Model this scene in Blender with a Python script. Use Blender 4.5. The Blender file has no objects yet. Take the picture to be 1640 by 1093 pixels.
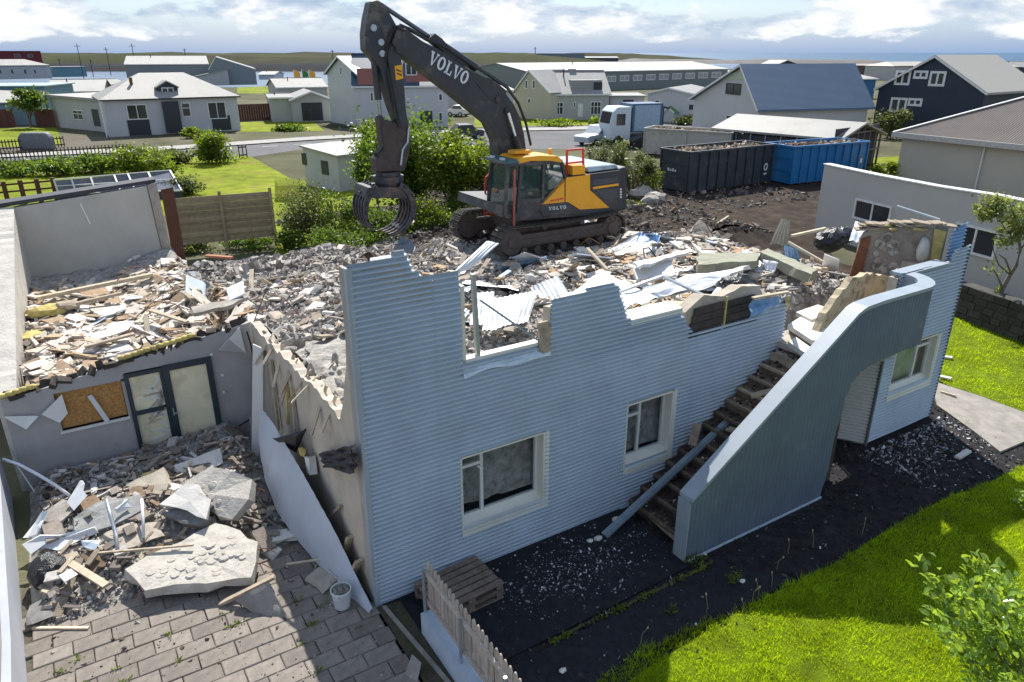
import bpy, bmesh, math, random
from mathutils import Vector, Matrix, noise
from math import radians, sin, cos, pi, atan2, sqrt
R = random.Random(7)
sc = bpy.context.scene
C = sc.collection

# ---------------------------------------------------------------- camera, light, sky
F, H = 1150.0, 8.1
TH = math.atan(462 / F)
cam = bpy.data.cameras.new('camera'); camo = bpy.data.objects.new('camera', cam); C.objects.link(camo)
camo.location = (0, 0, H); camo.rotation_euler = (pi / 2 - TH, 0, 0)
cam.sensor_width = 36; cam.lens = 36 * F / 1640; cam.clip_end = 30000; cam.clip_start = .1
sc.camera = camo
SUN = Vector((-.078, .918, 1.0)).normalized()
sl = bpy.data.lights.new('sun', 'SUN'); sl.energy = 4.7; sl.angle = radians(.55); sl.color = (1, .955, .88)
so = bpy.data.objects.new('sun', sl); C.objects.link(so); so.rotation_euler = SUN.to_track_quat('Z', 'Y').to_euler(); so.location = (0, 0, 40)
sc.view_settings.view_transform = 'Standard'; sc.view_settings.look = 'None'
sc.view_settings.gamma = 1; sc.view_settings.use_curve_mapping = False; sc.view_settings.exposure = .68
sc.render.engine = 'CYCLES'
W = bpy.data.worlds.new('World'); sc.world = W; W.use_nodes = True
def world():
    nt = W.node_tree; N = nt.nodes; L = nt.links; N.clear()
    out = N.new('ShaderNodeOutputWorld'); bg = N.new('ShaderNodeBackground'); L.new(bg.outputs[0], out.inputs[0])
    sky = N.new('ShaderNodeTexSky'); sky.sky_type = 'NISHITA'; sky.sun_disc = False
    sky.sun_elevation = radians(47); sky.sun_rotation = radians(-5); sky.altitude = 20; sky.air_density = 1; sky.dust_density = .6; sky.ozone_density = 2.5
    tc = N.new('ShaderNodeTexCoord'); 
    def noise_n(scale, sxyz, det, rough, off):
        mp = N.new('ShaderNodeMapping'); mp.inputs['Scale'].default_value = sxyz; mp.inputs['Location'].default_value = off
        L.new(tc.outputs['Generated'], mp.inputs[0])
        n = N.new('ShaderNodeTexNoise'); n.inputs['Scale'].default_value = scale; n.inputs['Detail'].default_value = det; n.inputs['Roughness'].default_value = rough
        n.inputs['Distortion'].default_value = .15
        L.new(mp.outputs[0], n.inputs[0]); return n.outputs[0]
    def mth(op, a, b, c=None):
        m = N.new('ShaderNodeMath'); m.operation = op
        for i, x in enumerate((a, b, c)):
            if x is None: continue
            if isinstance(x, (int, float)): m.inputs[i].default_value = x
            else: L.new(x, m.inputs[i])
        return m.outputs[0]
    def ramp(v, pts):
        r = N.new('ShaderNodeValToRGB'); e = r.color_ramp.elements
        while len(e) < len(pts): e.new(.5)
        for q, (p, c_) in zip(e, pts): q.position = p; q.color = (*c_, 1)
        L.new(v, r.inputs[0]); return r.outputs[0]
    sep = N.new('ShaderNodeSeparateXYZ'); L.new(tc.outputs['Generated'], sep.inputs[0])
    big = noise_n(2.6, (1, 1, 6), 3, .5, (3.1, 1.2, .3)); mid = noise_n(9.5, (1, 1, 2.9), 10, .6, (.4, 2.2, 1.0))
    m = mth('ADD', mth('MULTIPLY', big, .6), mth('MULTIPLY', mid, .62))
    # the belt of cumulus ends a degree above the sea, lower towards the west
    belt = N.new('ShaderNodeMapRange'); L.new(mth('ADD', sep.outputs[2], mth('MULTIPLY', sep.outputs[0], -.022)), belt.inputs[0])
    belt.inputs[1].default_value = -.004; belt.inputs[2].default_value = .028; belt.inputs[3].default_value = -.10; belt.inputs[4].default_value = .10
    hi = N.new('ShaderNodeMapRange'); L.new(sep.outputs[2], hi.inputs[0]); hi.inputs[1].default_value = .07; hi.inputs[2].default_value = .5; hi.inputs[3].default_value = 0; hi.inputs[4].default_value = -.1
    m = mth('ADD', mth('ADD', m, belt.outputs[0]), hi.outputs[0])
    mask = ramp(m, [(.615, (0, 0, 0)), (.65, (.75, .75, .75)), (.70, (1, 1, 1))])
    shade = noise_n(9.5, (1, 1, 2.9), 10, .6, (.4, 2.2, 1.03))
    ccol = ramp(shade, [(.36, (3.2, 4.1, 5.3)), (.47, (4.9, 5.5, 6.2)), (.55, (7.2, 7.3, 7.4))])
    mx = N.new('ShaderNodeMix'); mx.data_type = 'RGBA'; L.new(mask, mx.inputs[0])
    # thin haze layer of pale blue low down
    hz = N.new('ShaderNodeMapRange'); L.new(sep.outputs[2], hz.inputs[0]); hz.inputs[1].default_value = 0; hz.inputs[2].default_value = .05; hz.inputs[3].default_value = .75; hz.inputs[4].default_value = .35
    mh = N.new('ShaderNodeMix'); mh.data_type = 'RGBA'; L.new(hz.outputs[0], mh.inputs[0])
    L.new(sky.outputs[0], mh.inputs[6]); mh.inputs[7].default_value = (.85, 2.35, 5.2, 1)
    L.new(mh.outputs[2], mx.inputs[6]); L.new(ccol, mx.inputs[7]); L.new(mx.outputs[2], bg.inputs[0]); bg.inputs[1].default_value = .09
world()

# ---------------------------------------------------------------- measuring: a pixel of the 1640 px photograph to a place
CT, ST = cos(TH), sin(TH)
def ray(px, py):
    y = -(py - 546.5) / F
    return Vector(((px - 820) / F, CT + y * ST, -ST + y * CT))
CAM = Vector((0, 0, H))
def gz(px, py, z=0.):
    r = ray(px, py); return CAM + r * ((z - H) / r.z)
AZ = radians(58); RZ = pi / 2 - AZ
U = Vector((sin(AZ), cos(AZ), 0)); V = Vector((-cos(AZ), sin(AZ), 0)); C0 = gz(604, 972)
def w(u, v, z=0.): return C0 + U * u + V * v + Vector((0, 0, z))
def uvz(p): d = p - C0; return Vector((d.dot(U), d.dot(V), p.z))
def g(px, py, z=0.): return uvz(gz(px, py, z))
def wv(px, py, v=0.):
    r = ray(px, py); return uvz(CAM + r * (((C0 - CAM).dot(V) + v) / r.dot(V)))
def wu(px, py, u=0.):
    r = ray(px, py); return uvz(CAM + r * (((C0 - CAM).dot(U) + u) / r.dot(U)))
def onplane(px, py, P, n):
    r = ray(px, py); return CAM + r * ((P - CAM).dot(n) / r.dot(n))
def zt(P, py):
    y = (py - 546.5) / F; return H - P.y * (ST + y * CT) / (CT - y * ST)
def at(px, py, Y):
    r = ray(px, py); return CAM + r * (Y / r.y)

# ---------------------------------------------------------------- materials
MATS = {}
def mat(name, col, rough=.8, var=.18, scale=6., bump=.0, bscale=60., metal=0., rnd=0., spec=.5, dirt=None, dscale=1.5, dthr=.55, vcol=False, wave=None, coord='Object', big=0.):
    if name in MATS: return MATS[name]
    m = bpy.data.materials.new(name); MATS[name] = m; m.use_nodes = True
    nt = m.node_tree; N = nt.nodes; L = nt.links; b = N['Principled BSDF']
    b.inputs['Roughness'].default_value = rough; b.inputs['Metallic'].default_value = metal; b.inputs['Specular IOR Level'].default_value = spec
    tc = N.new('ShaderNodeTexCoord').outputs[coord]
    def nz(s, d=5, r=.6):
        n = N.new('ShaderNodeTexNoise'); n.inputs['Scale'].default_value = s; n.inputs['Detail'].default_value = d; n.inputs['Roughness'].default_value = r
        L.new(tc, n.inputs[0]); return n.outputs[0]
    def rng(v, a, b_, c_, d):
        r = N.new('ShaderNodeMapRange'); L.new(v, r.inputs[0])
        for i, x in enumerate((a, b_, c_, d)): r.inputs[i + 1].default_value = x
        return r.outputs[0]
    def mulc(ca, f):
        vm = N.new('ShaderNodeVectorMath'); vm.operation = 'SCALE'; L.new(ca, vm.inputs[0]); L.new(f, vm.inputs['Scale']); return vm.outputs[0]
    rgb = N.new('ShaderNodeRGB'); rgb.outputs[0].default_value = (*col, 1); cur = rgb.outputs[0]
    if var: cur = mulc(cur, rng(nz(scale), .3, .7, 1 - var, 1 + var))
    if big: cur = mulc(cur, rng(nz(scale * .13, 3), .35, .65, 1 - big, 1 + big))
    if rnd:
        oi = N.new('ShaderNodeObjectInfo'); cur = mulc(cur, rng(oi.outputs['Random'], 0, 1, 1 - rnd, 1 + rnd))
    if vcol:
        at_ = N.new('ShaderNodeAttribute'); at_.attribute_name = 'tint'
        vm = N.new('ShaderNodeVectorMath'); vm.operation = 'MULTIPLY'; L.new(cur, vm.inputs[0]); L.new(at_.outputs['Color'], vm.inputs[1]); cur = vm.outputs[0]
    if dirt:
        mx = N.new('ShaderNodeMix'); mx.data_type = 'RGBA'; L.new(rng(nz(dscale, 8, .7), dthr, dthr + .12, 0, .85), mx.inputs[0])
        L.new(cur, mx.inputs[6]); mx.inputs[7].default_value = (*dirt, 1); cur = mx.outputs[2]
    L.new(cur, b.inputs['Base Color'])
    h = None
    if wave:
        wn = N.new('ShaderNodeTexWave'); wn.bands_direction = wave[0]; wn.inputs['Scale'].default_value = wave[1]; L.new(tc, wn.inputs[0]); h = wn.outputs[0]; st, di = .6, .03
    if bump:
        h2 = nz(bscale, 6, .65)
        bn = N.new('ShaderNodeBump'); bn.inputs['Strength'].default_value = min(1, bump); bn.inputs['Distance'].default_value = .6 / bscale + .004; L.new(h2, bn.inputs['Height']); last = bn
        if h:
            b2 = N.new('ShaderNodeBump'); b2.inputs['Strength'].default_value = st; b2.inputs['Distance'].default_value = di; L.new(h, b2.inputs['Height']); L.new(bn.outputs[0], b2.inputs['Normal']); last = b2
        L.new(last.outputs[0], b.inputs['Normal'])
    elif h:
        b2 = N.new('ShaderNodeBump'); b2.inputs['Strength'].default_value = st; b2.inputs['Distance'].default_value = di; L.new(h, b2.inputs['Height']); L.new(b2.outputs[0], b.inputs['Normal'])
    return m
def leafmat(name, col, tcol, rough=.45, mixf=.45, var=.35, spec=.4):
    if name in MATS: return MATS[name]
    m = bpy.data.materials.new(name); MATS[name] = m; m.use_nodes = True
    nt = m.node_tree; N = nt.nodes; L = nt.links; b = N['Principled BSDF']; out = N['Material Output']
    b.inputs['Roughness'].default_value = rough; b.inputs['Specular IOR Level'].default_value = spec
    g_ = N.new('ShaderNodeNewGeometry')
    r = N.new('ShaderNodeMapRange'); L.new(g_.outputs['Random Per Island'], r.inputs[0]); r.inputs[3].default_value = 1 - var; r.inputs[4].default_value = 1 + var
    tc = N.new('ShaderNodeTexCoord'); n = N.new('ShaderNodeTexNoise'); n.inputs['Scale'].default_value = .9; n.inputs['Detail'].default_value = 4; L.new(tc.outputs['Object'], n.inputs[0])
    r2 = N.new('ShaderNodeMapRange'); L.new(n.outputs[0], r2.inputs[0]); r2.inputs[1].default_value = .3; r2.inputs[2].default_value = .7; r2.inputs[3].default_value = .7; r2.inputs[4].default_value = 1.3
    mm = N.new('ShaderNodeMath'); mm.operation = 'MULTIPLY'; L.new(r.outputs[0], mm.inputs[0]); L.new(r2.outputs[0], mm.inputs[1])
    def sc_(c):
        rg = N.new('ShaderNodeRGB'); rg.outputs[0].default_value = (*c, 1)
        v = N.new('ShaderNodeVectorMath'); v.operation = 'SCALE'; L.new(rg.outputs[0], v.inputs[0]); L.new(mm.outputs[0], v.inputs['Scale']); return v.outputs[0]
    L.new(sc_(col), b.inputs['Base Color'])
    t = N.new('ShaderNodeBsdfTranslucent'); L.new(sc_(tcol), t.inputs[0])
    mx = N.new('ShaderNodeMixShader'); mx.inputs[0].default_value = mixf; L.new(b.outputs[0], mx.inputs[1]); L.new(t.outputs[0], mx.inputs[2]); L.new(mx.outputs[0], out.inputs[0])
    return m
def glassmat(name, col=(.02, .03, .035), rough=.04, alpha=1.):
    if name in MATS: return MATS[name]
    m = mat(name, col, rough=rough, var=0, spec=.8)
    if alpha < 1:
        nt = m.node_tree; N = nt.nodes; L = nt.links; b = N['Principled BSDF']; out = N['Material Output']
        tr = N.new('ShaderNodeBsdfTransparent'); tr.inputs[0].default_value = (.95, .97, .98, 1); mx = N.new('ShaderNodeMixShader'); mx.inputs[0].default_value = alpha
        L.new(tr.outputs[0], mx.inputs[1]); L.new(b.outputs[0], mx.inputs[2]); L.new(mx.outputs[0], out.inputs[0])
    return m

# ---------------------------------------------------------------- mesh building and tagging
OFF = {}
def root_of(o):
    while o.parent: o = o.parent
    return o
class MB:
    def __init__(s): s.v = []; s.f = []; s.t = []; s.cur = None
    def add(s, vs, fs):
        n = len(s.v); s.v += [tuple(p) for p in vs]; s.f += [tuple(i + n for i in q) for q in fs]
        if s.cur is not None: s.t += [s.cur] * len(fs)
        return s
    def quad(s, *p): return s.add(p, [tuple(range(len(p)))])
    def box(s, x0, y0, z0, x1, y1, z1):
        return s.add([(x0, y0, z0), (x1, y0, z0), (x1, y1, z0), (x0, y1, z0), (x0, y0, z1), (x1, y0, z1), (x1, y1, z1), (x0, y1, z1)],
                     [(3, 2, 1, 0), (4, 5, 6, 7), (0, 1, 5, 4), (1, 2, 6, 5), (2, 3, 7, 6), (3, 0, 4, 7)])
    def cbox(s, c, a, b, d):
        c, a, b, d = map(Vector, (c, a, b, d))
        vs = [c + a * i + b * j + d * k for k in (-1, 1) for i, j in ((-1, -1), (1, -1), (1, 1), (-1, 1))]
        return s.add(vs, [(3, 2, 1, 0), (4, 5, 6, 7), (0, 1, 5, 4), (1, 2, 6, 5), (2, 3, 7, 6), (3, 0, 4, 7)])
    def bar(s, p0, p1, wd, ht, up=(0, 0, 1), roll=0):
        p0, p1 = Vector(p0), Vector(p1); d = (p1 - p0); l = d.length; d.normalize(); up = Vector(up)
        if abs(d.dot(up)) > .98: up = Vector((1, 0, 0)) if abs(d.x) < .9 else Vector((0, 1, 0))
        sd = d.cross(up).normalized(); u2 = sd.cross(d).normalized()
        if roll: q = Matrix.Rotation(roll, 3, d); sd = q @ sd; u2 = q @ u2
        return s.cbox((p0 + p1) / 2, d * l / 2, sd * wd / 2, u2 * ht / 2)
    def prism(s, poly, vec):
        n = len(poly); vec = Vector(vec); a = [Vector(p) for p in poly]; b = [p + vec for p in a]
        return s.add(a + b, [tuple(range(n))[::-1], tuple(range(n, 2 * n))] + [(i, (i + 1) % n, n + (i + 1) % n, n + i) for i in range(n)])
    def tube(s, path, r, n=6, cap=True):
        path = [Vector(p) for p in path]; base = len(s.v); vs = []; fs = []
        rs = r if isinstance(r, (list, tuple)) else [r] * len(path); up = Vector((0, 0, 1))
        for i, p in enumerate(path):
            d = (path[min(i + 1, len(path) - 1)] - path[max(i - 1, 0)]).normalized()
            a = d.cross(up)
            if a.length < .05: a = d.cross(Vector((0, 1, 0)))
            a.normalize(); b = a.cross(d)
            for k in range(n): t = 2 * pi * k / n; vs.append(p + (a * cos(t) + b * sin(t)) * rs[i])
        for i in range(len(path) - 1):
            for k in range(n): k2 = (k + 1) % n; fs.append((i * n + k, i * n + k2, (i + 1) * n + k2, (i + 1) * n + k))
        if cap: fs.append(tuple(range(n))[::-1]); m = (len(path) - 1) * n; fs.append(tuple(range(m, m + n)))
        return s.add(vs, fs)
    def cyl(s, p0, p1, r, n=16): return s.tube([p0, p1], r, n)
    def blob(s, c, r, seed=0, sub=1, jag=.25, sq=(1, 1, 1), rot=None):
        bm = bmesh.new(); bmesh.ops.create_icosphere(bm, subdivisions=sub, radius=1)
        rr = random.Random(seed); vs = []
        for v in bm.verts:
            k = 1 + rr.uniform(-jag, jag); p = Vector((v.co.x * sq[0], v.co.y * sq[1], v.co.z * sq[2])) * r * k
            if rot: p = rot @ p
            vs.append(Vector(c) + p)
        s.add(vs, [tuple(x.index for x in f.verts) for f in bm.faces]); bm.free(); return s
    def chunk(s, c, sx, sy, sz, rr, jit=.3):
        e = Matrix.Rotation(rr.uniform(0, 6.28), 3, Vector((rr.gauss(0, 1), rr.gauss(0, 1), rr.gauss(0, 1))).normalized())
        vs = [Vector(c) + e @ Vector((sx * i * (1 + rr.uniform(-jit, jit)), sy * j * (1 + rr.uniform(-jit, jit)), sz * k * (1 + rr.uniform(-jit, jit))))
              for k in (-.5, .5) for i, j in ((-.5, -.5), (.5, -.5), (.5, .5), (-.5, .5))]
        return s.add(vs, [(3, 2, 1, 0), (4, 5, 6, 7), (0, 1, 5, 4), (1, 2, 6, 5), (2, 3, 7, 6), (3, 0, 4, 7)])
    def mesh(s, name, m=None, smooth=False, off=(0, 0, 0), merge=False):
        me = bpy.data.meshes.new(name); ox, oy, oz = off
        me.from_pydata([(x - ox, y - oy, z - oz) for x, y, z in s.v], [], s.f)
        if s.t:
            a = me.color_attributes.new('tint', 'FLOAT_COLOR', 'CORNER'); buf = []
            for q, t in zip(s.f, s.t): buf += (list(t) + [1.]) * len(q)
            a.data.foreach_set('color', buf)
        if merge:
            bm = bmesh.new(); bm.from_mesh(me); bmesh.ops.remove_doubles(bm, verts=bm.verts, dist=.0006); bm.to_mesh(me); bm.free()
        if smooth: me.polygons.foreach_set('use_smooth', [True] * len(me.polygons))
        if m: me.materials.append(m)
        me.update(); return me
    def build(s, name, m, parent=None, smooth=False, merge=False, bevel=0, kind=None):
        off = OFF.get(root_of(parent).name, (0, 0, 0)) if parent else (0, 0, 0)
        o = bpy.data.objects.new(name, s.mesh(name, m, smooth, off, merge)); C.objects.link(o)
        if parent: o.parent = parent
        if bevel: bv = o.modifiers.new('b', 'BEVEL'); bv.width = bevel; bv.segments = 2; bv.limit_method = 'ANGLE'
        if kind: o['kind'] = kind
        return o
def tag(o, label=None, cat=None, group=None, kind=None):
    if label: o['label'] = label
    if cat: o['category'] = cat
    if group: o['group'] = group
    if kind: o['kind'] = kind
    return o
def thing(name, label, cat, uv=None, loc=None, rz=0., group=None):
    o = bpy.data.objects.new(name, None); C.objects.link(o); o.empty_display_size = .2
    if uv is not None:
        o.location = w(*uv); o.rotation_euler = (0, 0, RZ); OFF[o.name] = tuple(uv)
    else:
        o.location = loc or (0, 0, 0); o.rotation_euler = (0, 0, rz); OFF[o.name] = (0, 0, 0)
    return tag(o, label, cat, group)
def solo(name, label, cat, mb, m, group=None, uv=True, smooth=False, kind=None, bevel=0, merge=False):
    n = len(mb.v); c = [sum(p[i] for p in mb.v) / n for i in (0, 1)] + [min(p[2] for p in mb.v)]
    o = bpy.data.objects.new(name, mb.mesh(name, m, smooth, c, merge)); C.objects.link(o)
    if uv: o.location = w(*c); o.rotation_euler = (0, 0, RZ)
    else: o.location = c
    if bevel: bv = o.modifiers.new('b', 'BEVEL'); bv.width = bevel; bv.segments = 2; bv.limit_method = 'ANGLE'
    return tag(o, label, cat, group, kind)
def struct(name, mb, m, smooth=False, uv=True, merge=False): return solo(name, None, None, mb, m, uv=uv, smooth=smooth, kind='structure', merge=merge)
def fbm(x, y, o=4, s=1., seed=0.):
    t = 0; a = 1; n = 0
    for i in range(o): t += a * noise.noise(Vector((x * s, y * s, seed + i * 7.3))); n += a; a *= .5; s *= 2.1
    return t / n

# ================================================================ colours
m_clad = mat('painted_cladding', (.41, .49, .565), rough=.42, var=.10, scale=1.2, rnd=0, dirt=(.30, .31, .31), dscale=1.3, dthr=.62, bump=.04, bscale=30, big=.06)
m_clad2 = mat('loose_sheet_paint', (.66, .69, .72), rough=.4, var=.08, scale=3, rnd=.1, dirt=(.3, .27, .23), dscale=2, dthr=.6)
m_sheetblue = mat('blue_sheet', (.17, .33, .55), rough=.4, var=.15, scale=2, rnd=.15, dirt=(.4, .42, .44), dscale=3, dthr=.6)
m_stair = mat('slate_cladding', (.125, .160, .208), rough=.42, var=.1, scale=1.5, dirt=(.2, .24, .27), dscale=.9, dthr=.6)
m_cap = mat('pale_metal_cap', (.29, .34, .39), rough=.42, var=.1, scale=2, dirt=(.3, .32, .33), dscale=2, dthr=.6)
m_trim = mat('corner_trim', (.33, .38, .43), rough=.45, var=.08, scale=2)
m_cream = mat('cream_paint', (.70, .69, .60), rough=.6, var=.06, scale=3, dirt=(.4, .4, .34), dscale=5, dthr=.62)
m_plaster = mat('old_plaster', (.42, .37, .30), rough=.95, var=.15, scale=2.5, bump=.35, bscale=18, dirt=(.2, .18, .16), dscale=1.6, dthr=.58)
m_beige = mat('beige_plaster', (.46, .45, .41), rough=.9, var=.07, scale=1.5, bump=.15, bscale=25, dirt=(.34, .33, .3), dscale=1.2, dthr=.62)
m_conc = mat('broken_concrete', (.36, .33, .29), rough=.95, var=.25, scale=5, bump=.6, bscale=22, rnd=.28, dirt=(.5, .48, .44), dscale=3, dthr=.56)
m_concd = mat('grey_concrete', (.22, .22, .215), rough=.95, var=.25, scale=5, bump=.6, bscale=22, rnd=.25)
m_white = mat('white_plaster', (.62, .60, .56), rough=.85, var=.12, scale=4, bump=.3, bscale=20, rnd=.15, dirt=(.35, .31, .26), dscale=3, dthr=.6)
m_wood = mat('weathered_wood', (.33, .27, .20), rough=.85, var=.3, scale=7, bump=.4, bscale=50, rnd=.35)
m_woodp = mat('pale_wood', (.52, .44, .32), rough=.8, var=.2, scale=7, bump=.3, bscale=50, rnd=.25)
m_woodd = mat('dark_rotten_wood', (.05, .04, .033), rough=.9, var=.35, scale=6, bump=.6, bscale=30, rnd=.25, dirt=(.17, .13, .09), dscale=3, dthr=.6)
m_osb = mat('strand_board', (.42, .22, .07), rough=.8, var=.4, scale=22, bump=.2, bscale=60)
m_foam = mat('yellow_insulation', (.55, .45, .16), rough=.95, var=.25, scale=8, bump=.6, bscale=30, rnd=.15)
m_black = mat('black_plastic', (.012, .013, .016), rough=.3, var=.3, scale=4, bump=.6, bscale=9)
m_brightin = mat('brightened_room_wall', (.8, .78, .75), rough=.9, var=.04, scale=2)  # near-white colour makes up for daylight missing in the closed rooms
m_flint = mat('interior_floor', (.62, .6, .56), rough=.9, var=.3, scale=3, bump=.3, bscale=20)
m_pane = glassmat('window_glass', (.03, .04, .045), .05, .07)
m_farglass = glassmat('far_window_glass', (.03, .038, .045), .12)
m_frame = mat('window_frame_white', (.68, .68, .66), rough=.5, var=.05, scale=4)
m_darkframe = mat('dark_green_frame', (.022, .04, .05), rough=.45, var=.15, scale=4)
m_galv = mat('galvanised_steel', (.42, .46, .5), rough=.35, var=.12, scale=8, metal=.55)
m_pipe = mat('white_pipe', (.68, .69, .70), rough=.45, var=.06, rnd=.12)
m_rust = mat('rust', (.17, .07, .035), rough=.9, var=.3, scale=8)
m_soil = mat('black_soil', (.026, .025, .028), spec=.12, rough=.82, var=.5, scale=5, bump=.9, bscale=16, dirt=(.05, .045, .04), dscale=2, dthr=.55)
m_asph = mat('wet_asphalt', (.015, .017, .022), spec=.25, rough=.7, var=.4, scale=9, bump=.6, bscale=90, dirt=(.026, .026, .028), dscale=1.3, dthr=.56)
m_yard = mat('yard_soil', (.050, .037, .028), spec=.12, rough=.95, var=.5, scale=1.4, bump=.9, bscale=9, dirt=(.03, .025, .022), dscale=.5, dthr=.5, big=.2)
m_rubg = mat('rubble_dust', (.36, .34, .31), spec=.12, rough=.95, var=.45, scale=7, bump=1, bscale=18, dirt=(.14, .13, .12), dscale=1.8, dthr=.54)
m_rubs = mat('rubble_stones', (.37, .35, .33), spec=.12, rough=.92, var=.2, scale=9, bump=.4, bscale=40, vcol=True)
m_lawn = mat('lawn_soil', (.11, .155, .004), spec=.12, rough=.9, var=.4, scale=3, bump=.7, bscale=30, big=.2)
m_farlawn = mat('far_lawn', (.17, .21, .006), spec=.12, rough=.9, var=.3, scale=1.2, bump=.7, bscale=14, dirt=(.22, .19, .04), dscale=.35, dthr=.52, big=.25)
m_land = mat('town_ground', (.10, .10, .055), spec=.12, rough=.95, var=.45, scale=.12, bump=.5, bscale=4, dirt=(.15, .13, .11), dscale=.03, dthr=.5)
m_road = mat('road_asphalt', (.13, .13, .135), spec=.12, rough=.85, var=.12, scale=1.5, bump=.2, bscale=60, big=.1)
m_pave = mat('pavement_concrete', (.36, .35, .33), spec=.12, rough=.9, var=.15, scale=2, bump=.3, bscale=40)
m_path = mat('path_concrete', (.27, .25, .225), rough=.9, var=.25, scale=3, bump=.5, bscale=40, dirt=(.14, .14, .09), dscale=1.3, dthr=.56)
m_paver = mat('concrete_paver', (.20, .175, .15), rough=.9, var=.2, scale=9, bump=.4, bscale=70, rnd=.2, dirt=(.12, .11, .1), dscale=5, dthr=.6)
m_joint = mat('paver_bed', (.085, .075, .055), rough=.95, var=.4, scale=14, bump=.6, bscale=40, dirt=(.06, .075, .02), dscale=1.2, dthr=.56)
m_kerbw = mat('painted_plinth', (.46, .53, .62), rough=.6, var=.12, scale=3, dirt=(.3, .33, .38), dscale=3, dthr=.6)
m_sea = mat('sea_water', (.02, .085, .17), rough=.55, var=.35, scale=.02, bump=.6, bscale=.25, spec=.2, dirt=(.05, .13, .22), dscale=.006, dthr=.5)
m_harb = mat('harbour_water', (.05, .11, .19), rough=.2, var=.2, scale=.05, bump=.4, bscale=1.2)

# ================================================================ ground sheets
def sheet(name, pts, m, z, px=True, kind='structure', step=None):
    P = [gz(a, b, z) if px else Vector((a, b, z)) for a, b in pts]
    b = MB(); b.quad(*[tuple(p) for p in P])
    return solo(name, None, None, b, m, uv=False, kind=kind)
b = MB()
coast = [(-3500, 300), (-220, 205), (-60, 190), (-38, 250), (25, 270), (40, 400), (150, 430), (500, 470), (3500, 500)]
ring = [(x, y, 0) for x, y in coast] + [(3500, -60, 0), (-3500, -60, 0)]
b.quad(*ring[::-1])
for i in range(len(coast) - 1):
    (xa, ya), (xb, yb) = coast[i], coast[i + 1]; b.quad((xa, ya, 0), (xb, yb, 0), (xb, yb, -4), (xa, ya, -4))
struct('ground', b, m_land, uv=False)
b = MB(); b.quad((-20000, 150, -2.2), (20000, 150, -2.2), (20000, 25000, -2.2), (-20000, 25000, -2.2)); struct('sea', b, m_sea, uv=False)
b = MB(); b.quad((-900, 186, -2.1), (30, 186, -2.1), (30, 470, -2.1), (-900, 470, -2.1)); struct('harbour_water', b, m_harb, uv=False)
# headland beyond the harbour
m_head = mat('headland_grass', (.030, .036, .010), spec=.12, rough=.95, var=.45, scale=.016, bump=.5, bscale=.5, dirt=(.028, .020, .012), dscale=.01, dthr=.48, big=.3)
def headland(name, x0, x1, y0, y1, ht, nx, ny, seed, m):
    b = MB(); vs = []
    for j in range(ny + 1):
        for i in range(nx + 1):
            x = x0 + (x1 - x0) * i / nx; y = y0 + (y1 - y0) * j / ny; e = min(1, i / 3, (nx - i) / 6); q = min(1, j / 2, (ny - j) / 2)
            vs.append((x + 12 * fbm(x, y, 3, .01, seed), y, -2.6 + (ht + 2.5) * e * q * (.8 + .5 * fbm(x, y, 4, .012, seed))))
    fs = [(j * (nx + 1) + i, j * (nx + 1) + i + 1, (j + 1) * (nx + 1) + i + 1, (j + 1) * (nx + 1) + i) for j in range(ny) for i in range(nx)]
    b.add(vs, fs); return struct(name, b, m, smooth=True, uv=False)
headland('headland', -1500, 120, 480, 1100, 8.6, 90, 22, 1., m_head)
headland('headland', -900, 330, 1100, 1500, 8.2, 60, 10, 4., m_head)
headland('breakwater', 100, 420, 760, 840, 3.2, 40, 6, 2., mat('breakwater_rock', (.06, .06, .06), var=.4, scale=.1))
m_lava = mat('lava_shore', (.014, .017, .022), spec=.12, rough=.95, var=.5, scale=.03, bump=.5, bscale=.4)
headland('lava_shore', -420, 150, 440, 520, 2.4, 60, 8, 3., m_lava)
for i in range(5):     # surf lines off the west shore
    x = 95 + R.uniform(0, 260); y = 560 + i * 40; b = MB(); pts = []
    n = 14; L_ = R.uniform(60, 190)
    for k in range(n + 1): pts.append((x + L_ * k / n, y + 10 * fbm(k, i, 2, .4) + 2.2 * (1 - abs(2 * k / n - 1)), -2.13))
    for k in range(n, -1, -1): pts.append((x + L_ * k / n, y + 10 * fbm(k, i, 2, .4) - 2.2 * (1 - abs(2 * k / n - 1)), -2.13))
    b.quad(*pts); struct('surf', b, mat('sea_foam', (.75, .78, .8), var=.1), uv=False)

# streets and plots
def groundpoly(name, pts, m, z): return sheet(name, pts, m, z)
groundpoly('road', [(-200, 262), (0, 252), (240, 243), (470, 220), (700, 206), (960, 205), (985, 222), (985, 240), (760, 238), (640, 232), (480, 240), (400, 252), (200, 262), (-200, 290)][::-1], m_road, .010)
groundpoly('side_street', [(780, 200), (960, 199), (1300, 196), (1300, 204), (1000, 212), (780, 212)][::-1], m_road, .006)
groundpoly('pavement', [(-200, 256), (0, 246), (240, 236), (500, 219), (700, 209), (800, 206), (960, 202), (960, 207), (800, 210), (700, 213), (500, 224), (240, 242), (0, 252), (-200, 262)][::-1], m_pave, .10)
b = MB()
for a, c in (((470, 232), (500, 230)), ((420, 235.5), (445, 234)), ((520, 228), (548, 227))):
    p, q = gz(*a), gz(*c); n = Vector((0, .07, 0)); b.quad(tuple(p - n + Vector((0, 0, .018))), tuple(q - n + Vector((0, 0, .018))), tuple(q + n + Vector((0, 0, .018))), tuple(p + n + Vector((0, 0, .018))))
struct('road_marking', b, m_frame, uv=False)
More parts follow.
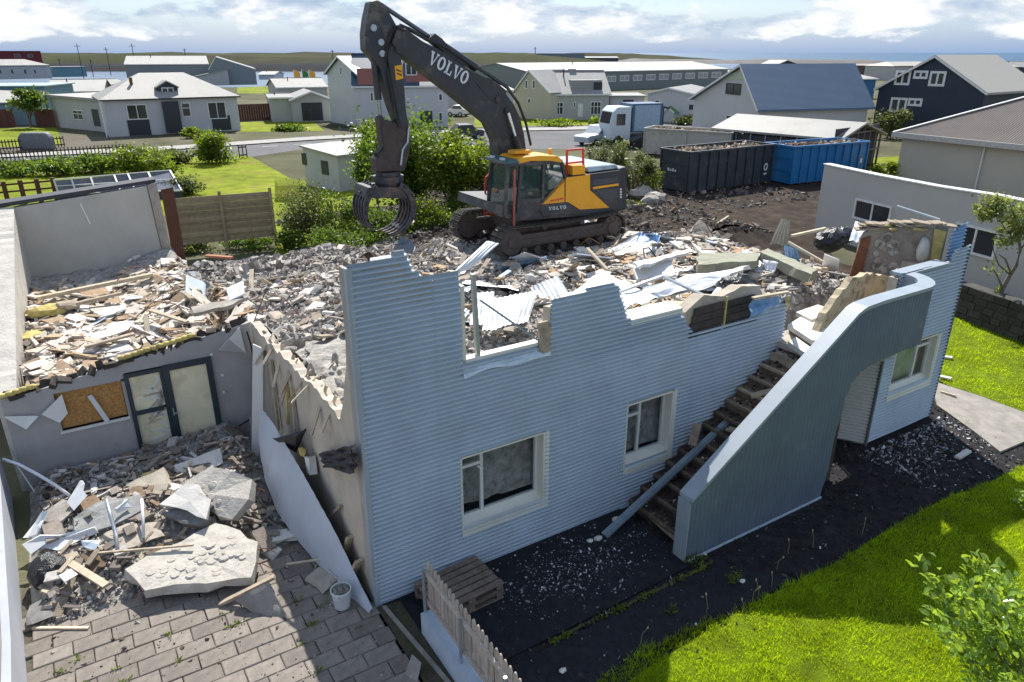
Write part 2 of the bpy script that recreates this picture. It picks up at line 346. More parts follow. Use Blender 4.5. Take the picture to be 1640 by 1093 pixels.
for pts in ([(0, 206), (90, 204), (100, 232), (0, 236), (-120, 240), (-120, 210)], [(385, 196), (500, 193), (520, 210), (385, 212)], [(-120, 262), (250, 252), (400, 250), (490, 300), (470, 345), (300, 345), (-200, 360)],
            [(760, 190), (960, 188), (960, 200), (760, 204)], [(380, 140), (470, 138), (470, 150), (380, 150)], [(440, 285), (640, 300), (780, 330), (780, 420), (440, 420)], [(1000, 118), (700, 150), (700, 128)], [(1380, 255), (1440, 250), (1440, 280), (1380, 290)]):
    groundpoly('far_lawn', pts[::-1], m_farlawn, .014)

# demolition yard and mounds: one surface of heights in the house frame
def sst(a, b_, x): t = max(0, min(1, (x - a) / (b_ - a))); return t * t * (3 - 2 * t)
def hf(u, v):
    n = .5 * fbm(u, v, 5, .55, 1.) ; n2 = .12 * fbm(u, v, 3, 2.3, 5.)
    base = 0.
    # inside the main house
    q = sst(-.6, .35, u) * (1 - sst(13.4, 14.6, u)) * sst(.15, .5, v) * (1 - sst(12.6, 16.5, v))
    if u > 8.6: q *= sst(-.2, 1.4, v)
    hm = 2.62 + .38 * (n + .1) - (.55 * sst(6.5, 8.2, v) + .5 * sst(10.5, 13.5, v)) * (1 - .5 * sst(6.5, 7.5, u)) + .25 * sst(9.5, 12, u) * (1 - sst(7, 9, v))
    tr = sst(6.9, 7.6, u) * (1 - sst(12.9, 13.6, u)) * sst(8.4, 9.1, v) * (1 - sst(13, 13.8, v))
    hm = hm * (1 - tr) + (2.22 + .05 * n) * tr
    tri = (1 - sst(3.8, 5.6, v)) * (1 - sst(1.9, 2.8, u)); hm = hm * (1 - tri) + (2.80 + .05 * n) * tri
    # the wing
    qw = sst(-4.45, -4.3, u) * (1 - sst(-.6, .35, u)) * sst(6.75, 7.0, v) * (1 - sst(13.9, 16, v))
    hw = 1.98 + .07 * (v - 6.7) + .10 * (n + .2) * sst(7.2, 9.5, v) * (1 - sst(12, 13, v)) + .45 * sst(-2.5, 0, u) * sst(8, 10, v)
    # yard in front of the wing
    qy = sst(-4.7, -4.2, u) * (1 - sst(-.9, -.3, u)) * sst(1.7, 3.6, v) * (1 - sst(6.72, 6.78, v))
    hy = .26 + .40 * (n + .3) + .12 * sst(-2.4, -.8, u) * sst(3.5, 6, v)
    # brown soil heaps behind
    qs = sst(4.5, 8, u) * (1 - sst(22, 27, u)) * sst(11, 13.5, v) * (1 - sst(24, 31, v))
    hs = .75 + .8 * (n + .1) - .03 * (v - 13)
    # scree to the fence
    qf = sst(-1, 0, u) * (1 - sst(6, 9, u)) * sst(11.5, 13, v) * (1 - sst(17.5, 22, v)); hfz = 1.0 + .5 * n
    z = max(q * hm, qw * hw, qy * hy, qs * hs, qf * hfz)
    return z + n2 * min(1, z)
def hmesh(name, u0, u1, v0, v1, st, m, flo=-.02):
    b = MB(); nu = int((u1 - u0) / st); nv = int((v1 - v0) / st); vs = []; 
    for j in range(nv + 1):
        for i in range(nu + 1): u, v = u0 + i * st, v0 + j * st; vs.append((u, v, hf(u, v) + flo))
    fs = []
    for j in range(nv):
        for i in range(nu):
            a = j * (nu + 1) + i; q = (a, a + 1, a + nu + 2, a + nu + 1)
            if max(vs[k][2] for k in q) > .0: fs.append(q)
    b.add(vs, fs); return struct(name, b, m, smooth=False)
hmesh('rubble_mound', .30, 14.6, .30, 13.4, .11, m_rubg)
hmesh('rubble_mound', -4.33, .29, 6.95, 16.6, .11, m_rubg)
hmesh('rubble_mound', .30, 9, 13.42, 22.4, .16, m_rubg)
hmesh('rubble_mound', -4.8, -.3, 1.5, 6.68, .09, m_rubg)
hmesh('soil_mound', 9.02, 27, 13.42, 31, .3, m_yard)
hmesh('soil_mound', 14.62, 27, 10.8, 13.40, .3, m_yard)
groundpoly('yard_soil', [(640, 330), (700, 300), (1000, 268), (1240, 262), (1420, 262), (1420, 300), (1310, 372), (1340, 420), (1420, 440), (900, 470), (640, 420)][::-1], m_yard, .022)

# black earth and asphalt in front of the house
def uvpoly(name, pts, m, z0, z1=None):
    b = MB()
    if z1 is None: b.quad(*[(u, v, z0) for u, v in pts])
    else: b.prism([(u, v, z0) for u, v in pts], (0, 0, z1 - z0))
    return struct(name, b, m)
uvpoly('soil_strip', [(.1, -6.4), (1.0, -6.6), (2.6, -3.25), (14.2, -3.6), (16.2, -.6), (15.5, 3), (-.1, .28)], m_soil, .004)
uvpoly('asphalt_apron', [(.08, -2.0), (2.1, -2.0), (4.9, -1.93), (4.9, -.02), (.08, -.02)], m_asph, .008, .035)
uvpoly('asphalt_apron', [(.62, -3.9), (1.9, -3.3), (2.6, -3.2), (6.1, -3.05), (5.3, -2.12), (1.85, -2.14), (.62, -2.2)], m_asph, .008, .03)
uvpoly('asphalt_apron', [(.62, -6.2), (1.2, -6.2), (1.45, -3.3), (.62, -3.95)][::1], m_asph, .009, .036)
b = MB()
for i in range(40):
    u = 1.9 + i * .085; b.chunk((u, -2.07 + R.gauss(0, .012), .02), .1, .04, .05, R)
struct('mossy_edge', b, mat('moss', (.06, .065, .02), var=.5, scale=20))
# earth strip and thin kerb between patio and the plinth
uvpoly('moss_strip', [(-.02, -6.2), (.34, -6.2), (.34, -.12), (-.02, -.05)], mat('mossy_earth', (.06, .052, .034), rough=.95, var=.45, scale=9, bump=.7, bscale=30, dirt=(.055, .065, .018), dscale=3, dthr=.5), .006, .045)
b = MB(); b.prism([(.04, -.12, .046), (.10, -.12, .046), (.31, -2.2, .046), (.25, -2.2, .046)][::-1], (0, 0, .03)); struct('kerb_edge', b, m_path)

# path right of the house
pth = [(1490, 612), (1520, 622), (1565, 636), (1640, 664), (1800, 720), (1800, 800), (1660, 702), (1601, 727), (1560, 695), (1500, 652)]
P = [g(a, c) for a, c in pth]; b = MB(); b.prism([(p.x, p.y, .006) for p in P][::-1], (0, 0, .05)); struct('path', b, m_path)

# ---------------------------------------------------------------- paver patio, every stone its own object
b = MB(); b.quad((-4.75, -3.2, .004), (.1, -3.2, .004), (.1, 3.4, .004), (-4.75, 3.4, .004)); patio = struct('patio', b, m_joint)
pmesh = []
for k in range(5):
    bb = MB(); bb.chunk((0, 0, 0), .001, .001, .001, R); bb = MB()
    a, c, h_ = .247, .151, .045; j = lambda: R.uniform(-.004, .004); ch = .012
    bb.add([(-a + j(), -c + j(), 0), (a + j(), -c + j(), 0), (a + j(), c + j(), 0), (-a + j(), c + j(), 0),
            (-a + j(), -c + j(), h_ - ch), (a + j(), -c + j(), h_ - ch), (a + j(), c + j(), h_ - ch), (-a + j(), c + j(), h_ - ch),
            (-a + ch, -c + ch, h_ + j() * .5), (a - ch, -c + ch, h_ + j() * .5), (a - ch, c - ch, h_), (-a + ch, c - ch, h_)],
           [(0, 1, 5, 4), (1, 2, 6, 5), (2, 3, 7, 6), (3, 0, 4, 7), (4, 5, 9, 8), (5, 6, 10, 9), (6, 7, 11, 10), (7, 4, 8, 11), (8, 9, 10, 11)])
    pmesh.append(bb.mesh('paver', m_paver))
po = patio.location; rows = 0
pu0, pv0 = uvz(patio.location).x, uvz(patio.location).y
for jv in range(-9, 9):
    for iu in range(10):
        u = -4.6 + iu * .505 + (.25 if jv % 2 else 0); v = jv * .31 - .05
        if -.26 < u < .24:
            x1_ = -.03; x0_ = u - .247; ww = x1_ - x0_
            if ww > .08: o = bpy.data.objects.new('paver', R.choice(pmesh)); C.objects.link(o); o.parent = patio; o.location = ((x0_ + x1_) / 2 - pu0, v - pv0, R.uniform(-.006, .008)); o.scale = (ww / .494, 1, 1)
            continue
        if u > -.02: continue
        if v > 2.6: continue
        o = bpy.data.objects.new('paver', R.choice(pmesh)); C.objects.link(o); o.parent = patio
        o.location = (u - pu0, v - pv0, R.uniform(-.006, .008)); o.rotation_euler = (R.gauss(0, .008), R.gauss(0, .008), R.gauss(0, .012))

# ================================================================ the half demolished house
house = thing('half_demolished_house', 'half demolished house with pale blue corrugated front wall and open ragged top', 'house', uv=(0, 0, 0))
PT, AMP = .0795, .030
def interp(pts, x):
    for (a, ya), (b_, yb) in zip(pts, pts[1:]):
        if a <= x <= b_: return ya + (yb - ya) * (x - a) / max(1e-6, b_ - a)
    return pts[0][1] if x < pts[0][0] else pts[-1][1]
def corr_wall(outline, holes, org, ex, ey, nrm, du=.45, dent=.012, seed=0., pitch=PT, amp=AMP, sub=8, horiz=True, cuts=()):
    """sheet with ridges along ex (horiz) or along ey; outline: closed polygon in (a, b) wall coordinates"""
    b = MB(); org, ex, ey, nrm = Vector(org), Vector(ex), Vector(ey), Vector(nrm)
    A = 0 if horiz else 1; Bx = 1 - A
    lo = min(p[Bx] for p in outline); hi = max(p[Bx] for p in outline); n = int((hi - lo) / (pitch / sub)) + 1; st = (hi - lo) / n
    polys = [outline] + holes
    def xs(c):
        r = []
        for pl_ in polys:
            for i in range(len(pl_)):
                p, q = pl_[i], pl_[(i + 1) % len(pl_)]
                if (p[Bx] <= c) != (q[Bx] <= c): r.append(p[A] + (q[A] - p[A]) * (c - p[Bx]) / (q[Bx] - p[Bx]))
        return sorted(r)
    def P(a, c, o_=0.):
        h = amp * (1 - 2 * (.5 + .5 * cos(2 * pi * c / pitch)) ** 1.35) + dent * fbm(a, c, 2, .6, seed) * 2
        h += o_
        x, y = (a, c) if horiz else (c, a)
        return tuple(org + ex * x + ey * y + nrm * h)
    for k in range(n):
        c0 = lo + k * st; c1 = c0 + st; X = xs((c0 + c1) / 2)
        for i in range(0, len(X) - 1, 2):
            K = [X[i]] + [q for q in cuts if X[i] < q < X[i + 1]] + [X[i + 1]]
            for x0, x1 in zip(K, K[1:]):
                m_ = max(1, int((x1 - x0) / du)); o_ = .006 * (sum(q <= x0 + 1e-5 for q in cuts) % 2)
                for t in range(m_):
                    a0, a1 = x0 + (x1 - x0) * t / m_, x0 + (x1 - x0) * (t + 1) / m_
                    q = [P(a0, c0, o_), P(a1, c0, o_), P(a1, c1, o_), P(a0, c1, o_)]
                    b.quad(*(q if horiz else q[::-1]))
    return b
def rect(a0, b0, a1, b1): return [(a0, b0), (a1, b0), (a1, b1), (a0, b1)]
top = [(0, 5.53), (.30, 5.53), (.34, 5.56), (.62, 5.56), (.66, 5.62), (.80, 5.62), (.86, 5.50), (.90, 5.40), (.93, 5.30), (1.02, 5.28), (1.04, 5.21), (1.62, 5.21), (1.625, 3.76), (3.2, 3.76), (3.22, 4.50), (3.9, 4.50), (3.92, 4.56), (4.50, 4.56), (4.53, 4.50), (4.62, 4.46), (4.64, 4.30), (4.74, 4.10), (4.80, 3.90), (4.90, 3.84), (4.92, 3.80), (6.08, 3.80), (6.12, 3.66), (6.22, 3.60), (6.25, 3.44), (6.36, 3.38), (6.42, 3.29), (8.2, 3.29), (8.22, 3.37), (8.5, 3.37), (8.52, 3.45), (8.8, 3.45), (8.82, 3.53), (9.03, 3.53)]
out = [(0, 0)] + top + [(9.06, 2.62), (9.06, 0)]
W1 = (1.56, .85, 3.15, 2.19); W2 = (4.96, .90, 6.08, 2.20)
corr_wall(out, [rect(*W1), rect(*W2)], (0, 0, .04), (1, 0, 0), (0, 0, 1), (0, -1, 0), seed=3., dent=.022, cuts=(1.2, 3.86, 6.55)).build('cladding', m_clad, house, smooth=True, merge=True)
# masonry behind the cladding, cut by the two windows
def slabwall(b, segs, v0, v1):
    for u0, z0, u1, z1 in segs: b.box(u0, v0, z0, u1, v1, z1)
b = MB(); v0, v1 = .035, .24
slabwall(b, [(.02, 0, 1.54, 2.8), (1.54, 0, 3.17, .83), (1.54, 2.21, 3.17, 2.8), (3.17, 0, 4.94, 2.8), (4.94, 0, 6.1, .88), (4.94, 2.22, 6.1, 2.8), (6.1, 0, 9.0, 2.8)], v0, v1)
def jagtop(b, pts, zlow, v0, v1, sd=1, dn=.05, step=.13):
    a = pts[0][0]; L_ = []
    while a < pts[-1][0]: L_.append(a); a += step
    L_.append(pts[-1][0])
    for a0, a1 in zip(L_, L_[1:]):
        h0 = interp(pts, a0 + .001) - dn - .05 * abs(fbm(a0, sd, 3, 3)); h1 = interp(pts, a1 - .001) - dn - .05 * abs(fbm(a1, sd, 3, 3))
        b.add([(a0, v0, zlow), (a1, v0, zlow), (a1, v1, zlow), (a0, v1, zlow), (a0, v0, h0), (a1, v0, h1), (a1, v1, h1 - .04), (a0, v1, h0 - .04)],
              [(3, 2, 1, 0), (4, 5, 6, 7), (0, 1, 5, 4), (1, 2, 6, 5), (2, 3, 7, 6), (3, 0, 4, 7)])
jagtop(b, [(.02, 5.52), (.78, 5.52), (.98, 5.2), (1.6, 5.16)], 2.8, v0, v1)
jagtop(b, [(1.6, 3.68), (3.2, 3.68)], 2.8, v0, v1, dn=.02); jagtop(b, [(3.24, 4.43), (4.5, 4.5), (4.9, 3.72)], 2.8, v0, v1)
jagtop(b, [(4.9, 3.70), (6.0, 3.80), (6.3, 3.45), (9.0, 3.3)], 2.8, v0, v1)
b.build('wall_core', m_plaster, house)
b = MB(); b.box(-.035, -.03, .0, .05, .05, 5.52); b.build('corner_trim', m_trim, house)
b = MB(); b.box(-.03, .052, 0, .02, .25, 5.50); b.build('wall_edge', mat('edge_plaster', (.36, .34, .31), rough=.9, var=.12, scale=3, bump=.3, bscale=20), house)
b = MB(); b.box(.02, -.028, -.0, 5.2, -.008, .055); b.build('base_flashing', mat('base_flash', (.45, .55, .66), rough=.4, var=.05), house)
# boards exposed beside the torn sheet
b = MB(); 
for k in range(4):
    z = 3.26 + k * .145; u1_ = 8.2 - k * .05; o = MB(); o.bar((6.36 + .03 * k, .02, z), (7.22 + R.uniform(-.04, .04), .02, z + .012), .03, .135); o.build('board', m_woodd, house)
    o = MB(); o.bar((7.27, .025, z), (u1_, .02, z + .012), .03, .135 - .02 * (k == 3)); o.build('board', m_woodd, house)
o = MB(); o.bar((7.25, .0, 3.25), (7.25, .0, 3.86), .03, .03); o.build('batten', m_foam, house)
# plaster cap and lumps above those boards
b = MB(); jagtop(b, [(6.25, 3.72), (6.7, 3.98), (7.2, 3.86), (7.7, 3.98), (8.25, 3.9)], 3.3, .06, .34, sd=4, dn=0, step=.09); b.build('broken_coping', m_plaster, house)
b = MB(); b.box(4.9, -.02, 3.765, 6.1, .42, 3.86); b.build('window_board', m_cream, house)

def window(parent, u0, z0, u1, z1, v, mull, bars, depth=.17, sill=True, fr=m_frame, fw=.055, reveal=m_cream):
    """window set back in a reveal; v is the wall face, the frame stands depth behind it"""
    y = v + depth
    if reveal:
        b = MB(); b.add([(u0, v - .012, z0 - .02), (u1, v - .012, z0 - .02), (u1, y, z0 + .10), (u0, y, z0 + .10), (u0, v - .012, z0 - .05), (u1, v - .012, z0 - .05), (u1, y, z0 - .05), (u0, y, z0 - .05)],
                       [(0, 1, 2, 3), (4, 5, 1, 0), (7, 6, 5, 4), (1, 5, 6, 2), (0, 3, 7, 4)]); b.build('sill', reveal, parent)
        b = MB(); b.box(u1 - .03, v - .02, z0 - .02, u1 + .02, y + .03, z1 + .01); b.box(u0 - .02, v - .02, z0 - .02, u0 + .012, y + .03, z1 + .01); b.box(u0 + .012, v - .018, z1 - .012, u1 - .03, y + .03, z1 + .02); b.build('reveal', reveal, parent)
        b = MB(); b.box(u0 - .022, v - .028, z0 - .15, u1 + .022, v - .014, z0 - .022); b.box(u1 + .02, v - .028, z0 - .15, u1 + .085, v - .014, z1 + .02); b.build('casing', reveal, parent)
    zz = z0 + .08; f = MB(); f.box(u0 + .01, y, zz, u0 + fw, y + .06, z1 - .01); f.box(u1 - fw - .02, y, zz, u1 - .03, y + .06, z1 - .01); f.box(u0 + fw, y, zz, u1 - fw - .02, y + .06, zz + fw); f.box(u0 + fw, y, z1 - fw, u1 - fw - .02, y + .06, z1 - .012)
    for mu in mull: f.box(mu - fw / 2, y - .004, zz + fw, mu + fw / 2, y + .055, z1 - fw)
    for (a, c_, zb) in bars: f.box(a, y - .002, zb - fw / 2, c_, y + .05, zb + fw / 2)
    fo = f.build('window_frame', fr, parent)
    b = MB(); b.box(u0 + fw, y + .025, zz + fw, u1 - fw - .02, y + .031, z1 - fw); b.build('pane', m_pane, fo)
    return fo
window(house, *W1, 0, [2.02], [(1.62, 1.99, 1.90)])
b = MB(); b.bar((1.93, .14, 1.86), (2.02, .12, 1.80), .03, .03); b.build('window_latch', m_frame, house)
window(house, *W2, 0, [5.42], [(5.02, 5.39, 1.86)])
# remains of the upper window
b = MB(); b.box(1.64, .0, 3.80, 1.70, .12, 5.0); b.box(1.64, .0, 3.79, 3.1, .14, 3.85); b.build('upper_window_frame', m_cream, house)
b = MB(); b.bar((1.93, .06, 3.82), (1.90, .10, 5.12), .075, .06); b.build('window_post', m_galv, house)
b = MB(); b.bar((1.98, .05, 4.72), (3.02, .0, 3.86), .05, .03); b.build('loose_glazing_bar', m_cap, house)
b = MB()
for i in range(12):
    u = 1.63 + i * .132; z = lambda q: 3.77 + .02 * sin(q * 7) ; b.quad((u, -.05, z(u) - .17 - .02 * sin(u * 5)), (u + .132, -.05, z(u + .132) - .17 - .02 * sin(u * 5 + .6)), (u + .132, .0, z(u + .132) - .03), (u, .0, z(u) - .03)); b.quad((u, .0, z(u) - .03), (u + .132, 0, z(u + .132) - .03), (u + .132, .2, z(u) + .03), (u, .2, z(u) + .03))
b.build('sill_flashing', mat('crumpled_flashing', (.5, .6, .68), rough=.25, var=.15, scale=6, metal=.3, bump=.4, bscale=12), house, smooth=True, merge=True)
b = MB(); 
for k in range(3): b.bar((3.07 + .05 * k, -.02 + .01 * k, 3.70 - .05 * k), (3.06 + .05 * k, 0, 4.18 + R.uniform(-.07, .07)), .05, .14)
b.build('splintered_stud', m_wood, house)
# ground floor rooms, first floor slab, gable wall seen from the patio
b = MB(); b.box(.25, .26, -.1, 8.9, 4.5, .02); b.build('ground_floor', m_flint, house)
b = MB(); b.box(.25, 2.5, 0, 8.9, 2.6, 2.25); b.box(3.9, .26, 0, 4.05, 2.5, 2.25); b.box(2.55, 1.6, 0, 2.7, 2.5, 2.25); b.build('partition', m_brightin, house)  # back wall set near the windows and whitened so the rooms look lighter
b = MB(); b.prism([(.2, .26, 2.25), (9.0, .26, 2.25), (9.0, 4.0, 2.25), (4.0, 6.0, 2.25), (.2, 6.0, 2.25)], (0, 0, .12)); b.build('floor_slab', m_conc, house)
gp = [(.25, 4.6), (.32, 4.15), (.5, 3.7), (.66, 3.35), (.85, 3.02), (.95, 2.86), (1.1, 2.98), (1.5, 3.03), (2.2, 2.99), (3.8, 2.87), (5.4, 2.78), (6.6, 2.72)]
b = MB(); a = .25; L_ = [.25]
while a < 6.6: a += .11; L_.append(min(a, 6.6))
for a0, a1 in zip(L_, L_[1:]):
    h0, h1 = [interp(gp, q) - .22 * abs(fbm(q, 3, 3, 2.6)) for q in (a0, a1)]
    b.add([(-.02, a0, 0), (.18, a0, 0), (.18, a1, 0), (-.02, a1, 0), (-.02, a0, h0), (.18, a0, h0 - .02), (.18, a1, h1 - .02), (-.02, a1, h1)], [(3, 2, 1, 0), (4, 5, 6, 7), (0, 1, 5, 4), (1, 2, 6, 5), (2, 3, 7, 6), (3, 0, 4, 7)])
b.build('gable_wall', mat('gable_plaster', (.50, .44, .36), rough=.95, var=.12, scale=2, bump=.3, bscale=20, dirt=(.3, .26, .22), dscale=1.2, dthr=.58), house, merge=True)

# stairs: fifteen rough treads between the wall and the curved parapet
NS = 14; su0, sz0, su1, sz1 = 5.15, .17, 9.05, 2.62
for k in range(NS):
    t = k / (NS - 1); u = su0 + (su1 - su0) * t; z = sz0 + (sz1 - sz0) * t; rr = random.Random(k)
    b = MB(); n = 7
    for i in range(n):
        a0 = -.02 - 1.52 * i / n; a1 = -.02 - 1.52 * (i + 1) / n; j = rr.uniform(-.03, .03); zz = z + rr.uniform(-.012, .006)
        b.add([(u - .02 + j, a1, z - .20), (u + .31, a1, z - .22), (u + .31, a0, z - .22), (u - .02 + j, a0, z - .20), (u - .02 + j, a1, zz), (u + .31, a1, zz + .01), (u + .31, a0, zz + .01), (u - .02 + j, a0, zz)], [(3, 2, 1, 0), (4, 5, 6, 7), (0, 1, 5, 4), (1, 2, 6, 5), (2, 3, 7, 6), (3, 0, 4, 7)])
    nz_ = MB(); nz_.bar((u - .03, -.06, z - .015), (u - .03, -1.5, z - .02), .07, .05); nz_.build('nosing', m_wood if k > 7 else mat('worn_nosing', (.12, .09, .065), rough=.9, var=.4, scale=8), house)
    b.build('step', m_woodd if k < 8 else (mat('old_tread', (.15, .11, .08), rough=.9, var=.35, scale=6, bump=.5, bscale=30, dirt=(.05, .04, .03), dscale=3) if k < 12 else m_plaster), house)
b = MB(); b.prism([(5.3, -1.5, 0), (9.2, -1.5, 0), (9.2, -1.5, 2.5), (5.3, -1.5, .1)], (0, 1.45, 0)); b.build('stair_fill', m_woodd, house)
b = MB()
for k in range(420):
    t = R.random(); u = su0 + (su1 - su0) * t; i = int(t * (NS - 1)); z = sz0 + (sz1 - sz0) * i / (NS - 1) + .02; s_ = R.uniform(.012, .04)
    c_ = R.choice([(.05, .04, .035)] * 6 + [(.2, .15, .1)] * 2 + [(.5, .48, .45)]); b.cur = tuple(x * 2.6 for x in c_); b.chunk((u, R.uniform(-1.5, -.05), z), s_ * R.uniform(1, 3), s_, s_ * .6, R)
b.build('stair_litter', m_rubs, house, kind='stuff')

# stair parapet: clad outside, cap on top, curving round the landing
VO, VI = -1.80, -1.55
path = [(4.86, VO)] + [(4.86 + .3 * i, VO) for i in range(1, 21)]
cu, cv, cr = 10.75, VO + .74, .74
arc = [(cu + cr * sin(a), cv - cr * cos(a)) for a in [pi * .64 * i / 22 for i in range(0, 23)]]
path = [p for p in path if p[0] < cu - .1] + arc
def ptop(s): return interp([(4.86, 1.22), (8.62, 3.78), (8.8, 3.84), (9.3, 3.87), (20, 3.88)], s)
def pbot(s, u): return interp([(4.86, 0), (8.50, 0), (8.56, .4), (8.62, 1.3), (8.70, 2.0), (8.82, 2.36), (9.0, 2.54), (9.3, 2.62), (10.3, 2.70), (20, 2.72)], s)
S = [0]; 
for (a, c_), (d, e) in zip(path, path[1:]): S.append(S[-1] + sqrt((d - a) ** 2 + (e - c_) ** 2))
TOT = S[-1]
def onpath(s, off=0.):
    s = max(0, min(TOT - 1e-6, s)); i = 0
    while i < len(S) - 2 and S[i + 1] < s: i += 1
    t = (s - S[i]) / (S[i + 1] - S[i]); a, b_ = Vector(path[i]), Vector(path[i + 1]); p = a.lerp(b_, t); d = (b_ - a).normalized(); n = Vector((d.y, -d.x))
    return p + n * off
def parapet(off_o, off_i, dz_t, dz_b, ridges, name, m, ds=.0265):
    b = MB(); n = int(TOT / ds); prev = None
    for k in range(n + 1):
        s = TOT * k / n; h = .014 * cos(2 * pi * s / .106) if ridges else 0
        o, i = onpath(s, off_o + h), onpath(s, off_i); zt_, zb = ptop(4.86 + s) + dz_t, pbot(4.86 + s, 0) + dz_b
        if dz_b is not None and name == 'parapet_cap': zb = zt_ - .07
        cur = [(o.x, o.y, zb), (o.x, o.y, zt_), (i.x, i.y, zt_), (i.x, i.y, zb)]
        if prev:
            for q in range(4): b.quad(prev[q], cur[q], cur[(q + 1) % 4], prev[(q + 1) % 4])
        else: b.quad(*cur[::-1])
        prev = cur
    b.quad(*prev); return b.build(name, m, house, smooth=False, merge=False)
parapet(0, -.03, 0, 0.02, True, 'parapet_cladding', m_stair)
parapet(-.032, -.24, -.01, 0.0, False, 'parapet_core', m_cap, .11)
parapet(.03, -.27, .07, 0, False, 'parapet_cap', m_cap, .11)
b = MB(); b.prism([(4.835, VO - .012, 0), (4.858, VO - .012, 0), (4.858, VO - .012, 1.2), (4.835, VO - .012, 1.2)], (0, .28, 0)); b.build('parapet_end', m_cap, house)
b = MB(); b.box(4.84, VO - .028, 0, 8.5, VO - .012, .05); b.build('parapet_flashing', mat('base_flash', (.45, .55, .66)), house)
b = MB(); b.prism([(8.9, -1.6, 2.5), (10.4, -1.62, 2.5), (11.1, -1.2, 2.5), (11.2, -.3, 2.5), (11.0, .3, 2.5), (8.9, .3, 2.5)], (0, 0, .12)); b.build('landing_slab', m_conc, house)

# bay at the right: oblique wall, front wall with a window
BV = -1.04; BU0, BU1 = 11.09, 13.6
btop = [(BU0, 3.93), (12.9, 3.88), (12.95, 4.05), (13.05, 4.16), (BU1, 4.2)]
WB = (11.55, 1.12, 13.16, 2.24)
corr_wall([(BU0, 0)] + btop + [(BU1, 0)], [rect(*WB)], (0, BV, .04), (1, 0, 0), (0, 0, 1), (0, -1, 0), seed=8.).build('cladding', m_clad, house, smooth=True, merge=True)
ou0, ov0 = 10.47, -.06; dl = sqrt((BU0 - ou0) ** 2 + (BV - ov0) ** 2); ex = Vector(((BU0 - ou0) / dl, (BV - ov0) / dl, 0)); nn = Vector((ex.y, -ex.x, 0))
corr_wall([(0, 0), (0, 2.62), (dl, 2.62), (dl, 0)], [rect(.05, 1.15, .5, 2.1)], (ou0, ov0, .04), ex, (0, 0, 1), nn, seed=9., dent=.004).build('cladding', mat('bay_cladding', (.6, .6, .57), rough=.4, var=.06, dirt=(.45, .45, .42), dthr=.66), house, smooth=True, merge=True)
b = MB(); b.prism([(9.05, .035, 0), (10.5, .0, 0), (11.1, BV + .05, 0), (13.55, BV + .05, 0), (13.55, .4, 0), (13.4, .4, 0), (13.35, BV + .25, 0), (11.2, BV + .25, 0), (10.6, .24, 0), (9.05, .24, 0)], (0, 0, 1.05)); b.build('wall_core', m_plaster, house)
b = MB(); b.prism([(9.05, .035, 2.3), (10.5, .0, 2.3), (11.1, BV + .05, 2.3), (13.55, BV + .05, 2.3), (13.55, .4, 2.3), (13.4, .4, 2.3), (13.35, BV + .25, 2.3), (11.2, BV + .25, 2.3), (10.6, .24, 2.3), (9.05, .24, 2.3)], (0, 0, .3)); b.build('wall_core', m_plaster, house)
b = MB(); b.box(11.12, BV + .05, 2.6, 13.56, BV + .25, 3.84); b.box(13.38, BV + .25, 2.6, 13.56, .3, 3.6); b.box(13.2, BV + .05, 1.05, 13.56, BV + .25, 2.3); b.box(11.1, BV + .05, 1.05, 11.5, BV + .22, 2.3); b.box(13.38, BV + .25, 1.05, 13.56, .4, 2.3); b.build('wall_core', m_plaster, house)
b = MB(); b.box(BU0 - .03, BV - .035, 0, BU0 + .03, BV + .02, 2.62); b.build('corner_trim', mat('dark_joint', (.12, .13, .14)), house); b = MB(); b.box(BU1 - .01, BV - .03, 0, BU1 + .02, BV + .1, 4.15); b.build('corner_trim', mat('dark_joint', (.12, .13, .14)), house)
b = MB(); b.box(11.25, BV - .03, 3.87, 12.9, BV + .3, 3.93); b.build('coping', m_cap, house)
window(house, *WB, BV, [12.62], [(12.65, 13.08, 2.0)], depth=.12)
b = MB(); b.box(11.6, BV + .3, 1.15, 13.1, BV + .33, 2.2); b.build('curtain', mat('net_curtain', (.42, .47, .28), var=.3, scale=3), house)
bb = MB(); bb.add([tuple(Vector((ou0, ov0, 0)) + ex * .05 + nn * .0 + Vector((0, 0, 1.15)) - nn * .04), tuple(Vector((ou0, ov0, 1.15)) + ex * .5 - nn * .04), tuple(Vector((ou0, ov0, 2.1)) + ex * .5 - nn * .04), tuple(Vector((ou0, ov0, 2.1)) + ex * .05 - nn * .04)], [(0, 1, 2, 3)]); bb.build('pane', m_farglass, house)
# clad stump behind the bay, torn inner wall, curved wall of the stair head
q0, q1 = wv(1512, 428, -.72), wv(1534, 424, -.72); hq = wv(1516, 366, -.72).z - q0.z
corr_wall([(0, -.1), (0, hq * .9), (.18, hq * .93), (.2, hq), (q1.x - q0.x, hq * 1.04), (q1.x - q0.x, -.1)], [], (q0.x, -.72, q0.z), (1, 0, 0), (0, 0, 1), (0, -1, 0), seed=12.).build('cladding_stump', m_sheetblue, house, smooth=True, merge=True)
pa, pb = wv(1370, 430, .95), wv(1507, 420, -.35); e3 = (pb - pa); e3.z = 0; LW = e3.length; e3.normalize(); n3 = Vector((-e3.y, e3.x, 0))
def W3(s, z, o=0.): return pa + e3 * s + n3 * o + Vector((0, 0, z))
tp3 = [(0, .82), (.08, 1.0), (.3, 1.12), (.7, 1.15), (1.4, 1.22), (2.2, 1.25), (LW - .3, 1.15), (LW, .8)]
b = MB(); N3 = 26
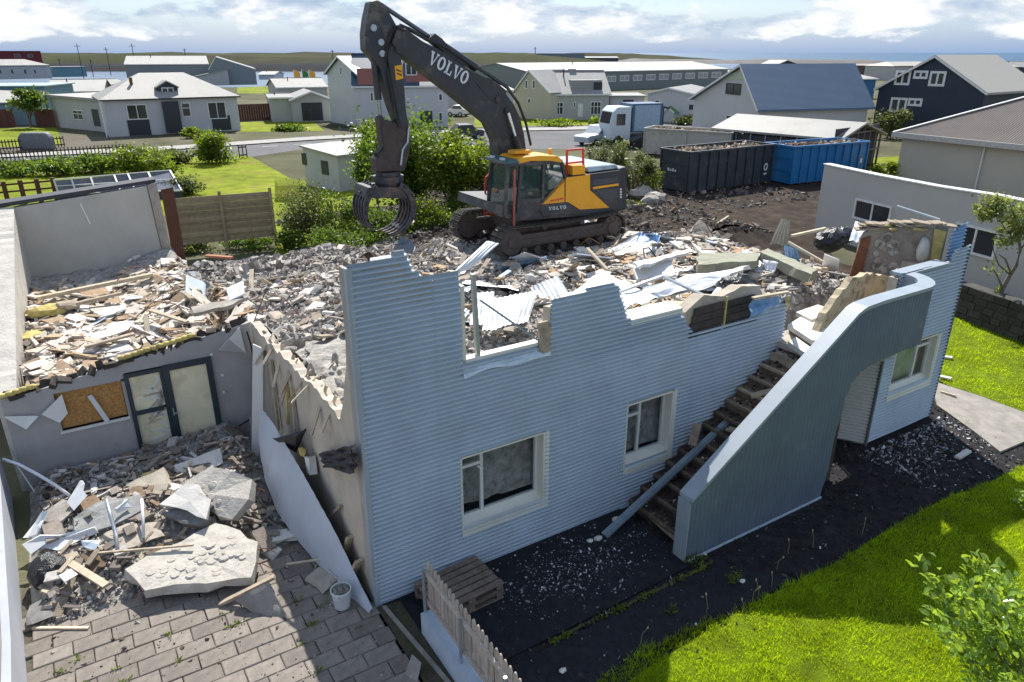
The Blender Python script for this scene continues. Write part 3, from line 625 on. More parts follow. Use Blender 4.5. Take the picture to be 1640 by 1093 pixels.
for k in range(N3):
    s0, s1 = LW * k / N3, LW * (k + 1) / N3; h0, h1 = [interp(tp3, q) * .9 - .05 * abs(fbm(q, 2, 3, 3)) for q in (s0, s1)]
    b.add([W3(s0, -1.2), W3(s1, -1.2), W3(s1, -1.2, .22), W3(s0, -1.2, .22), W3(s0, h0), W3(s1, h1), W3(s1, h1 - .04, .22), W3(s0, h0 - .04, .22)], [(3, 2, 1, 0), (4, 5, 6, 7), (0, 1, 5, 4), (1, 2, 6, 5), (2, 3, 7, 6), (3, 0, 4, 7)])
bw = b.build('broken_inner_wall', mat('bare_masonry', (.26, .235, .205), rough=.95, var=.22, scale=4, bump=.5, bscale=18, dirt=(.12, .10, .09), dscale=1.5, dthr=.56), house, merge=True)
for i in range(24):
    s, z = R.uniform(.35, LW - .9), R.uniform(-.1, .85); o = MB(); n = 9; r_ = R.uniform(.06, .12); ph = R.random() * 6
    o.prism([tuple(W3(s + r_ * cos(2 * pi * k / n + ph) * R.uniform(.85, 1.1), z + r_ * sin(2 * pi * k / n + ph) * R.uniform(.85, 1.1), -.001)) for k in range(n)], tuple(n3 * -.02)); o.build('adhesive_dab', m_conc, bw)
b = MB(); b.prism([tuple(W3(*q, -.05)) for q in ((-.12, -.3), (.16, -.3), (.2, .8), (.0, .72))], tuple(n3 * .04)); b.build('exposed_brick_edge', m_rust, bw)
b = MB(); b.blob(tuple(W3(LW - .42, .55, -.02)), .22, 3, 2, .1, (1, .5, 1.4)); b.build('plaster_bulge', m_white, bw, smooth=True)
b = MB(); b.prism([tuple(W3(*q, -.04)) for q in ((LW - .22, .2), (LW - .06, .2), (LW - .04, 1.0), (LW - .3, 1.05))], tuple(n3 * .03)); b.build('foam_strip', m_foam, bw)
b = MB()
for i in range(16): s = .1 + i * LW / 17; b.cbox(W3(s, interp(tp3, s) * .9 + .03 + R.uniform(-.02, .05), .1), e3 * R.uniform(.15, .3) + Vector((0, 0, R.uniform(-.06, .06))), n3 * R.uniform(.1, .2), Vector((0, 0, .018)))
b.build('torn_roof_boards', m_wood, bw)
b = MB()
for k in range(9): p_ = W3(R.uniform(.2, LW - .2), R.uniform(.9, 1.1), R.uniform(-.1, .2)); b.blob(tuple(p_), .09, k, 1, .3, (1.5, 1, .4))
b.build('insulation_scraps', m_foam, bw)
cb = [(1304, 548, 545), (1316, 540, 505), (1334, 532, 472), (1352, 524, 447), (1374, 512, 439), (1396, 503, 440), (1416, 497, 444), (1434, 491, 452), (1450, 486, 466)]
CB = [(gz(x, y, 2.62), t_) for x, y, t_ in cb]; b = MB(); pr = None; cen = w(10.3, -.9, 0); N4 = len(CB)
CBu = [uvz(p_) for p_, t_ in CB]; hts = [zt(p_, t_) for p_, t_ in CB]
fine = []
for i in range(N4 - 1):
    for k in range(4): t = k / 4; fine.append((CBu[i].lerp(CBu[i + 1], t), hts[i] + (hts[i + 1] - hts[i]) * t + R.uniform(-.04, .04)))
fine.append((CBu[-1], hts[-1]))
for i, (p_, h_) in enumerate(fine):
    d_ = (fine[min(i + 1, len(fine) - 1)][0] - fine[max(i - 1, 0)][0]); d_.z = 0; d_.normalize(); nn_ = Vector((-d_.y, d_.x, 0)) * .15
    cu_ = [tuple(Vector((p_.x, p_.y, 2.5))), (p_.x, p_.y, max(2.6, h_)), (p_.x + nn_.x, p_.y + nn_.y, max(2.6, h_ - .02)), (p_.x + nn_.x, p_.y + nn_.y, 2.5)]
    if pr:
        for q in range(4): b.quad(cu_[q], pr[q], pr[(q + 1) % 4], cu_[(q + 1) % 4])
    else: b.quad(*cu_)
    pr = cu_
b.quad(*pr[::-1]); b.build('curved_stair_wall', mat('ochre_plaster', (.48, .40, .27), rough=.9, var=.2, scale=3.5, bump=.4, bscale=20, dirt=(.12, .095, .075), dscale=2.6, dthr=.52), house)
for i, (pts, z) in enumerate([([(1262, 520), (1285, 506), (1330, 528), (1342, 548), (1300, 545)], 2.8), ([(1275, 500), (1310, 488), (1340, 498), (1300, 512)], 2.85), ([(1262, 548), (1275, 540), (1312, 566), (1300, 572)], 2.7)]):
    P_ = [g(a_, c_, z) for a_, c_ in pts]; b = MB(); b.prism([tuple(q) for q in P_][::-1], (0, 0, -.1)); b.build('landing_screed', m_white, house)

# ================================================================ the wing at the left
wing = thing('roofless_wing', 'roofless grey wing of the house with dark glazed door and boarded window', 'house', uv=(-4.6, 6.7, 0))
m_wingw = mat('wing_plaster', (.37, .36, .36), rough=.92, var=.1, scale=2, bump=.15, bscale=18, dirt=(.28, .25, .23), dscale=1.1, dthr=.6)
def wt(u): return interp([(-4.7, 1.98), (0, 2.68), (.6, 2.75)], u)
b = MB()
for u0, u1, z0, z1 in ((-4.68, -3.84, 0, 1.86), (-3.84, -2.66, 0, 1.12), (-3.84, -2.66, 1.93, 1.96), (-2.66, -2.58, 0, 1.9), (-.92, .02, 0, 2.0), (-2.58, -.92, 2.07, 2.09)): b.box(u0, 6.7, z0, u1, 6.92, z1)
jagtop(b, [(-4.68, wt(-4.68)), (-3.84, wt(-3.84))], 1.86, 6.7, 6.92, dn=0); jagtop(b, [(-3.84, wt(-3.84)), (-2.58, wt(-2.58))], 1.96, 6.7, 6.92, dn=0); jagtop(b, [(-2.58, wt(-2.58)), (-.92, wt(-.92))], 2.09, 6.7, 6.92, dn=0); jagtop(b, [(-.92, wt(-.92)), (.02, 2.68)], 2.0, 6.7, 6.92, dn=0)
b.build('front_wall', m_wingw, wing)
b = MB(); b.box(-3.83, 6.78, 1.13, -2.67, 6.8, 1.92); b.build('boarding', m_osb, wing)
b = MB(); b.box(-3.88, 6.66, 1.07, -2.64, 6.79, 1.12); b.build('sill', m_frame, wing)
b = MB(); b.bar((-3.25, 6.69, 1.75), (-3.05, 6.66, 1.13), .02, .09); b.build('loose_strip', m_pipe, wing)
def frame2(parent, name, u0, z0, u1, z1, v, wd, th, m, holes):
    b = MB(); b.box(u0, v, z0, u0 + wd, v + th, z1); b.box(u1 - wd, v, z0, u1, v + th, z1); b.box(u0 + wd, v, z0, u1 - wd, v + th, z0 + wd * 1.0); b.box(u0 + wd, v, z1 - wd, u1 - wd, v + th, z1)
    return b
f = frame2(wing, '', -2.6, 0, -1.86, 2.05, 6.66, .085, .12, m_darkframe, 0); f.box(-2.515, 6.665, 1.1, -1.985, 6.775, 1.19); fo = f.build('sidelight_frame', m_darkframe, wing)
m_mirror = glassmat('bright_pane', (.40, .40, .33), .03, .75)
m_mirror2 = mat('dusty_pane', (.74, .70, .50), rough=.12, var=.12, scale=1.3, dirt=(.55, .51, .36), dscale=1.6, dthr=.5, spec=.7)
b = MB(); b.box(-2.515, 6.71, 1.19, -1.945, 6.72, 1.965); b.build('pane', m_mirror2, fo); b = MB(); b.box(-2.515, 6.71, .085, -1.945, 6.72, 1.1); b.build('pane', m_mirror2, fo)
f = frame2(wing, '', -1.88, .0, -.92, 2.08, 6.62, .12, .10, m_darkframe, 0); f.box(-1.76, 6.63, .12, -1.04, 6.71, .38); do = f.build('door', m_darkframe, wing)
b = MB(); b.box(-1.76, 6.66, .38, -1.04, 6.67, 1.96); b.build('pane', m_mirror2, do)
b = MB(); b.bar((-1.83, 6.60, .95), (-1.83, 6.60, 1.12), .03, .02); b.bar((-1.83, 6.56, 1.02), (-1.72, 6.56, 1.0), .02, .02); b.build('door_handle', m_galv, do)
for k in range(60):
    rr = random.Random(k + 50); u0 = rr.uniform(-2.5, -1.1); z0 = rr.uniform(.1, 1.8); o = MB(); x1 = min(-1.04, u0 + rr.uniform(.2, .7)); z1 = z0 + rr.uniform(-.3, .5)
    if u0 < -1.95 < x1 + .1: x1 = -1.96
    if -1.98 < u0 < -1.72: u0 = -1.72
    if x1 - u0 < .08 or z1 > 1.93 or z1 < .1 or (u0 > -1.9 and min(z0, z1) < .42): continue
    o.bar((u0, 6.665 if u0 > -1.9 else 6.705, z0), (x1, 6.665 if u0 > -1.9 else 6.705, z1), .006, .05); o.build('lath_behind_glass', m_frame if k % 2 else m_woodp, wing)
# left wall and back wall, both broken along the top
b = MB(); n = 44
for i in range(n):
    v0_, v1_ = 6.72 + 7.3 * i / n, 6.72 + 7.3 * (i + 1) / n; h0, h1 = [interp([(6.7, 2.02), (13.95, 4.35), (14.1, 4.4)], q) - .06 * abs(fbm(q, 1, 3, 3)) for q in (v0_, v1_)]; a0, a1 = [-4.42 + .05 * (q - 6.7) for q in (v0_, v1_)]
    b.add([(a0 - .34, v0_, 0), (a0, v0_, 0), (a1, v1_, 0), (a1 - .34, v1_, 0), (a0 - .34, v0_, h0), (a0, v0_, h0), (a1, v1_, h1), (a1 - .34, v1_, h1)], [(3, 2, 1, 0), (4, 5, 6, 7), (0, 1, 5, 4), (1, 2, 6, 5), (2, 3, 7, 6), (3, 0, 4, 7)])
b.build('side_wall', mat('speckled_plaster', (.52, .49, .44), rough=.95, var=.15, scale=3, bump=.5, bscale=14, dirt=(.22, .2, .19), dscale=2.2, dthr=.6), wing)
b = MB(); b.add([(-4.1, 14.0, 1.5), (-.74, 14.0, 1.5), (-.86, 14.0, 4.62), (-4.06, 14.0, 4.34), (-4.1, 14.22, 1.5), (-.74, 14.22, 1.5), (-.86, 14.22, 4.62), (-4.06, 14.22, 4.34)], [(0, 1, 2, 3), (7, 6, 5, 4), (1, 5, 6, 2), (3, 2, 6, 7), (0, 3, 7, 4)]); b.build('back_wall', m_beige, wing)
b = MB(); b.prism([(-4.5, 14.05, 4.36), (-.6, 14.05, 4.68), (-.6, 14.05, 4.78), (-4.5, 14.05, 4.46)], (0, .6, 0)); b.build('roof_edge', mat('dark_fascia', (.035, .038, .05), rough=.6), wing)
b = MB(); b.prism([(-.72, 13.95, 1.6), (-.5, 13.95, 1.6), (-.6, 13.95, 4.7), (-.84, 13.95, 4.64)], (0, .28, 0)); b.build('wall_end', m_conc, wing)
b = MB(); b.bar((-2.55, 13.985, 4.3), (-2.42, 13.985, 3.72), .012, .03); b.build('wall_crack', m_brightin, wing)
for k, (u, z) in enumerate(((-1.0, 2.12), (-.85, 1.6), (-.88, 1.2))):
    b = MB(); b.blob((u + .1, 6.66, z), .035, k, 1, .3); b.build('wall_fixing', m_pipe, wing)
b = MB(); b.tube([(-.12 + .05 * sin(i * .5), 6.62, 2.5 - i * .17) for i in range(12)] + [(-.3, 6.58, .45), (-.7, 6.5, .35)], .018, 5); b.build('cable', m_black, wing)
b = MB(); b.add([(-.75, 6.62, 2.2), (-.25, 6.66, 2.6), (-.2, 6.64, 2.0)], [(0, 1, 2), (2, 1, 0)]); b.prism([(-.75, 6.66, 2.2), (-.25, 6.66, 2.62), (-.2, 6.66, 2.0)], (0, -.02, 0)); b.build('peeling_board', m_frame, wing)
b = MB(); b.prism([(-4.1, 6.6, 1.6), (-3.7, 6.66, 1.9), (-3.68, 6.62, 1.5), (-3.85, 6.58, 1.35)], (0, -.015, .01)); b.build('peeling_board', m_frame, wing)
b = MB(); b.prism([(-4.7, 6.6, 1.72), (-4.3, 6.66, 1.6), (-4.15, 6.6, 1.58), (-4.4, 6.56, 1.38)], (0, -.015, .01)); b.build('peeling_board', m_frame, wing)

# ================================================================ excavator (local frame: x ahead, y to its left, z up)
m_blk = mat('excavator_dark_grey', (.033, .037, .045), rough=.5, var=.2, scale=3, dirt=(.13, .115, .10), dscale=1.6, dthr=.53, bump=.15)
m_yel = mat('excavator_yellow', (.78, .36, .015), rough=.42, var=.06, scale=3, dirt=(.42, .25, .08), dscale=2.5, dthr=.6)
m_track = mat('track_steel', (.075, .065, .055), rough=.75, var=.35, scale=6, bump=.3, bscale=30, dirt=(.2, .18, .15), dscale=3, dthr=.52)
m_trackfr = mat('dusty_undercarriage', (.12, .095, .08), rough=.9, var=.25, scale=4, dirt=(.06, .05, .045), dscale=2, dthr=.52)
m_red = mat('red_rail', (.62, .06, .03), rough=.45, var=.1)
m_hood = mat('engine_hood', (.30, .37, .40), rough=.35, var=.15, scale=3, dirt=(.12, .13, .14), dscale=2)
m_steelrod = mat('chrome_rod', (.6, .62, .65), rough=.15, var=.03, metal=1)
m_grap = mat('grapple_steel', (.055, .055, .065), rough=.5, var=.35, scale=5, metal=.35, bump=.2, bscale=20, dirt=(.16, .10, .07), dscale=3, dthr=.54)
m_cabglass = glassmat('cab_glass', (.015, .06, .06), .05, .55)
m_letter = mat('pale_lettering', (.62, .66, .7), rough=.5, var=.03)
XU, XV, XZ = 10.3, 10.9, 2.25
ex_ = thing('excavator', 'tracked excavator with dark grey boom, yellow cab roof and sorting grapple on the rubble', 'excavator', loc=w(XU, XV, XZ), rz=RZ + pi)
def EX(px, py, y=0.):
    p = wv(px, py, XV - y); return (XU - p.x, y, p.z - XZ)
def exprism(pts, y0, y1):
    """outline measured where it stands: the face at y1 (towards the camera), thickness back to y0"""
    P = [EX(a, c, y1) for a, c in pts]; b = MB(); b.prism(P, (0, y0 - y1, 0)); return b
# undercarriage: two tracks
def trk(yc, sgn):
    L2, r = 2.42, .46; hgt = .98; pth_ = []
    zc = .50
    fr = MB(); fr.box(-1.9, yc - .16, .28, 1.9, yc + .16, .68); fr.box(-1.95, yc - .22, .34, 1.95, yc + .22, .55); t = fr.build('track_frame', m_trackfr, ex_)
    b = MB(); b.cyl((1.95, yc - .2, zc), (1.95, yc + .2, zc), .40, 20); b.cyl((1.95, yc - .24, zc), (1.95, yc + .24, zc), .16, 12); b.build('idler_wheel', m_trackfr, t)
    b = MB(); b.cyl((-1.95, yc - .2, zc), (-1.95, yc + .2, zc), .40, 20); b.cyl((-1.95, yc - .26, zc), (-1.95, yc + .26, zc), .22, 14)
    for k in range(10): a = 2 * pi * k / 10; b.cyl((-1.95 + .32 * cos(a), yc - .265, zc + .32 * sin(a)), (-1.95 + .32 * cos(a), yc + .265, zc + .32 * sin(a)), .03, 6)
    b.build('sprocket', m_trackfr, t)
    for k in range(7): x = -1.5 + k * .5; b = MB(); b.cyl((x, yc - .2, .17), (x, yc + .2, .17), .12, 12); b.build('track_roller', m_trackfr, t)
    for x in (-.7, .75): b = MB(); b.cyl((x, yc - .2, .84), (x, yc + .2, .84), .09, 10); b.build('carrier_roller', m_trackfr, t)
    # loop of shoes
    rr = .44; per = [] ; N_ = 49; tot = 2 * 3.9 + 2 * pi * rr
    shoe = MB(); shoe.box(-.096, -.30, 0, .096, .30, .03)
    for x in (-.07, 0, .07): shoe.box(x - .008, -.30, .03, x + .008, .30, .062)
    shoe.box(-.085, -.09, -.06, .085, .09, 0)
    me = shoe.mesh('track_shoe', m_track)
    for k in range(N_):
        s = tot * k / N_
        if s < 3.9: x, z, a = -1.95 + s, zc + rr, 0; z -= .05 * sin(pi * s / 3.9)
        elif s < 3.9 + pi * rr: q = (s - 3.9) / rr; x, z, a = 1.95 + rr * sin(q), zc + rr * cos(q), q
        elif s < 7.8 + pi * rr: x, z, a = 1.95 - (s - 3.9 - pi * rr), zc - rr, pi
        else: q = (s - 7.8 - pi * rr) / rr; x, z, a = -1.95 - rr * sin(q), zc - rr * cos(q), pi + q
        o = bpy.data.objects.new('track_shoe', me); C.objects.link(o); o.parent = ex_; o.location = (x, yc, z); o.rotation_euler = (0, a, 0)
trk(1.35, 1); trk(-1.35, -1)
b = MB(); b.box(-1.0, -1.2, .45, 1.0, 1.2, .85); b.box(-.7, -.9, .85, .7, .9, .98); b.cyl((0, 0, .9), (0, 0, 1.12), .72, 24); b.build('carbody', m_trackfr, ex_)
# superstructure
YB = 1.42
b = exprism([(803, 345), (806, 330), (868, 328), (912, 320), (1000, 318), (1001, 336), (975, 343), (880, 350), (830, 354)], -1.42, YB - .03); b.build('deck', m_blk, ex_)
b = exprism([(906, 284), (945, 279), (998, 272), (1001, 268), (1001, 335), (940, 343), (870, 348), (862, 332)], YB - .6, YB); b.build('side_panel', m_blk, ex_, bevel=.02)
b = exprism([(906, 284), (998, 272), (1001, 335), (906, 345)], -YB, YB - .62); b.build('engine_housing', m_blk, ex_)
b = exprism([(906, 285), (945, 280), (945, 305), (976, 333), (929, 336), (910, 324), (906, 324)], YB, YB + .025); b.build('yellow_panel', m_yel, ex_)
b = exprism([(864, 328), (904, 286), (904, 324)], YB, YB + .025); b.build('yellow_panel', m_yel, ex_)
b = exprism([(950, 300), (991, 294), (991, 297.5), (950, 303.5)], YB, YB + .02); b.build('yellow_stripe', m_yel, ex_)
b = exprism([(950, 288), (989, 284), (990, 292), (950, 297)], YB, YB + .012); b.build('vent_grille', mat('grille', (.07, .075, .08), var=.3, scale=30), ex_)
b = exprism([(955, 306), (989, 301), (989, 318), (968, 320)], YB, YB + .012); b.build('vent_grille', MATS['grille'], ex_)
b = exprism([(992, 270), (1004, 267), (1005, 335), (993, 338)], -YB + .1, YB - .02); b.build('counterweight', m_blk, ex_, bevel=.05)
b = MB(); p0 = EX(945, 277, YB); p1 = EX(996, 270, YB)
b.prism([(p0[0], 1.35, p0[2] + .0), (p1[0] + .05, 1.35, p1[2] + .0), (p1[0] + .1, 1.25, p1[2] + .12), (p0[0], 1.2, p0[2] + .16)], (0, -2.5, 0)); b.build('engine_hood', m_hood, ex_, bevel=.04)
b = exprism([(917, 281), (937, 279), (937, 265), (917, 266)], .9, 1.4); b.build('tool_box', m_yel, ex_)
b = exprism([(1000, 294), (1000, 310), (1003, 310), (1003, 294)], YB - .1, YB - .02)
b = MB()
for k in range(4): q = EX(994.5, 316 - k * 4.2, YB + .01); b.box(q[0] - .035, YB, q[2] - .03, q[0] + .035, YB + .012, q[2] + .025)
b.build('model_digits', m_letter, ex_)
def word(txt, a, c, px_h, y, m, name, parent, wide=.8):
    """raised serif capitals on the side face: a, c are the pixels of the baseline's ends"""
    P0, P1 = Vector(EX(*a, y)), Vector(EX(*c, y)); d = P1 - P0; Lg = d.length; d.normalize(); up = Vector((d.z, 0, -d.x))
    if up.z < 0: up = -up
    hgt = px_h; b = MB(); cw = Lg / len(txt); t = .16
    def pl_(i, pts):
        q = [P0 + d * (cw * (i + .5 + x * wide * .5)) + up * (hgt * z) for x, z in pts]; b.prism([tuple(p + Vector((0, .012, 0))) for p in q], (0, -.012, 0))
    for i, ch_ in enumerate(txt):
        if ch_ == 'V': pl_(i, [(-.9, .92), (-.35, .92), (.12, .12), (.0, 0), (-.12, 0)]); pl_(i, [(.55, .92), (.8, .92), (.12, 0), (-.02, .0), (.08, .2)]); pl_(i, [(-1, 1), (-.2, 1), (-.2, .88), (-1, .88)]); pl_(i, [(.35, 1), (1, 1), (1, .88), (.35, .88)])
        if ch_ == 'L': pl_(i, [(-.6, 1), (-.15, 1), (-.15, 0), (-.6, 0)]); pl_(i, [(-.85, .12), (.8, .12), (.8, 0), (-.85, 0)]); pl_(i, [(.55, .38), (.8, .42), (.8, .1), (.6, .1)]); pl_(i, [(-.85, 1), (.1, 1), (.1, .9), (-.85, .9)])
        if ch_ == 'O':
            n = 14
            for k in range(n):
                a0, a1 = 2 * pi * k / n, 2 * pi * (k + 1) / n
                pl_(i, [(.92 * cos(a0), .5 + .52 * sin(a0)), (.92 * cos(a1), .5 + .52 * sin(a1)), (.42 * cos(a1), .5 + .38 * sin(a1)), (.42 * cos(a0), .5 + .38 * sin(a0))])
    return b.build(name, m, parent)
word('VOLVO', (878, 337.5), (907, 334.5), .11, YB + .0, m_letter, 'maker_lettering', ex_)
b = exprism([(881, 321), (902, 317), (902, 319.5), (881, 323.5)], YB + .026, YB + .032); b.build('red_lettering', m_red, ex_)
# cab
cy0, cy1 = .42, 1.40
cabout = [(808, 346), (806, 300), (815, 264), (899, 258), (905, 285), (864, 328), (862, 346)]
def cabpt(px, py, y): return Vector(EX(px, py, cy1)) + Vector((0, y - cy1, 0))
pil = MB()
for a, c_ in (((808, 346), (814, 263)), ((828, 346), (834, 262)), ((868, 325), (870, 262)), ((905, 286), (899, 260))):
    for y in (cy1, cy0):
        if a[0] == 828 and y == cy0: continue
        pil.bar(cabpt(*a, y), cabpt(*c_, y), .09, .09)
for y in (cy1, cy0): pil.bar(cabpt(814, 264, y), cabpt(899, 259, y), .1, .1); pil.bar(cabpt(864, 328, y), cabpt(905, 286, y), .09, .09); pil.bar(cabpt(808, 346, y), cabpt(864, 344, y), .1, .12)
for q in ((814, 264), (899, 259), (808, 346), (862, 345)): pil.bar(cabpt(*q, cy0), cabpt(*q, cy1), .1, .1)
cab = pil.build('cab', m_blk, ex_)
b = MB(); b.prism([tuple(cabpt(*q, cy1 + .0)) for q in ((830, 346), (829, 318), (866, 318), (862, 346))], (0, .02, 0)); b.build('cab_door', m_blk, cab)
b = MB(); b.prism([tuple(cabpt(*q, cy0)) for q in ((808, 346), (806, 300), (815, 264), (899, 259), (905, 286), (864, 330), (862, 346))], (0, .02, 0)); b.build('pane', m_cabglass, cab)
b = MB(); b.quad(*[tuple(cabpt(*q, cy1 - .01)) for q in ((832, 320), (835, 266), (867, 264), (866, 318))]); b.build('pane', m_cabglass, cab)
b = MB(); b.quad(*[tuple(cabpt(*q, cy1 - .01)) for q in ((871, 318), (872, 264), (896, 262), (903, 286))]); b.build('pane', m_cabglass, cab)
b = MB(); b.quad(*[tuple(cabpt(*q, cy1 - .01)) for q in ((812, 340), (817, 268), (830, 267), (826, 340))]); b.build('pane', m_cabglass, cab)
b = MB(); p, q = cabpt(808, 340, cy0), cabpt(815, 266, cy0); b.quad(tuple(p), tuple(p + Vector((0, .98, 0))), tuple(q + Vector((0, .98, 0))), tuple(q)); b.build('windscreen', m_cabglass, cab)
b = MB(); P = [cabpt(*q, cy1 + .06) for q in ((829, 263), (826, 257), (834, 252), (862, 249), (892, 250), (899, 256), (898, 261), (880, 258), (850, 258))]; b.prism([tuple(p) for p in P], (0, -1.12, 0)); b.build('cab_roof', m_yel, ex_, bevel=.03)
b = MB(); P = [cabpt(*q, cy1 + .08) for q in ((806, 258), (826, 255), (830, 261), (808, 263))]; b.prism([tuple(p) for p in P], (0, -1.15, 0)); b.build('sun_visor', mat('visor', (.04, .12, .14), rough=.3), ex_)
b = MB(); q = cabpt(845, 248, .9); b.box(q.x - .28, .75, q.z, q.x + .28, 1.15, q.z + .09); b.build('roof_hatch', m_yel, ex_)
b = MB(); q = cabpt(893, 246, 1.0); b.cyl((q.x, 1, q.z - .06), (q.x, 1, q.z + .1), .06, 10); b.build('beacon', m_yel, ex_)
b = MB(); q = cabpt(815, 262, .9)
for y in (.6, 1.2): b.box(q.x + .05, y - .09, q.z + .02, q.x + .15, y + .09, q.z + .14)
b.build('work_light', m_letter, ex_)
b = MB(); b.bar(EX(823, 362, 1.5), EX(824, 272, 1.5), .05, .05); b.build('red_grab_rail', mat('faded_red', (.40, .10, .07)), ex_)
b = MB()
for l in (((908, 283), (908, 241)), ((934, 280), (934, 239)), ((908, 241), (934, 239)), ((908, 262), (934, 259))): b.bar(EX(*l[0], 1.15), EX(*l[1], 1.15), .055, .055)
b.build('red_guard_rail', m_red, ex_)
b = MB()
for l in (((776, 345), (778, 285)), ((778, 285), (798, 264)), ((782, 345), (783, 318)), ((776, 344), (802, 344)), ((778, 318), (802, 316)), ((786, 318), (800, 303))): b.bar(EX(*l[0], -1.0), EX(*l[1], -1.0), .05, .05)
b.build('red_guard_rail', m_red, ex_)
b = exprism([(784, 344), (783, 318), (798, 304), (802, 316), (802, 344)], -1.35, -1.0); b.build('step_box', m_yel, ex_)
b = MB(); b.bar(EX(880, 286, -.9), EX(884, 262, -.9), .1, .1); b.build('exhaust', m_blk, ex_)
# boom
boom = [(800, 258), (798, 228), (785, 199), (761, 179), (717, 143), (692, 124), (660, 99), (643, 88), (634, 84), (630, 60), (636, 46), (650, 46), (677, 66), (712, 84), (743, 107), (779, 125), (808, 146), (824, 168), (834, 190), (840, 215), (846, 262)]
b = exprism(boom, -.29, .29); bo = b.build('boom', m_blk, ex_, bevel=.035)
word('VOLVO', (684, 101), (746, 137), .36, .295, m_letter, 'maker_lettering', bo, 1.0)
b = exprism([(758, 128), (786, 125), (812, 146), (806, 160), (790, 165)], .295, .305); b.build('boom_stiffener', m_blk, bo)
for q in ((797, 160), (812, 178), (633, 68)): e = EX(*q, .3); b = MB(); b.cyl((e[0], -.36, e[2]), (e[0], .36, e[2]), .10, 14); b.build('pivot_pin', m_grap, bo)
for y in (.42, -.42):      # boom cylinders
    b = MB(); a0, a1 = Vector(EX(838, 262, y)), Vector(EX(814, 181, y)); b.cyl(tuple(a0), tuple(a0.lerp(a1, .55)), .095, 12); c_ = b.build('boom_cylinder', m_blk, ex_); b = MB(); b.cyl(tuple(a0.lerp(a1, .5)), tuple(a1), .05, 10); b.build('piston_rod', m_steelrod, c_)
# stick cylinder on top of the boom
a0, a1 = Vector(EX(762, 109, 0)), Vector(EX(604, 4, 0)); b = MB(); b.cyl(tuple(a0), tuple(a0.lerp(a1, .42)), .12, 14); b.cyl(tuple(a0.lerp(a1, .40)), tuple(a0.lerp(a1, .44)), .15, 14); c_ = b.build('stick_cylinder', m_blk, ex_)
b = MB(); b.cyl(tuple(a0.lerp(a1, .4)), tuple(a1), .062, 12); b.build('piston_rod', mat('oily_rod', (.10, .12, .15), rough=.25, metal=.6), c_)
b = exprism([(687, 62), (697, 54), (708, 62), (730, 88), (752, 106), (740, 108), (712, 84)], -.16, .16); b.build('cylinder_guard', m_blk, ex_)
# hoses
for k in range(5):
    y = -.2 + k * .1; pts = [(640, 44), (655, 50), (683, 66), (716, 82), (750, 104), (784, 124), (812, 143), (830, 168), (842, 200), (850, 235)]
    b = MB(); b.tube([Vector(EX(a, c - 3 - 1.6 * sin(i * 1.3 + k), y)) for i, (a, c) in enumerate(pts)], .035, 6); b.build('hose', m_black, ex_)
for k in range(3):
    b = MB(); b.tube([Vector(EX(a + k * 2, c, .31 - .06 * k)) for a, c in [(648, 50), (636, 42), (628, 50), (622, 66), (618, 90), (622, 118), (628, 150), (634, 185), (640, 205)]], .03, 6); b.build('hose', m_black, ex_)
# stick
stick = [(594, 3), (603, 0), (614, 5), (626, 24), (636, 42), (642, 64), (643, 90), (647, 128), (651, 178), (657, 214), (648, 222), (638, 200), (628, 175), (617, 140), (610, 110), (597, 92), (586, 80), (585, 55), (588, 30)]
b = exprism(stick, -.22, .22); st_ = b.build('stick', m_blk, ex_, bevel=.03)
b = exprism([(632, 106), (644, 104), (646, 126), (634, 129)], .225, .235); b.build('warning_plate', m_yel, st_)
for (a, c_) in (((634, 108), (642, 108)), ((635, 114), (643, 114))):
    b = MB(); b.bar(EX(a[0] + 1, a[1] + 4, .24), EX(c_[0] + 1, c_[1] + 7, .24), .01, .035); b.build('warning_symbol', m_blk, st_)
for q in ((609, 68), (611, 86), (597, 45)): e = EX(*q, .2); b = MB(); b.cyl((e[0], -.28, e[2]), (e[0], .28, e[2]), .085, 12); b.build('pivot_pin', m_galv, st_)
# bucket cylinder along the front of the stick
a0, a1 = Vector(EX(598, 86, 0)), Vector(EX(609, 188, 0)); b = MB(); b.cyl(tuple(a0), tuple(a0.lerp(a1, .72)), .095, 12); c_ = b.build('grapple_cylinder', m_blk, ex_); b = MB(); b.cyl(tuple(a0.lerp(a1, .6)), tuple(a1), .05, 10); b.build('piston_rod', m_steelrod, c_)
b = exprism([(603, 186), (612, 184), (622, 215), (630, 240), (620, 246), (610, 225)], -.2, -.12); b.prism([EX(*q, .2) for q in ((603, 186), (612, 184), (622, 215), (630, 240), (620, 246), (610, 225))], (0, -.08, 0)); b.build('link', m_grap, ex_)
b = exprism([(610, 190), (650, 200), (658, 222), (655, 250), (648, 275), (604, 276), (603, 256), (616, 240)], -.24, .24); b.build('quick_coupler', mat('rusty_coupler', (.06, .045, .04), rough=.7, var=.35, scale=6, bump=.3, bscale=20, dirt=(.05, .04, .04), dscale=4), ex_, bevel=.03)
b = MB(); b.tube([Vector(EX(*q, .28)) for q in ((655, 205), (653, 228), (645, 240), (642, 265))], .035, 6); b.build('hose', m_galv, ex_)
for k in range(3): b = MB(); b.tube([Vector(EX(a + k * 2.5, c, .15 * k - .1)) for a, c in ((612, 230), (600, 246), (598, 262), (606, 280), (612, 292))], .028, 6); b.build('hose', m_black, ex_)
b = exprism([(592, 276), (650, 276), (650, 300), (590, 300)], -.4, .4); b = MB(); e0 = Vector(EX(622, 288, 0)); b.cyl(tuple(e0 - Vector((0, 0, .28))), tuple(e0 + Vector((0, 0, .24))), .36, 20); b.cyl(tuple(e0 - Vector((0, 0, .05))), tuple(e0 + Vector((0, 0, .12))), .44, 20); b.build('rotator', m_grap, ex_)
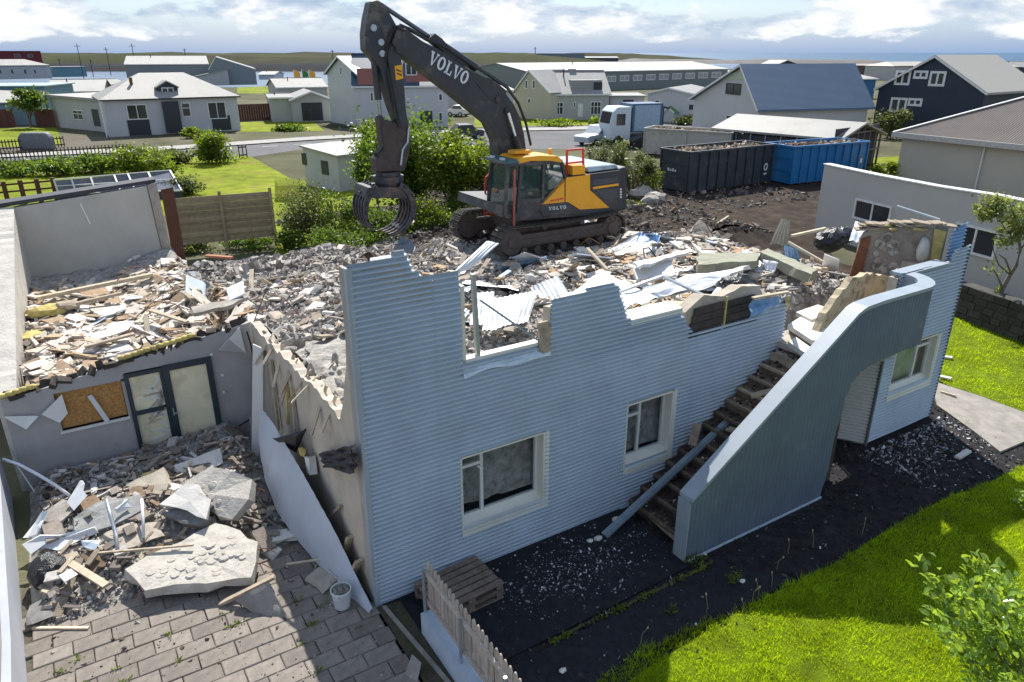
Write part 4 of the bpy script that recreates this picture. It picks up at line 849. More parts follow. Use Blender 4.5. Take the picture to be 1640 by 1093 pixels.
b = exprism([(588, 300), (650, 300), (653, 318), (585, 318)], -.45, .45); b.build('grapple_frame', m_grap, ex_, bevel=.03)
gc = Vector(EX(615, 330, 0)); kx = abs(EX(655, 330, 0)[0] - EX(575, 330, 0)[0]) / 80
def jaw(a0, a1, name):
    """curved ribs joined by cross bars, each jaw an arc about the grapple centre"""
    b = MB(); n = 14; Rr = 42 * kx; Ri = 33 * kx
    for y in (-.42, -.2, .02, .24, .42):
        for i in range(n):
            t0, t1 = i / n, (i + 1) / n; A0, A1 = radians(a0 + (a1 - a0) * t0), radians(a0 + (a1 - a0) * t1)
            w0, w1 = [(Rr - Ri) * (1 - .75 * t ** 2) for t in (t0, t1)]
            q = [gc + Vector((-Rr * cos(A0), y, Rr * sin(A0))), gc + Vector((-Rr * cos(A1), y, Rr * sin(A1))), gc + Vector((-(Rr - w1) * cos(A1), y, (Rr - w1) * sin(A1))), gc + Vector((-(Rr - w0) * cos(A0), y, (Rr - w0) * sin(A0)))]
            b.prism([tuple(p) for p in q], (0, .06, 0))
    for t in (.08, .25, .42, .6, .78):
        A = radians(a0 + (a1 - a0) * t); p = gc + Vector((-(Rr - .06) * cos(A), 0, (Rr - .06) * sin(A))); b.bar(p - Vector((0, .46, 0)), p + Vector((0, .48, 0)), .13, .05, up=(-cos(A), 0, sin(A)))
    return b.build(name, m_grap, ex_)
jaw(62, -92, 'jaw'); jaw(118, 226, 'jaw')
for sx in (-1, 1): b = MB(); b.cyl(tuple(gc + Vector((sx * .15, 0, .62))), tuple(gc + Vector((sx * .72, 0, .42))), .07, 10); b.build('jaw_cylinder', m_grap, ex_)
# operator in the cab
def skinned(name, pts, edges, rad, m, parent, lv=1):
    me = bpy.data.meshes.new(name); me.from_pydata(pts, edges, []); o = bpy.data.objects.new(name, me); C.objects.link(o)
    if parent: o.parent = parent
    md = o.modifiers.new('skin', 'SKIN'); sk = me.skin_vertices[0] if me.skin_vertices else None
    if sk is None:
        bpy.context.view_layer.objects.active = o
    for i, r in enumerate(rad):
        if me.skin_vertices: me.skin_vertices[0].data[i].radius = (r, r); me.skin_vertices[0].data[i].use_root = (i == 0)
    s_ = o.modifiers.new('sub', 'SUBSURF'); s_.levels = lv; s_.render_levels = lv; me.materials.append(m); return o
cfl = Vector(EX(850, 330, .9)); 
op = thing('person', 'excavator operator in dark clothes seated inside the cab', 'person', loc=ex_.location + Matrix.Rotation(RZ + pi, 3, 'Z') @ cfl, rz=RZ + pi)
bp = [(0, 0, .48), (0, 0, .72), (.02, 0, .98), (.03, 0, 1.08), (.04, 0, 1.2), (.05, 0, 1.3), (.38, .11, .5), (.42, .13, .08), (.52, .13, .04), (.38, -.11, .5), (.42, -.13, .08), (.52, -.13, .04), (.0, .2, .96), (.12, .24, .72), (.36, .2, .74), (.0, -.2, .96), (.12, -.24, .72), (.36, -.2, .74), (.44, .2, .75), (.44, -.2, .75)]
be = [(0, 1), (1, 2), (2, 3), (3, 4), (4, 5), (0, 6), (6, 7), (7, 8), (0, 9), (9, 10), (10, 11), (2, 12), (12, 13), (13, 14), (14, 18), (2, 15), (15, 16), (16, 17), (17, 19)]
br = [.16, .15, .14, .06, .095, .08, .085, .055, .045, .085, .055, .045, .07, .05, .04, .07, .05, .04, .035, .035]
skinned('body', bp, be, br, mat('dark_work_clothes', (.02, .022, .028), var=.2), op)
b = MB(); b.blob((.045, 0, 1.27), .115, 1, 2, .01); b.build('head', mat('skin', (.45, .26, .18), rough=.6, var=.05), op, smooth=True)
b = MB(); b.blob((.03, 0, 1.31), .128, 2, 2, .01, (1, 1, .8)); b.build('cap', m_black, op, smooth=True)
b = MB(); q = cfl; b.box(q.x - .28, q.y - .25, q.z + .2, q.x + .25, q.y + .25, q.z + .38); b.box(q.x - .35, q.y - .24, q.z + .3, q.x - .2, q.y + .24, q.z + 1.1); b.build('operator_seat', m_black, cab)

# ================================================================ loose debris
def dome(z, k=0): return z
def slab(name, label, pts, z, th, m, cat='slab', rough_=.03, dabs=0, dm=None, group=None, seed=0, tilt=None):
    """broken plate: its top outline measured in the photograph at heights z (one number or one per corner)"""
    rr = random.Random(seed + 11); zs = z if isinstance(z, (list, tuple)) else [z] * len(pts); P = [g(a, c, q) for (a, c), q in zip(pts, zs)]
    # subdivide and roughen the rim
    Q = []
    for i in range(len(P)):
        a, c = P[i], P[(i + 1) % len(P)]; n = max(1, int((c - a).length / .22))
        for k in range(n): t = k / n; p = a.lerp(c, t); Q.append(p + (Vector((rr.gauss(0, rough_), rr.gauss(0, rough_), rr.gauss(0, rough_ * .3))) if k else Vector()))
    area = sum(Q[i].x * Q[(i + 1) % len(Q)].y - Q[(i + 1) % len(Q)].x * Q[i].y for i in range(len(Q)))
    if area < 0: Q = Q[::-1]
    n = len(Q); ctr = sum(Q, Vector()) / n
    nrm = Vector(); 
    for i in range(n): nrm += (Q[i] - ctr).cross(Q[(i + 1) % n] - ctr)
    nrm.normalize(); b = MB(); low = [p - nrm * th * rr.uniform(.85, 1.15) + Vector((rr.gauss(0, rough_), rr.gauss(0, rough_), 0)) for p in Q]
    mid = [ctr.lerp(p, .72) + nrm * rr.uniform(-.006, .012) for p in Q]
    b.add(Q + low + mid + [ctr], [(i, (i + 1) % n, 2 * n + (i + 1) % n, 2 * n + i) for i in range(n)] + [(2 * n + i, 2 * n + (i + 1) % n, 3 * n) for i in range(n)] + [((i + 1) % n, i, n + i, n + (i + 1) % n) for i in range(n)] + [tuple(range(n, 2 * n))[::-1]])
    if dabs:
        for k in range(dabs):
            a, c = rr.choice(Q), rr.choice(Q); p = ctr.lerp(a.lerp(c, rr.random()), rr.uniform(.1, .85)); r_ = rr.uniform(.06, .10); e1 = (Q[0] - ctr).normalized(); e2 = nrm.cross(e1).normalized(); m_ = 8; hgt = rr.uniform(.012, .022)
            lo_ = [p + e1 * r_ * cos(2 * pi * j / m_) + e2 * r_ * .8 * sin(2 * pi * j / m_) for j in range(m_)]; up_ = [p + (q - p) * .72 + nrm * hgt for q in lo_]
            b.add(lo_ + up_, [tuple(range(m_, 2 * m_))] + [(j, (j + 1) % m_, m_ + (j + 1) % m_, m_ + j) for j in range(m_)])
    o = solo(name, label, cat, b, m, group=group)
    return o
def plank(name, label, a, c, za, zc, wd, th, m, cat='plank', group=None, uvp=False, splint=0.):
    p, q = (Vector(a), Vector(c)) if uvp else (g(*a, za), g(*c, zc)); b = MB(); b.bar(p, q, wd, th)
    return solo(name, label, cat, b, m, group=group)

slab('concrete_slab', 'big broken concrete slab with round mortar dabs lying on the pavers', [(200, 912), (240, 888), (290, 868), (345, 838), (385, 850), (413, 868), (402, 925), (330, 935), (232, 946)], [.42, .46, .5, .55, .55, .52, .36, .34, .34], .17, mat('slab_concrete', (.50, .465, .41), rough=.95, var=.16, scale=5, bump=.6, bscale=22, dirt=(.34, .31, .28), dscale=3, dthr=.56), dabs=46, seed=1, )
slab('concrete_slab', 'tilted thick concrete slab below the glazed door', [(300, 770), (335, 748), (372, 755), (404, 768), (398, 800), (372, 832), (318, 812), (262, 815)], [.95, 1.1, 1.1, 1.0, .85, .6, .62, .7], .2, MATS['slab_concrete'], dabs=16, seed=2)
slab('plaster_slab', 'pale rounded plaster plate leaning on the tilted slab', [(255, 808), (295, 775), (318, 776), (338, 800), (330, 832), (300, 818)], [.80, .95, .95, .85, .72, .75], .06, m_white, seed=3)
slab('concrete_lump', 'rough grey broken end of a slab under the pale plate', [(258, 822), (296, 812), (335, 826), (322, 842), (290, 838)], [.66, .72, .7, .6, .6], .22, m_concd, seed=31)
slab('wall_fragment', 'upright pale wall fragment standing right below the door', [(281, 745), (352, 718), (357, 742), (296, 772)], [.55, .65, .45, .3], .05, m_white, seed=4)
slab('wall_fragment', 'square brownish wall block with white edge below the sidelight', [(205, 775), (262, 748), (270, 775), (262, 795), (212, 805)], [.55, .7, .6, .5, .4], .25, m_plaster, seed=5)
slab('paving_slab', 'leaning triangular concrete piece beside the white bucket', [(376, 962), (430, 932), (462, 990), (410, 985)], [.22, .42, .03, .03], .07, m_path, seed=6)
plank('plank', 'split orange brown plank leaning on the triangular concrete piece', (352, 968), (440, 924), .08, .46, .08, .05, m_wood)
plank('plank', 'thin pale lath lying across the rubble left of the leaning panel', (458, 904), (532, 893), .2, .22, .03, .025, m_woodp)
plank('plank', 'long orange lath lying behind the big concrete slab', (158, 886), (310, 873), .5, .55, .035, .03, m_wood)
plank('plank', 'short straight plank lying flat on the pavers near the left wall', (52, 1006), (142, 1006), .07, .06, .045, .03, m_woodp)
for i, (a, c, za, zc, wd, lb) in enumerate([((92, 988), (128, 895), .12, .42, .13, 'broad brown plank sloping up from the pavers'), ((112, 902), (170, 938), .42, .3, .12, 'pale yellow plank laid across the broad brown plank'), ((80, 952), (112, 905), .2, .35, .08, 'narrow pale plank left of the broad brown plank'),
        ((130, 938), (156, 945), .22, .16, .1, 'short grey plank under the pale yellow plank'), ((132, 945), (150, 968), .15, .06, .05, 'white painted stick end beside the plank heap'), ((95, 918), (118, 892), .4, .44, .08, 'light brown plank at the back of the plank heap'), ((140, 905), (158, 880), .42, .5, .1, 'brown plank pointing up behind the plank heap')]):
    plank('plank', lb, a, c, za, zc, wd, .035, [m_wood, m_woodp, m_woodp, m_wood, m_frame, m_woodp, m_wood][i])
slab('tile', 'small square pale tile lying on top of the plank heap', [(94, 922), (113, 911), (125, 920), (104, 932)], .46, .03, m_white, seed=8)
slab('steel_plate', 'flat dark grey plate lying against the left wall', [(48, 970), (86, 950), (90, 985), (52, 1000)], .14, .02, m_concd, cat='plate', seed=9)
for i, (pts, z, lb) in enumerate([([(490, 925), (528, 900), (548, 918), (520, 948)], .12, 'brown square paving slab lying loose left of the bucket'), ([(520, 905), (548, 893), (560, 915), (540, 925)], .2, 'grey paving slab tilted on the brown one')]):
    slab('paving_slab', lb, pts, z, .06, m_plaster if i == 0 else m_path, seed=40 + i)
for i, (pts, z, m, lb) in enumerate([([(118, 830), (165, 800), (225, 792), (235, 812), (180, 842), (130, 862)], [.5, .62, .66, .6, .5, .42], m_concd, 'large flat dirty grey panel in the middle of the yard debris'), ([(150, 868), (205, 838), (250, 836), (262, 858), (215, 876), (165, 885)], [.42, .5, .52, .46, .4, .38], m_plaster, 'flat brownish panel behind the big slab'), ([(60, 830), (100, 800), (128, 806), (90, 842)], [.5, .62, .62, .5], m_conc, 'flat grey board by the left wall'), ([(430, 850), (470, 846), (478, 858), (436, 868)], .2, m_white, 'white stone block right of the big slab'), ([(455, 800), (510, 790), (520, 812), (465, 828)], .25, m_plaster, 'brown flat stone beside the leaning sheet'), ([(420, 880), (440, 872), (452, 880), (436, 890)], .12, m_white, 'small white block right of the big slab'), ([(225, 700 + 60), (250, 752), (240, 790), (228, 790)], [.5, .6, .35, .3], m_foam, 'yellow insulation slice under the sidelight')]):
    slab('loose_board' if i < 3 else 'stone_block', lb, pts, z, .05 if i < 3 else .09, m, cat='panel' if i < 3 else 'block', seed=200 + i)
# leaning rods and pipes
def pipe(lb, pts, r_, m, cat='pipe', name='pipe'):
    P = [g(a, c, z) for a, c, z in pts]; b = MB(); b.tube(P, r_, 8); return solo(name, lb, cat, b, m, smooth=True)
pipe('curved white plastic pipe leaning from the left wall into the rubble', [(5, 736, .95), (30, 744, .9), (60, 760, .78), (90, 778, .6), (114, 796, .45)], .03, m_pipe)
pipe('thin white rod against the left wall above the rubble', [(28, 748, .8), (40, 765, .62), (56, 789, .4)], .013, m_pipe, 'rod', 'rod')
pipe('pale grey pipe standing left of the leaning panel', [(424, 722, .95), (440, 775, .55), (460, 834, .18)], .035, m_pipe)
pipe('upright white pipe end in the rubble left of the big slab', [(170, 800, .9), (178, 830, .7), (186, 858, .5), (188, 880, .45)], .032, m_galv)
pipe('second upright pale pipe beside the big slab', [(227, 800, .85), (229, 830, .68), (230, 862, .48)], .026, m_pipe)
pipe('thin white tube lying on the wall base right of the door', [(352, 705, .5), (372, 698, .55), (398, 702, .5)], .014, m_pipe, 'tube', 'tube')
# white crumpled window profile heap
for i, (pts, z, lb) in enumerate([([(42, 870), (95, 858), (150, 845), (150, 855), (95, 880), (45, 885)], [.5, .55, .55, .45, .4, .4], 'long crumpled white sheet along the near side of the rubble'), ([(110, 800), (128, 770), (136, 775), (118, 815)], [.7, .9, .85, .6], 'white ribbed plastic strip sticking up near the left wall'), ([(45, 860), (68, 818), (75, 822), (58, 862)], [.4, .7, .65, .4], 'crushed white gutter piece beside the left wall'), ([(183, 815), (205, 800), (210, 812), (190, 822)], [.7, .75, .65, .6], 'small crumpled white foil in front of the wall block'), ([(136, 868), (162, 865), (155, 876), (134, 876)], [.55, .55, .5, .5], 'blue grey square board on the plank heap')]):
    slab('crumpled_sheet', lb, pts, z, .012, m_pipe if i < 4 else m_kerbw, cat='sheet', rough_=.05, seed=60 + i)
# black rubbish sack
b = MB(); p = g(78, 915, .25); b.blob(tuple(p), .34, 5, 3, .07, (.85, 1, .8)); solo('rubbish_sack', 'crumpled shiny black plastic sack beside the left wall', 'sack', b, m_black)
# bucket
b = MB(); p = g(549, 974, 0); pb = thing('bucket', 'white plastic bucket filled with rubble on the pavers', 'bucket', uv=(p.x, p.y, 0.05))
b = MB(); n = 24; rs = [(.12, .05), (.15, .34), (.163, .345), (.163, .375), (.145, .375), (.14, .28)]
vs = [(p.x + r_ * cos(2 * pi * k / n), p.y + r_ * sin(2 * pi * k / n), z) for r_, z in rs for k in range(n)]
b.add(vs, [(j * n + k, j * n + (k + 1) % n, (j + 1) * n + (k + 1) % n, (j + 1) * n + k) for j in range(len(rs) - 1) for k in range(n)] + [tuple(range(n))[::-1]]); b.build('shell', m_pipe, pb, smooth=False)
b = MB(); b.tube([(p.x + .165 * cos(a), p.y + .165 * sin(a), .33 - .12 * sin(a / 2 + 0) ** 2) for a in [pi + pi * i / 10 for i in range(11)]], .006, 5); b.build('handle', m_galv, pb)
b = MB()
for k in range(60): a = R.uniform(0, 6.28); r_ = .12 * sqrt(R.random()); b.chunk((p.x + r_ * cos(a), p.y + r_ * sin(a), .31 + R.uniform(0, .05)), .05, .045, .04, R)
b.build('rubble_fill', m_conc, pb, kind='stuff')
# the long leaning corrugated panel in front of the gable and its neighbours
def corr_plate(P, nu, nv, ridges, amp=.009, warp=.03, seed=0, th=True):
    """P: four corners (a b c d); ridges counted from a-b side, waves run across a->d"""
    b = MB(); P = [Vector(q) for q in P]; n = ((P[1] - P[0]).cross(P[3] - P[0])).normalized(); vs = []
    for j in range(nv + 1):
        for i in range(nu + 1):
            s_, t = i / nu, j / nv; p = P[0].lerp(P[1], s_).lerp(P[3].lerp(P[2], s_), t)
            vs.append(p + n * (amp * cos(2 * pi * ridges * t) + warp * 2 * fbm(s_ * 2, t * 2, 2, 1., seed)))
    fs = [(j * (nu + 1) + i, j * (nu + 1) + i + 1, (j + 1) * (nu + 1) + i + 1, (j + 1) * (nu + 1) + i) for j in range(nv) for i in range(nu)]
    b.add(vs, fs); b.add([v - n * .003 for v in vs], [q[::-1] for q in fs]); return b
P = [g(425, 655, 1.45), g(455, 690, 1.4), g(500, 735, 1.35), g(545, 810, .95), g(575, 880, .6), g(604, 984, .06)]
Q = [g(425, 690, 1.05), g(440, 735, .85), g(475, 790, .62), g(510, 850, .4), g(548, 905, .22), g(598, 985, .02)]
P = [(-.48, 4.35, 1.75), (-.42, 3.7, 1.66), (-.36, 2.9, 1.42), (-.30, 2.0, 1.18), (-.25, 1.1, .9), (-.12, -.12, .12)]; Q = [(-.62, 4.35, .85), (-.72, 3.7, .58), (-.74, 2.9, .33), (-.62, 2.0, .18), (-.45, 1.1, .08), (-.17, -.16, .03)]
b = MB(); vs = []; NU, NV = 40, 40
for j in range(NV + 1):
    for i in range(NU + 1):
        x = i / NU * 5; k = min(4, int(x)); f_ = x - k; a, c_ = Vector(P[k]).lerp(Vector(P[k + 1]), f_), Vector(Q[k]).lerp(Vector(Q[k + 1]), f_); t = j / NV
        p = c_.lerp(a, t); vs.append(p + Vector((-1, -.1, .5)).normalized() * (.004 * cos(2 * pi * 16 * t) + .03 * sin(3.1 * t) + .02 * fbm(x, t, 2, 1.5, 3)) + Vector((0, 0, .02 * (i % 2) * (1 if j == NV else 0))))
fs = [(j * (NU + 1) + i, j * (NU + 1) + i + 1, (j + 1) * (NU + 1) + i + 1, (j + 1) * (NU + 1) + i) for j in range(NV) for i in range(NU)]
b.add(vs, fs); b.add([v + Vector((.006, 0, 0)) for v in vs], [q[::-1] for q in fs]); solo('grey_sheet', 'long pale grey sheet with toothed edge leaning along the gable wall', 'sheet', b, mat('pale_grey_sheet', (.45, .48, .54), rough=.5, var=.08, scale=1.5, dirt=(.3, .28, .26), dscale=1.3, dthr=.62), smooth=True)
b = MB(); b.prism([(-.62, 5.5, .0), (-.40, 5.4, .0), (-.08, 5.45, 2.5), (-.24, 5.55, 2.6)], (.02, .02, 0)); b.prism([(-.40, 5.39, .0), (-.33, 5.5, .0), (-.02, 5.56, 2.4), (-.08, 5.44, 2.5)], (.012, .012, 0)); solo('leaning_board', 'tall greenish white board standing upright at the corner of the wing', 'board', b, m_frame)
for i, (a, c, wd, m, lb) in enumerate([((-.1, 4.9, .9), (-.06, 4.9, 2.45), .1, m_wood, 'upright brown stud beside the tall white board'), ((-.12, 3.9, 1.5), (-.04, 3.9, 2.35), .09, m_foam, 'short yellow stud on the gable wall, nearer one'), ((-.12, 3.5, 1.1), (-.05, 3.5, 2.4), .09, m_woodp, 'orange stud end standing on the gable wall'), ((-.2, 2.1, .3), (-.06, 1.2, 1.2), .05, m_wood, 'slanting brown lath low against the gable wall'), ((-.15, 1.2, .05), (-.08, .8, .85), .12, m_woodp, 'pale broken board in the gap at the house corner'), ((-.16, .8, .02), (-.1, .35, .7), .14, m_wood, 'brown broken board nearest the house corner')]):
    b = MB(); b.bar(a, c, wd, .05); solo('stud', lb, 'stud', b, m)
b = MB(); b.prism([(-.55, 3.4, 1.55), (-.30, 2.6, 1.9), (-.1, 2.7, 1.95), (-.2, 3.3, 1.2)], (.02, 0, -.02)); solo('roofing_felt', 'dark triangular piece of roofing felt caught on the leaning panel', 'felt', b, mat('roofing_felt', (.045, .04, .048), rough=.8, var=.2, scale=12, bump=.3))
b = MB(); c_ = [wu(x, y, -.06) for x, y in ((521, 723), (577, 710), (580, 755), (529, 747))]; NX, NY = 12, 8
vs = [c_[0].lerp(c_[1], i / NX).lerp(c_[3].lerp(c_[2], i / NX), j / NY) + Vector((-.05 - .09 * abs(sin(j * 1.1 + .25 * i)) - .05 * fbm(i, j, 2, .5), .03 * fbm(j, i, 2, .7), .05 * fbm(i, j, 2, .6, 3.))) for j in range(NY + 1) for i in range(NX + 1)]
fs = [(j * (NX + 1) + i, j * (NX + 1) + i + 1, (j + 1) * (NX + 1) + i + 1, (j + 1) * (NX + 1) + i) for j in range(NY) for i in range(NX)]
b.add(vs, fs); b.add([v + Vector((.012, 0, 0)) for v in vs], [q[::-1] for q in fs])
solo('torn_felt', 'crumpled dark felt flap hanging on the gable wall', 'felt', b, MATS['roofing_felt'])
b = MB(); b.blob((-.2, 2.7, 1.5), .12, 4, 1, .3, (.6, 1, 1)); solo('foam_piece', 'small yellow foam lump stuck over the leaning panel', 'insulation', b, m_foam)
b = MB(); b.chunk((-.15, 2.45, 1.35), .12, .2, .3, R); solo('white_scrap', 'small white scrap hanging beside the dark felt', 'scrap', b, m_frame)
# metal beam on the stairs
P0, P1 = Vector((6.55, -1.3, 1.33)), Vector((4.15, -1.02, .05)); b = MB(); a0, a1 = g(1165, 676, 1.38), g(968, 858, .05)
b.bar(a0, a1, .14, .06); b.bar(a0 + Vector((0, -.05, .05)), a1 + Vector((0, -.05, .05)), .012, .05); solo('metal_channel', 'long blue grey metal channel lying down the broken stairs', 'beam', b, mat('channel_paint', (.25, .32, .38), rough=.35, var=.15, metal=.2))
for i, (a, c, m, lb) in enumerate([((6.35, -.35, 1.12), (6.6, -.2, 1.45), m_wood, 'short brown board standing on a middle stair'), ((7.75, -.45, 1.85), (8.35, -.95, 2.15), m_woodp, 'pale plank lying on the upper stairs'), ((7.0, -.6, 1.42), (7.15, -1.35, 1.5), m_wood, 'brown board across a middle stair'), ((6.2, -.85, .82), (6.45, -1.45, .95), m_woodp, 'yellowish board across a lower stair'), ((5.2, -.7, .1), (5.1, -1.5, .12), m_wood, 'brown board at the foot of the stairs')]):
    b = MB(); b.bar(a, c, .16, .04); solo('plank', lb, 'plank', b, m)

# pallets by the wall
def pallet(z, m, lb, ang, seed):
    rr = random.Random(seed); p = g(742, 932, .3); t = thing('pallet', lb, 'pallet', loc=w(1.18, -.53, z), rz=RZ + ang, group='wooden pallets stacked by the corrugated wall')
    for k in range(6): b = MB(); y = -.36 + k * .144; b.box(-.58 + rr.uniform(-.01, .01), y - .055, .118, .58 + rr.uniform(-.01, .01), y + .055, .14); b.build('top_board', m, t)
    for x in (-.52, 0, .52): b = MB(); b.box(x - .05, -.4, .096, x + .05, .4, .117); b.build('stringer_board', m, t)
    for x in (-.52, 0, .52):
        for y in (-.35, 0, .35): b = MB(); b.box(x - .06, y - .045, .022, x + .06, y + .045, .095); b.build('block', m, t)
    for y in (-.36, 0, .36): b = MB(); b.box(-.58, y - .05, 0, .58, y + .05, .021); b.build('bottom_board', m, t)
m_pal = mat('pallet_wood', (.17, .135, .11), rough=.9, var=.3, scale=9, bump=.4, bscale=50, rnd=.25, dirt=(.08, .07, .05), dscale=4, dthr=.55)
pallet(.04, m_pal, 'lower mossy pallet of the stack by the wall', .03, 1); pallet(.185, m_pal, 'upper weathered pallet of the stack by the wall', .06, 2)
# picket fence on its painted plinth
pf = thing('picket_fence', 'weathered wooden picket fence standing on a pale blue concrete plinth', 'fence', uv=(.5, -1.0, 0)); FU = .50
b = MB(); b.box(.34, -4.2, 0, .62, -.92, .42); b.build('plinth', m_kerbw, pf)
m_pick = mat('picket_wood', (.42, .36, .31), rough=.85, var=.18, scale=8, bump=.35, bscale=50, rnd=.15)
fnx = lambda v: FU + .06 * 0
for k in range(24):
    v = -.95 - k * .112; b = MB(); wv_ = .036; z0, z1 = .47, 1.32 + R.gauss(0, .008); uu = FU + R.gauss(0, .004)
    b.prism([(uu, v - wv_, z0), (uu, v + wv_, z0), (uu, v + wv_, z1 - .05), (uu, v + wv_ * .5, z1 - .012), (uu, v, z1), (uu, v - wv_ * .5, z1 - .012), (uu, v - wv_, z1 - .05)], (-.022, 0, 0)); b.build('picket', m_pick, pf)
for z in (.60, 1.12): b = MB(); b.box(FU - .062, -4.1, z - .035, FU - .025, -.93, z + .035); b.build('rail', m_pick, pf)
for v in (-.93, -2.05, -3.2): b = MB(); b.cyl((FU - .09, v, .42), (FU - .09, v, 1.2), .022, 10); b.build('fence_post', m_galv, pf)
slab('flat_stone', 'pale flat stone standing against the foot of the plinth', [(648, 1080), (660, 1048), (675, 1062), (668, 1093)], [.05, .22, .2, .05], .03, m_path, seed=77)
# near wall at the left edge of the picture
nl = thing('garden_wall', 'smooth pale grey wall with a weathered coping at the left edge', 'wall', uv=(-4.8, 1, 0)); b = MB()
b.add([(-4.66, 1.0, 0), (-4.93, 6.62, 0), (-5.6, 6.62, 0), (-5.6, 1.0, 0), (-4.66, 1.0, .92), (-4.93, 6.62, 1.02), (-5.6, 6.62, 1.02), (-5.6, 1.0, .92)], [(0, 1, 5, 4), (1, 2, 6, 5), (2, 3, 7, 6), (3, 0, 4, 7), (4, 5, 6, 7)])
b.add([(-4.60, -2.0, 0), (-4.66, 1.0, 0), (-5.6, 1.0, 0), (-5.6, -2, 0), (-4.6, -2.0, .9), (-4.66, 1.0, .92), (-5.6, 1, .92), (-5.6, -2.0, .9)], [(0, 1, 5, 4), (2, 3, 7, 6), (3, 0, 4, 7), (4, 5, 6, 7)]); b.build('wall_face', mat('grey_blue_render', (.40, .42, .46), rough=.8, var=.08, scale=1.5, bump=.1, bscale=30, dirt=(.3, .31, .34), dscale=1.5, dthr=.62), nl)
b = MB(); b.add([(-4.72, -2, .903), (-4.76, 1.0, .925), (-5.02, 6.62, 1.025), (-5.6, 6.62, 1.025), (-5.6, -2, .903), (-4.72, -2, .95), (-4.76, 1.0, .97), (-5.02, 6.62, 1.07), (-5.6, 6.62, 1.07), (-5.6, -2, .95)], [(5, 6, 7, 8, 9), (0, 1, 6, 5), (1, 2, 7, 6), (2, 3, 8, 7)]); b.build('coping', m_path, nl)

# ---------------------------------------------------------------- scattered pieces on the mounds
variants = []
for k in range(9):
    b = MB(); rr = random.Random(k); sh = [(1, .7, .5), (1, .9, .3), (.8, .8, .7), (1.2, .6, .35)][k % 4]; b.blob((0, 0, 0), .5, k, 1, .2, sh); variants.append(b)
CH = {n: [v.mesh('concrete_lump', m) for v in variants] for n, m in (('c', m_conc), ('d', m_concd), ('w', m_white))}
def boxmesh(nm, m, x, y, z, sd):
    b = MB(); b.chunk((0, 0, 0), .0001, .0001, .0001, R); b = MB(); rr = random.Random(sd); j = lambda: rr.uniform(-.06, .06)
    vs = [(x * i * (1 + j()), y * k * (1 + j() * 3), z * l) for l in (-.5, .5) for i, k in ((-.5, -.5), (.5, -.5), (.5, .5), (-.5, .5))]; b.add(vs, [(3, 2, 1, 0), (4, 5, 6, 7), (0, 1, 5, 4), (1, 2, 6, 5), (2, 3, 7, 6), (3, 0, 4, 7)]); return b.mesh(nm, m)
PL = [boxmesh('plank', m, 1, .1 + .03 * k, .035, k) for k, m in enumerate((m_wood, m_woodp, m_wood, m_woodp, m_woodd))]
BD = [boxmesh('plasterboard', m, .8, .5, .02, k) for k, m in enumerate((m_white, m_frame, m_white, m_kerbw))]
def onground(u, v):
    e = .12; z = hf(u, v); n = Vector((-(hf(u + e, v) - z) / e, -(hf(u, v + e) - z) / e, 1)).normalized(); return z, n
def drop(me, name, label, cat, group, u, v, s, lift=.0, tiltr=.25, sc3=None):
    mn = me.materials[0].name; col = {'broken_concrete': 'beige', 'grey_concrete': 'dark grey', 'white_plaster': 'whitish', 'weathered_wood': 'brown', 'pale_wood': 'pale', 'dark_rotten_wood': 'blackened', 'window_frame_white': 'clean white', 'painted_plinth': 'bluish'}.get(mn, '')
    size = 'small' if s < .3 else 'big' if s > (1.1 if name == 'plank' else .42) else 'middling'
    if name == 'plank': size = 'short' if s < .75 else 'long' if s > 1.2 else 'middling'
    reg = ''
    if label.endswith('house rubble'): reg = 'left of the tracks' if u < 6.5 else 'in front of the tracks' if v < 8.6 and u < 10 else 'towards the stair landing' if v < 8.6 else 'behind the tracks'
    elif 'wing' in label and u < 0: reg = 'near the door wall' if v < 10 else 'near the beige back wall'
    elif 'yard debris' in label: reg = 'left of the big slabs' if u < -2.9 else 'beside the big slabs'
    if reg: label += ', ' + reg
    label = size + ' ' + col + ' ' + label; group = group + ', ' + size + ' ' + col + (', ' + reg if reg else '')
    z, n = onground(u, v); o = bpy.data.objects.new(name, me); C.objects.link(o); q = Vector((n.x + R.gauss(0, tiltr), n.y + R.gauss(0, tiltr), n.z)).normalized().to_track_quat('Z', 'Y')
    o.rotation_mode = 'QUATERNION'; o.rotation_quaternion = Matrix.Rotation(RZ, 3, 'Z').to_quaternion() @ q @ Matrix.Rotation(R.uniform(0, 6.28), 3, 'Z').to_quaternion()
    o.location = w(u, v, z + lift * s); o.scale = sc3 if sc3 else (s, s, s * R.uniform(.6, 1)); return tag(o, label, cat, group)
def infield(u, v, zone):
    if zone == 'main': return hf(u, v) > 1.9 and not (7.3 < u < 13.1 and 8.9 < v < 12.8) and not (u < 2.6 and v < 4.8)
    return True
cnt = 0
while cnt < 150:
    u, v = R.uniform(.6, 14), R.uniform(2.2, 13)
    if not infield(u, v, 'main') or R.random() < .35 * (v < 5): continue
    k = R.choice('cccddw'); drop(R.choice(CH[k]), 'concrete_lump', 'concrete lump in the house rubble', 'concrete lump', 'concrete lumps heaped inside the demolished house', u, v, R.choice((.14, .18, .22, .28, .34, .48)), .15); cnt += 1
for k in range(60):
    u, v = R.uniform(-4, .2), R.uniform(7.6, 13.8); q = R.choice('cwwd'); drop(R.choice(CH[q]), 'concrete_lump', 'lump in the wing debris', 'concrete lump', 'broken lumps inside the wing', u, v, R.choice((.12, .18, .22, .3)), .1)
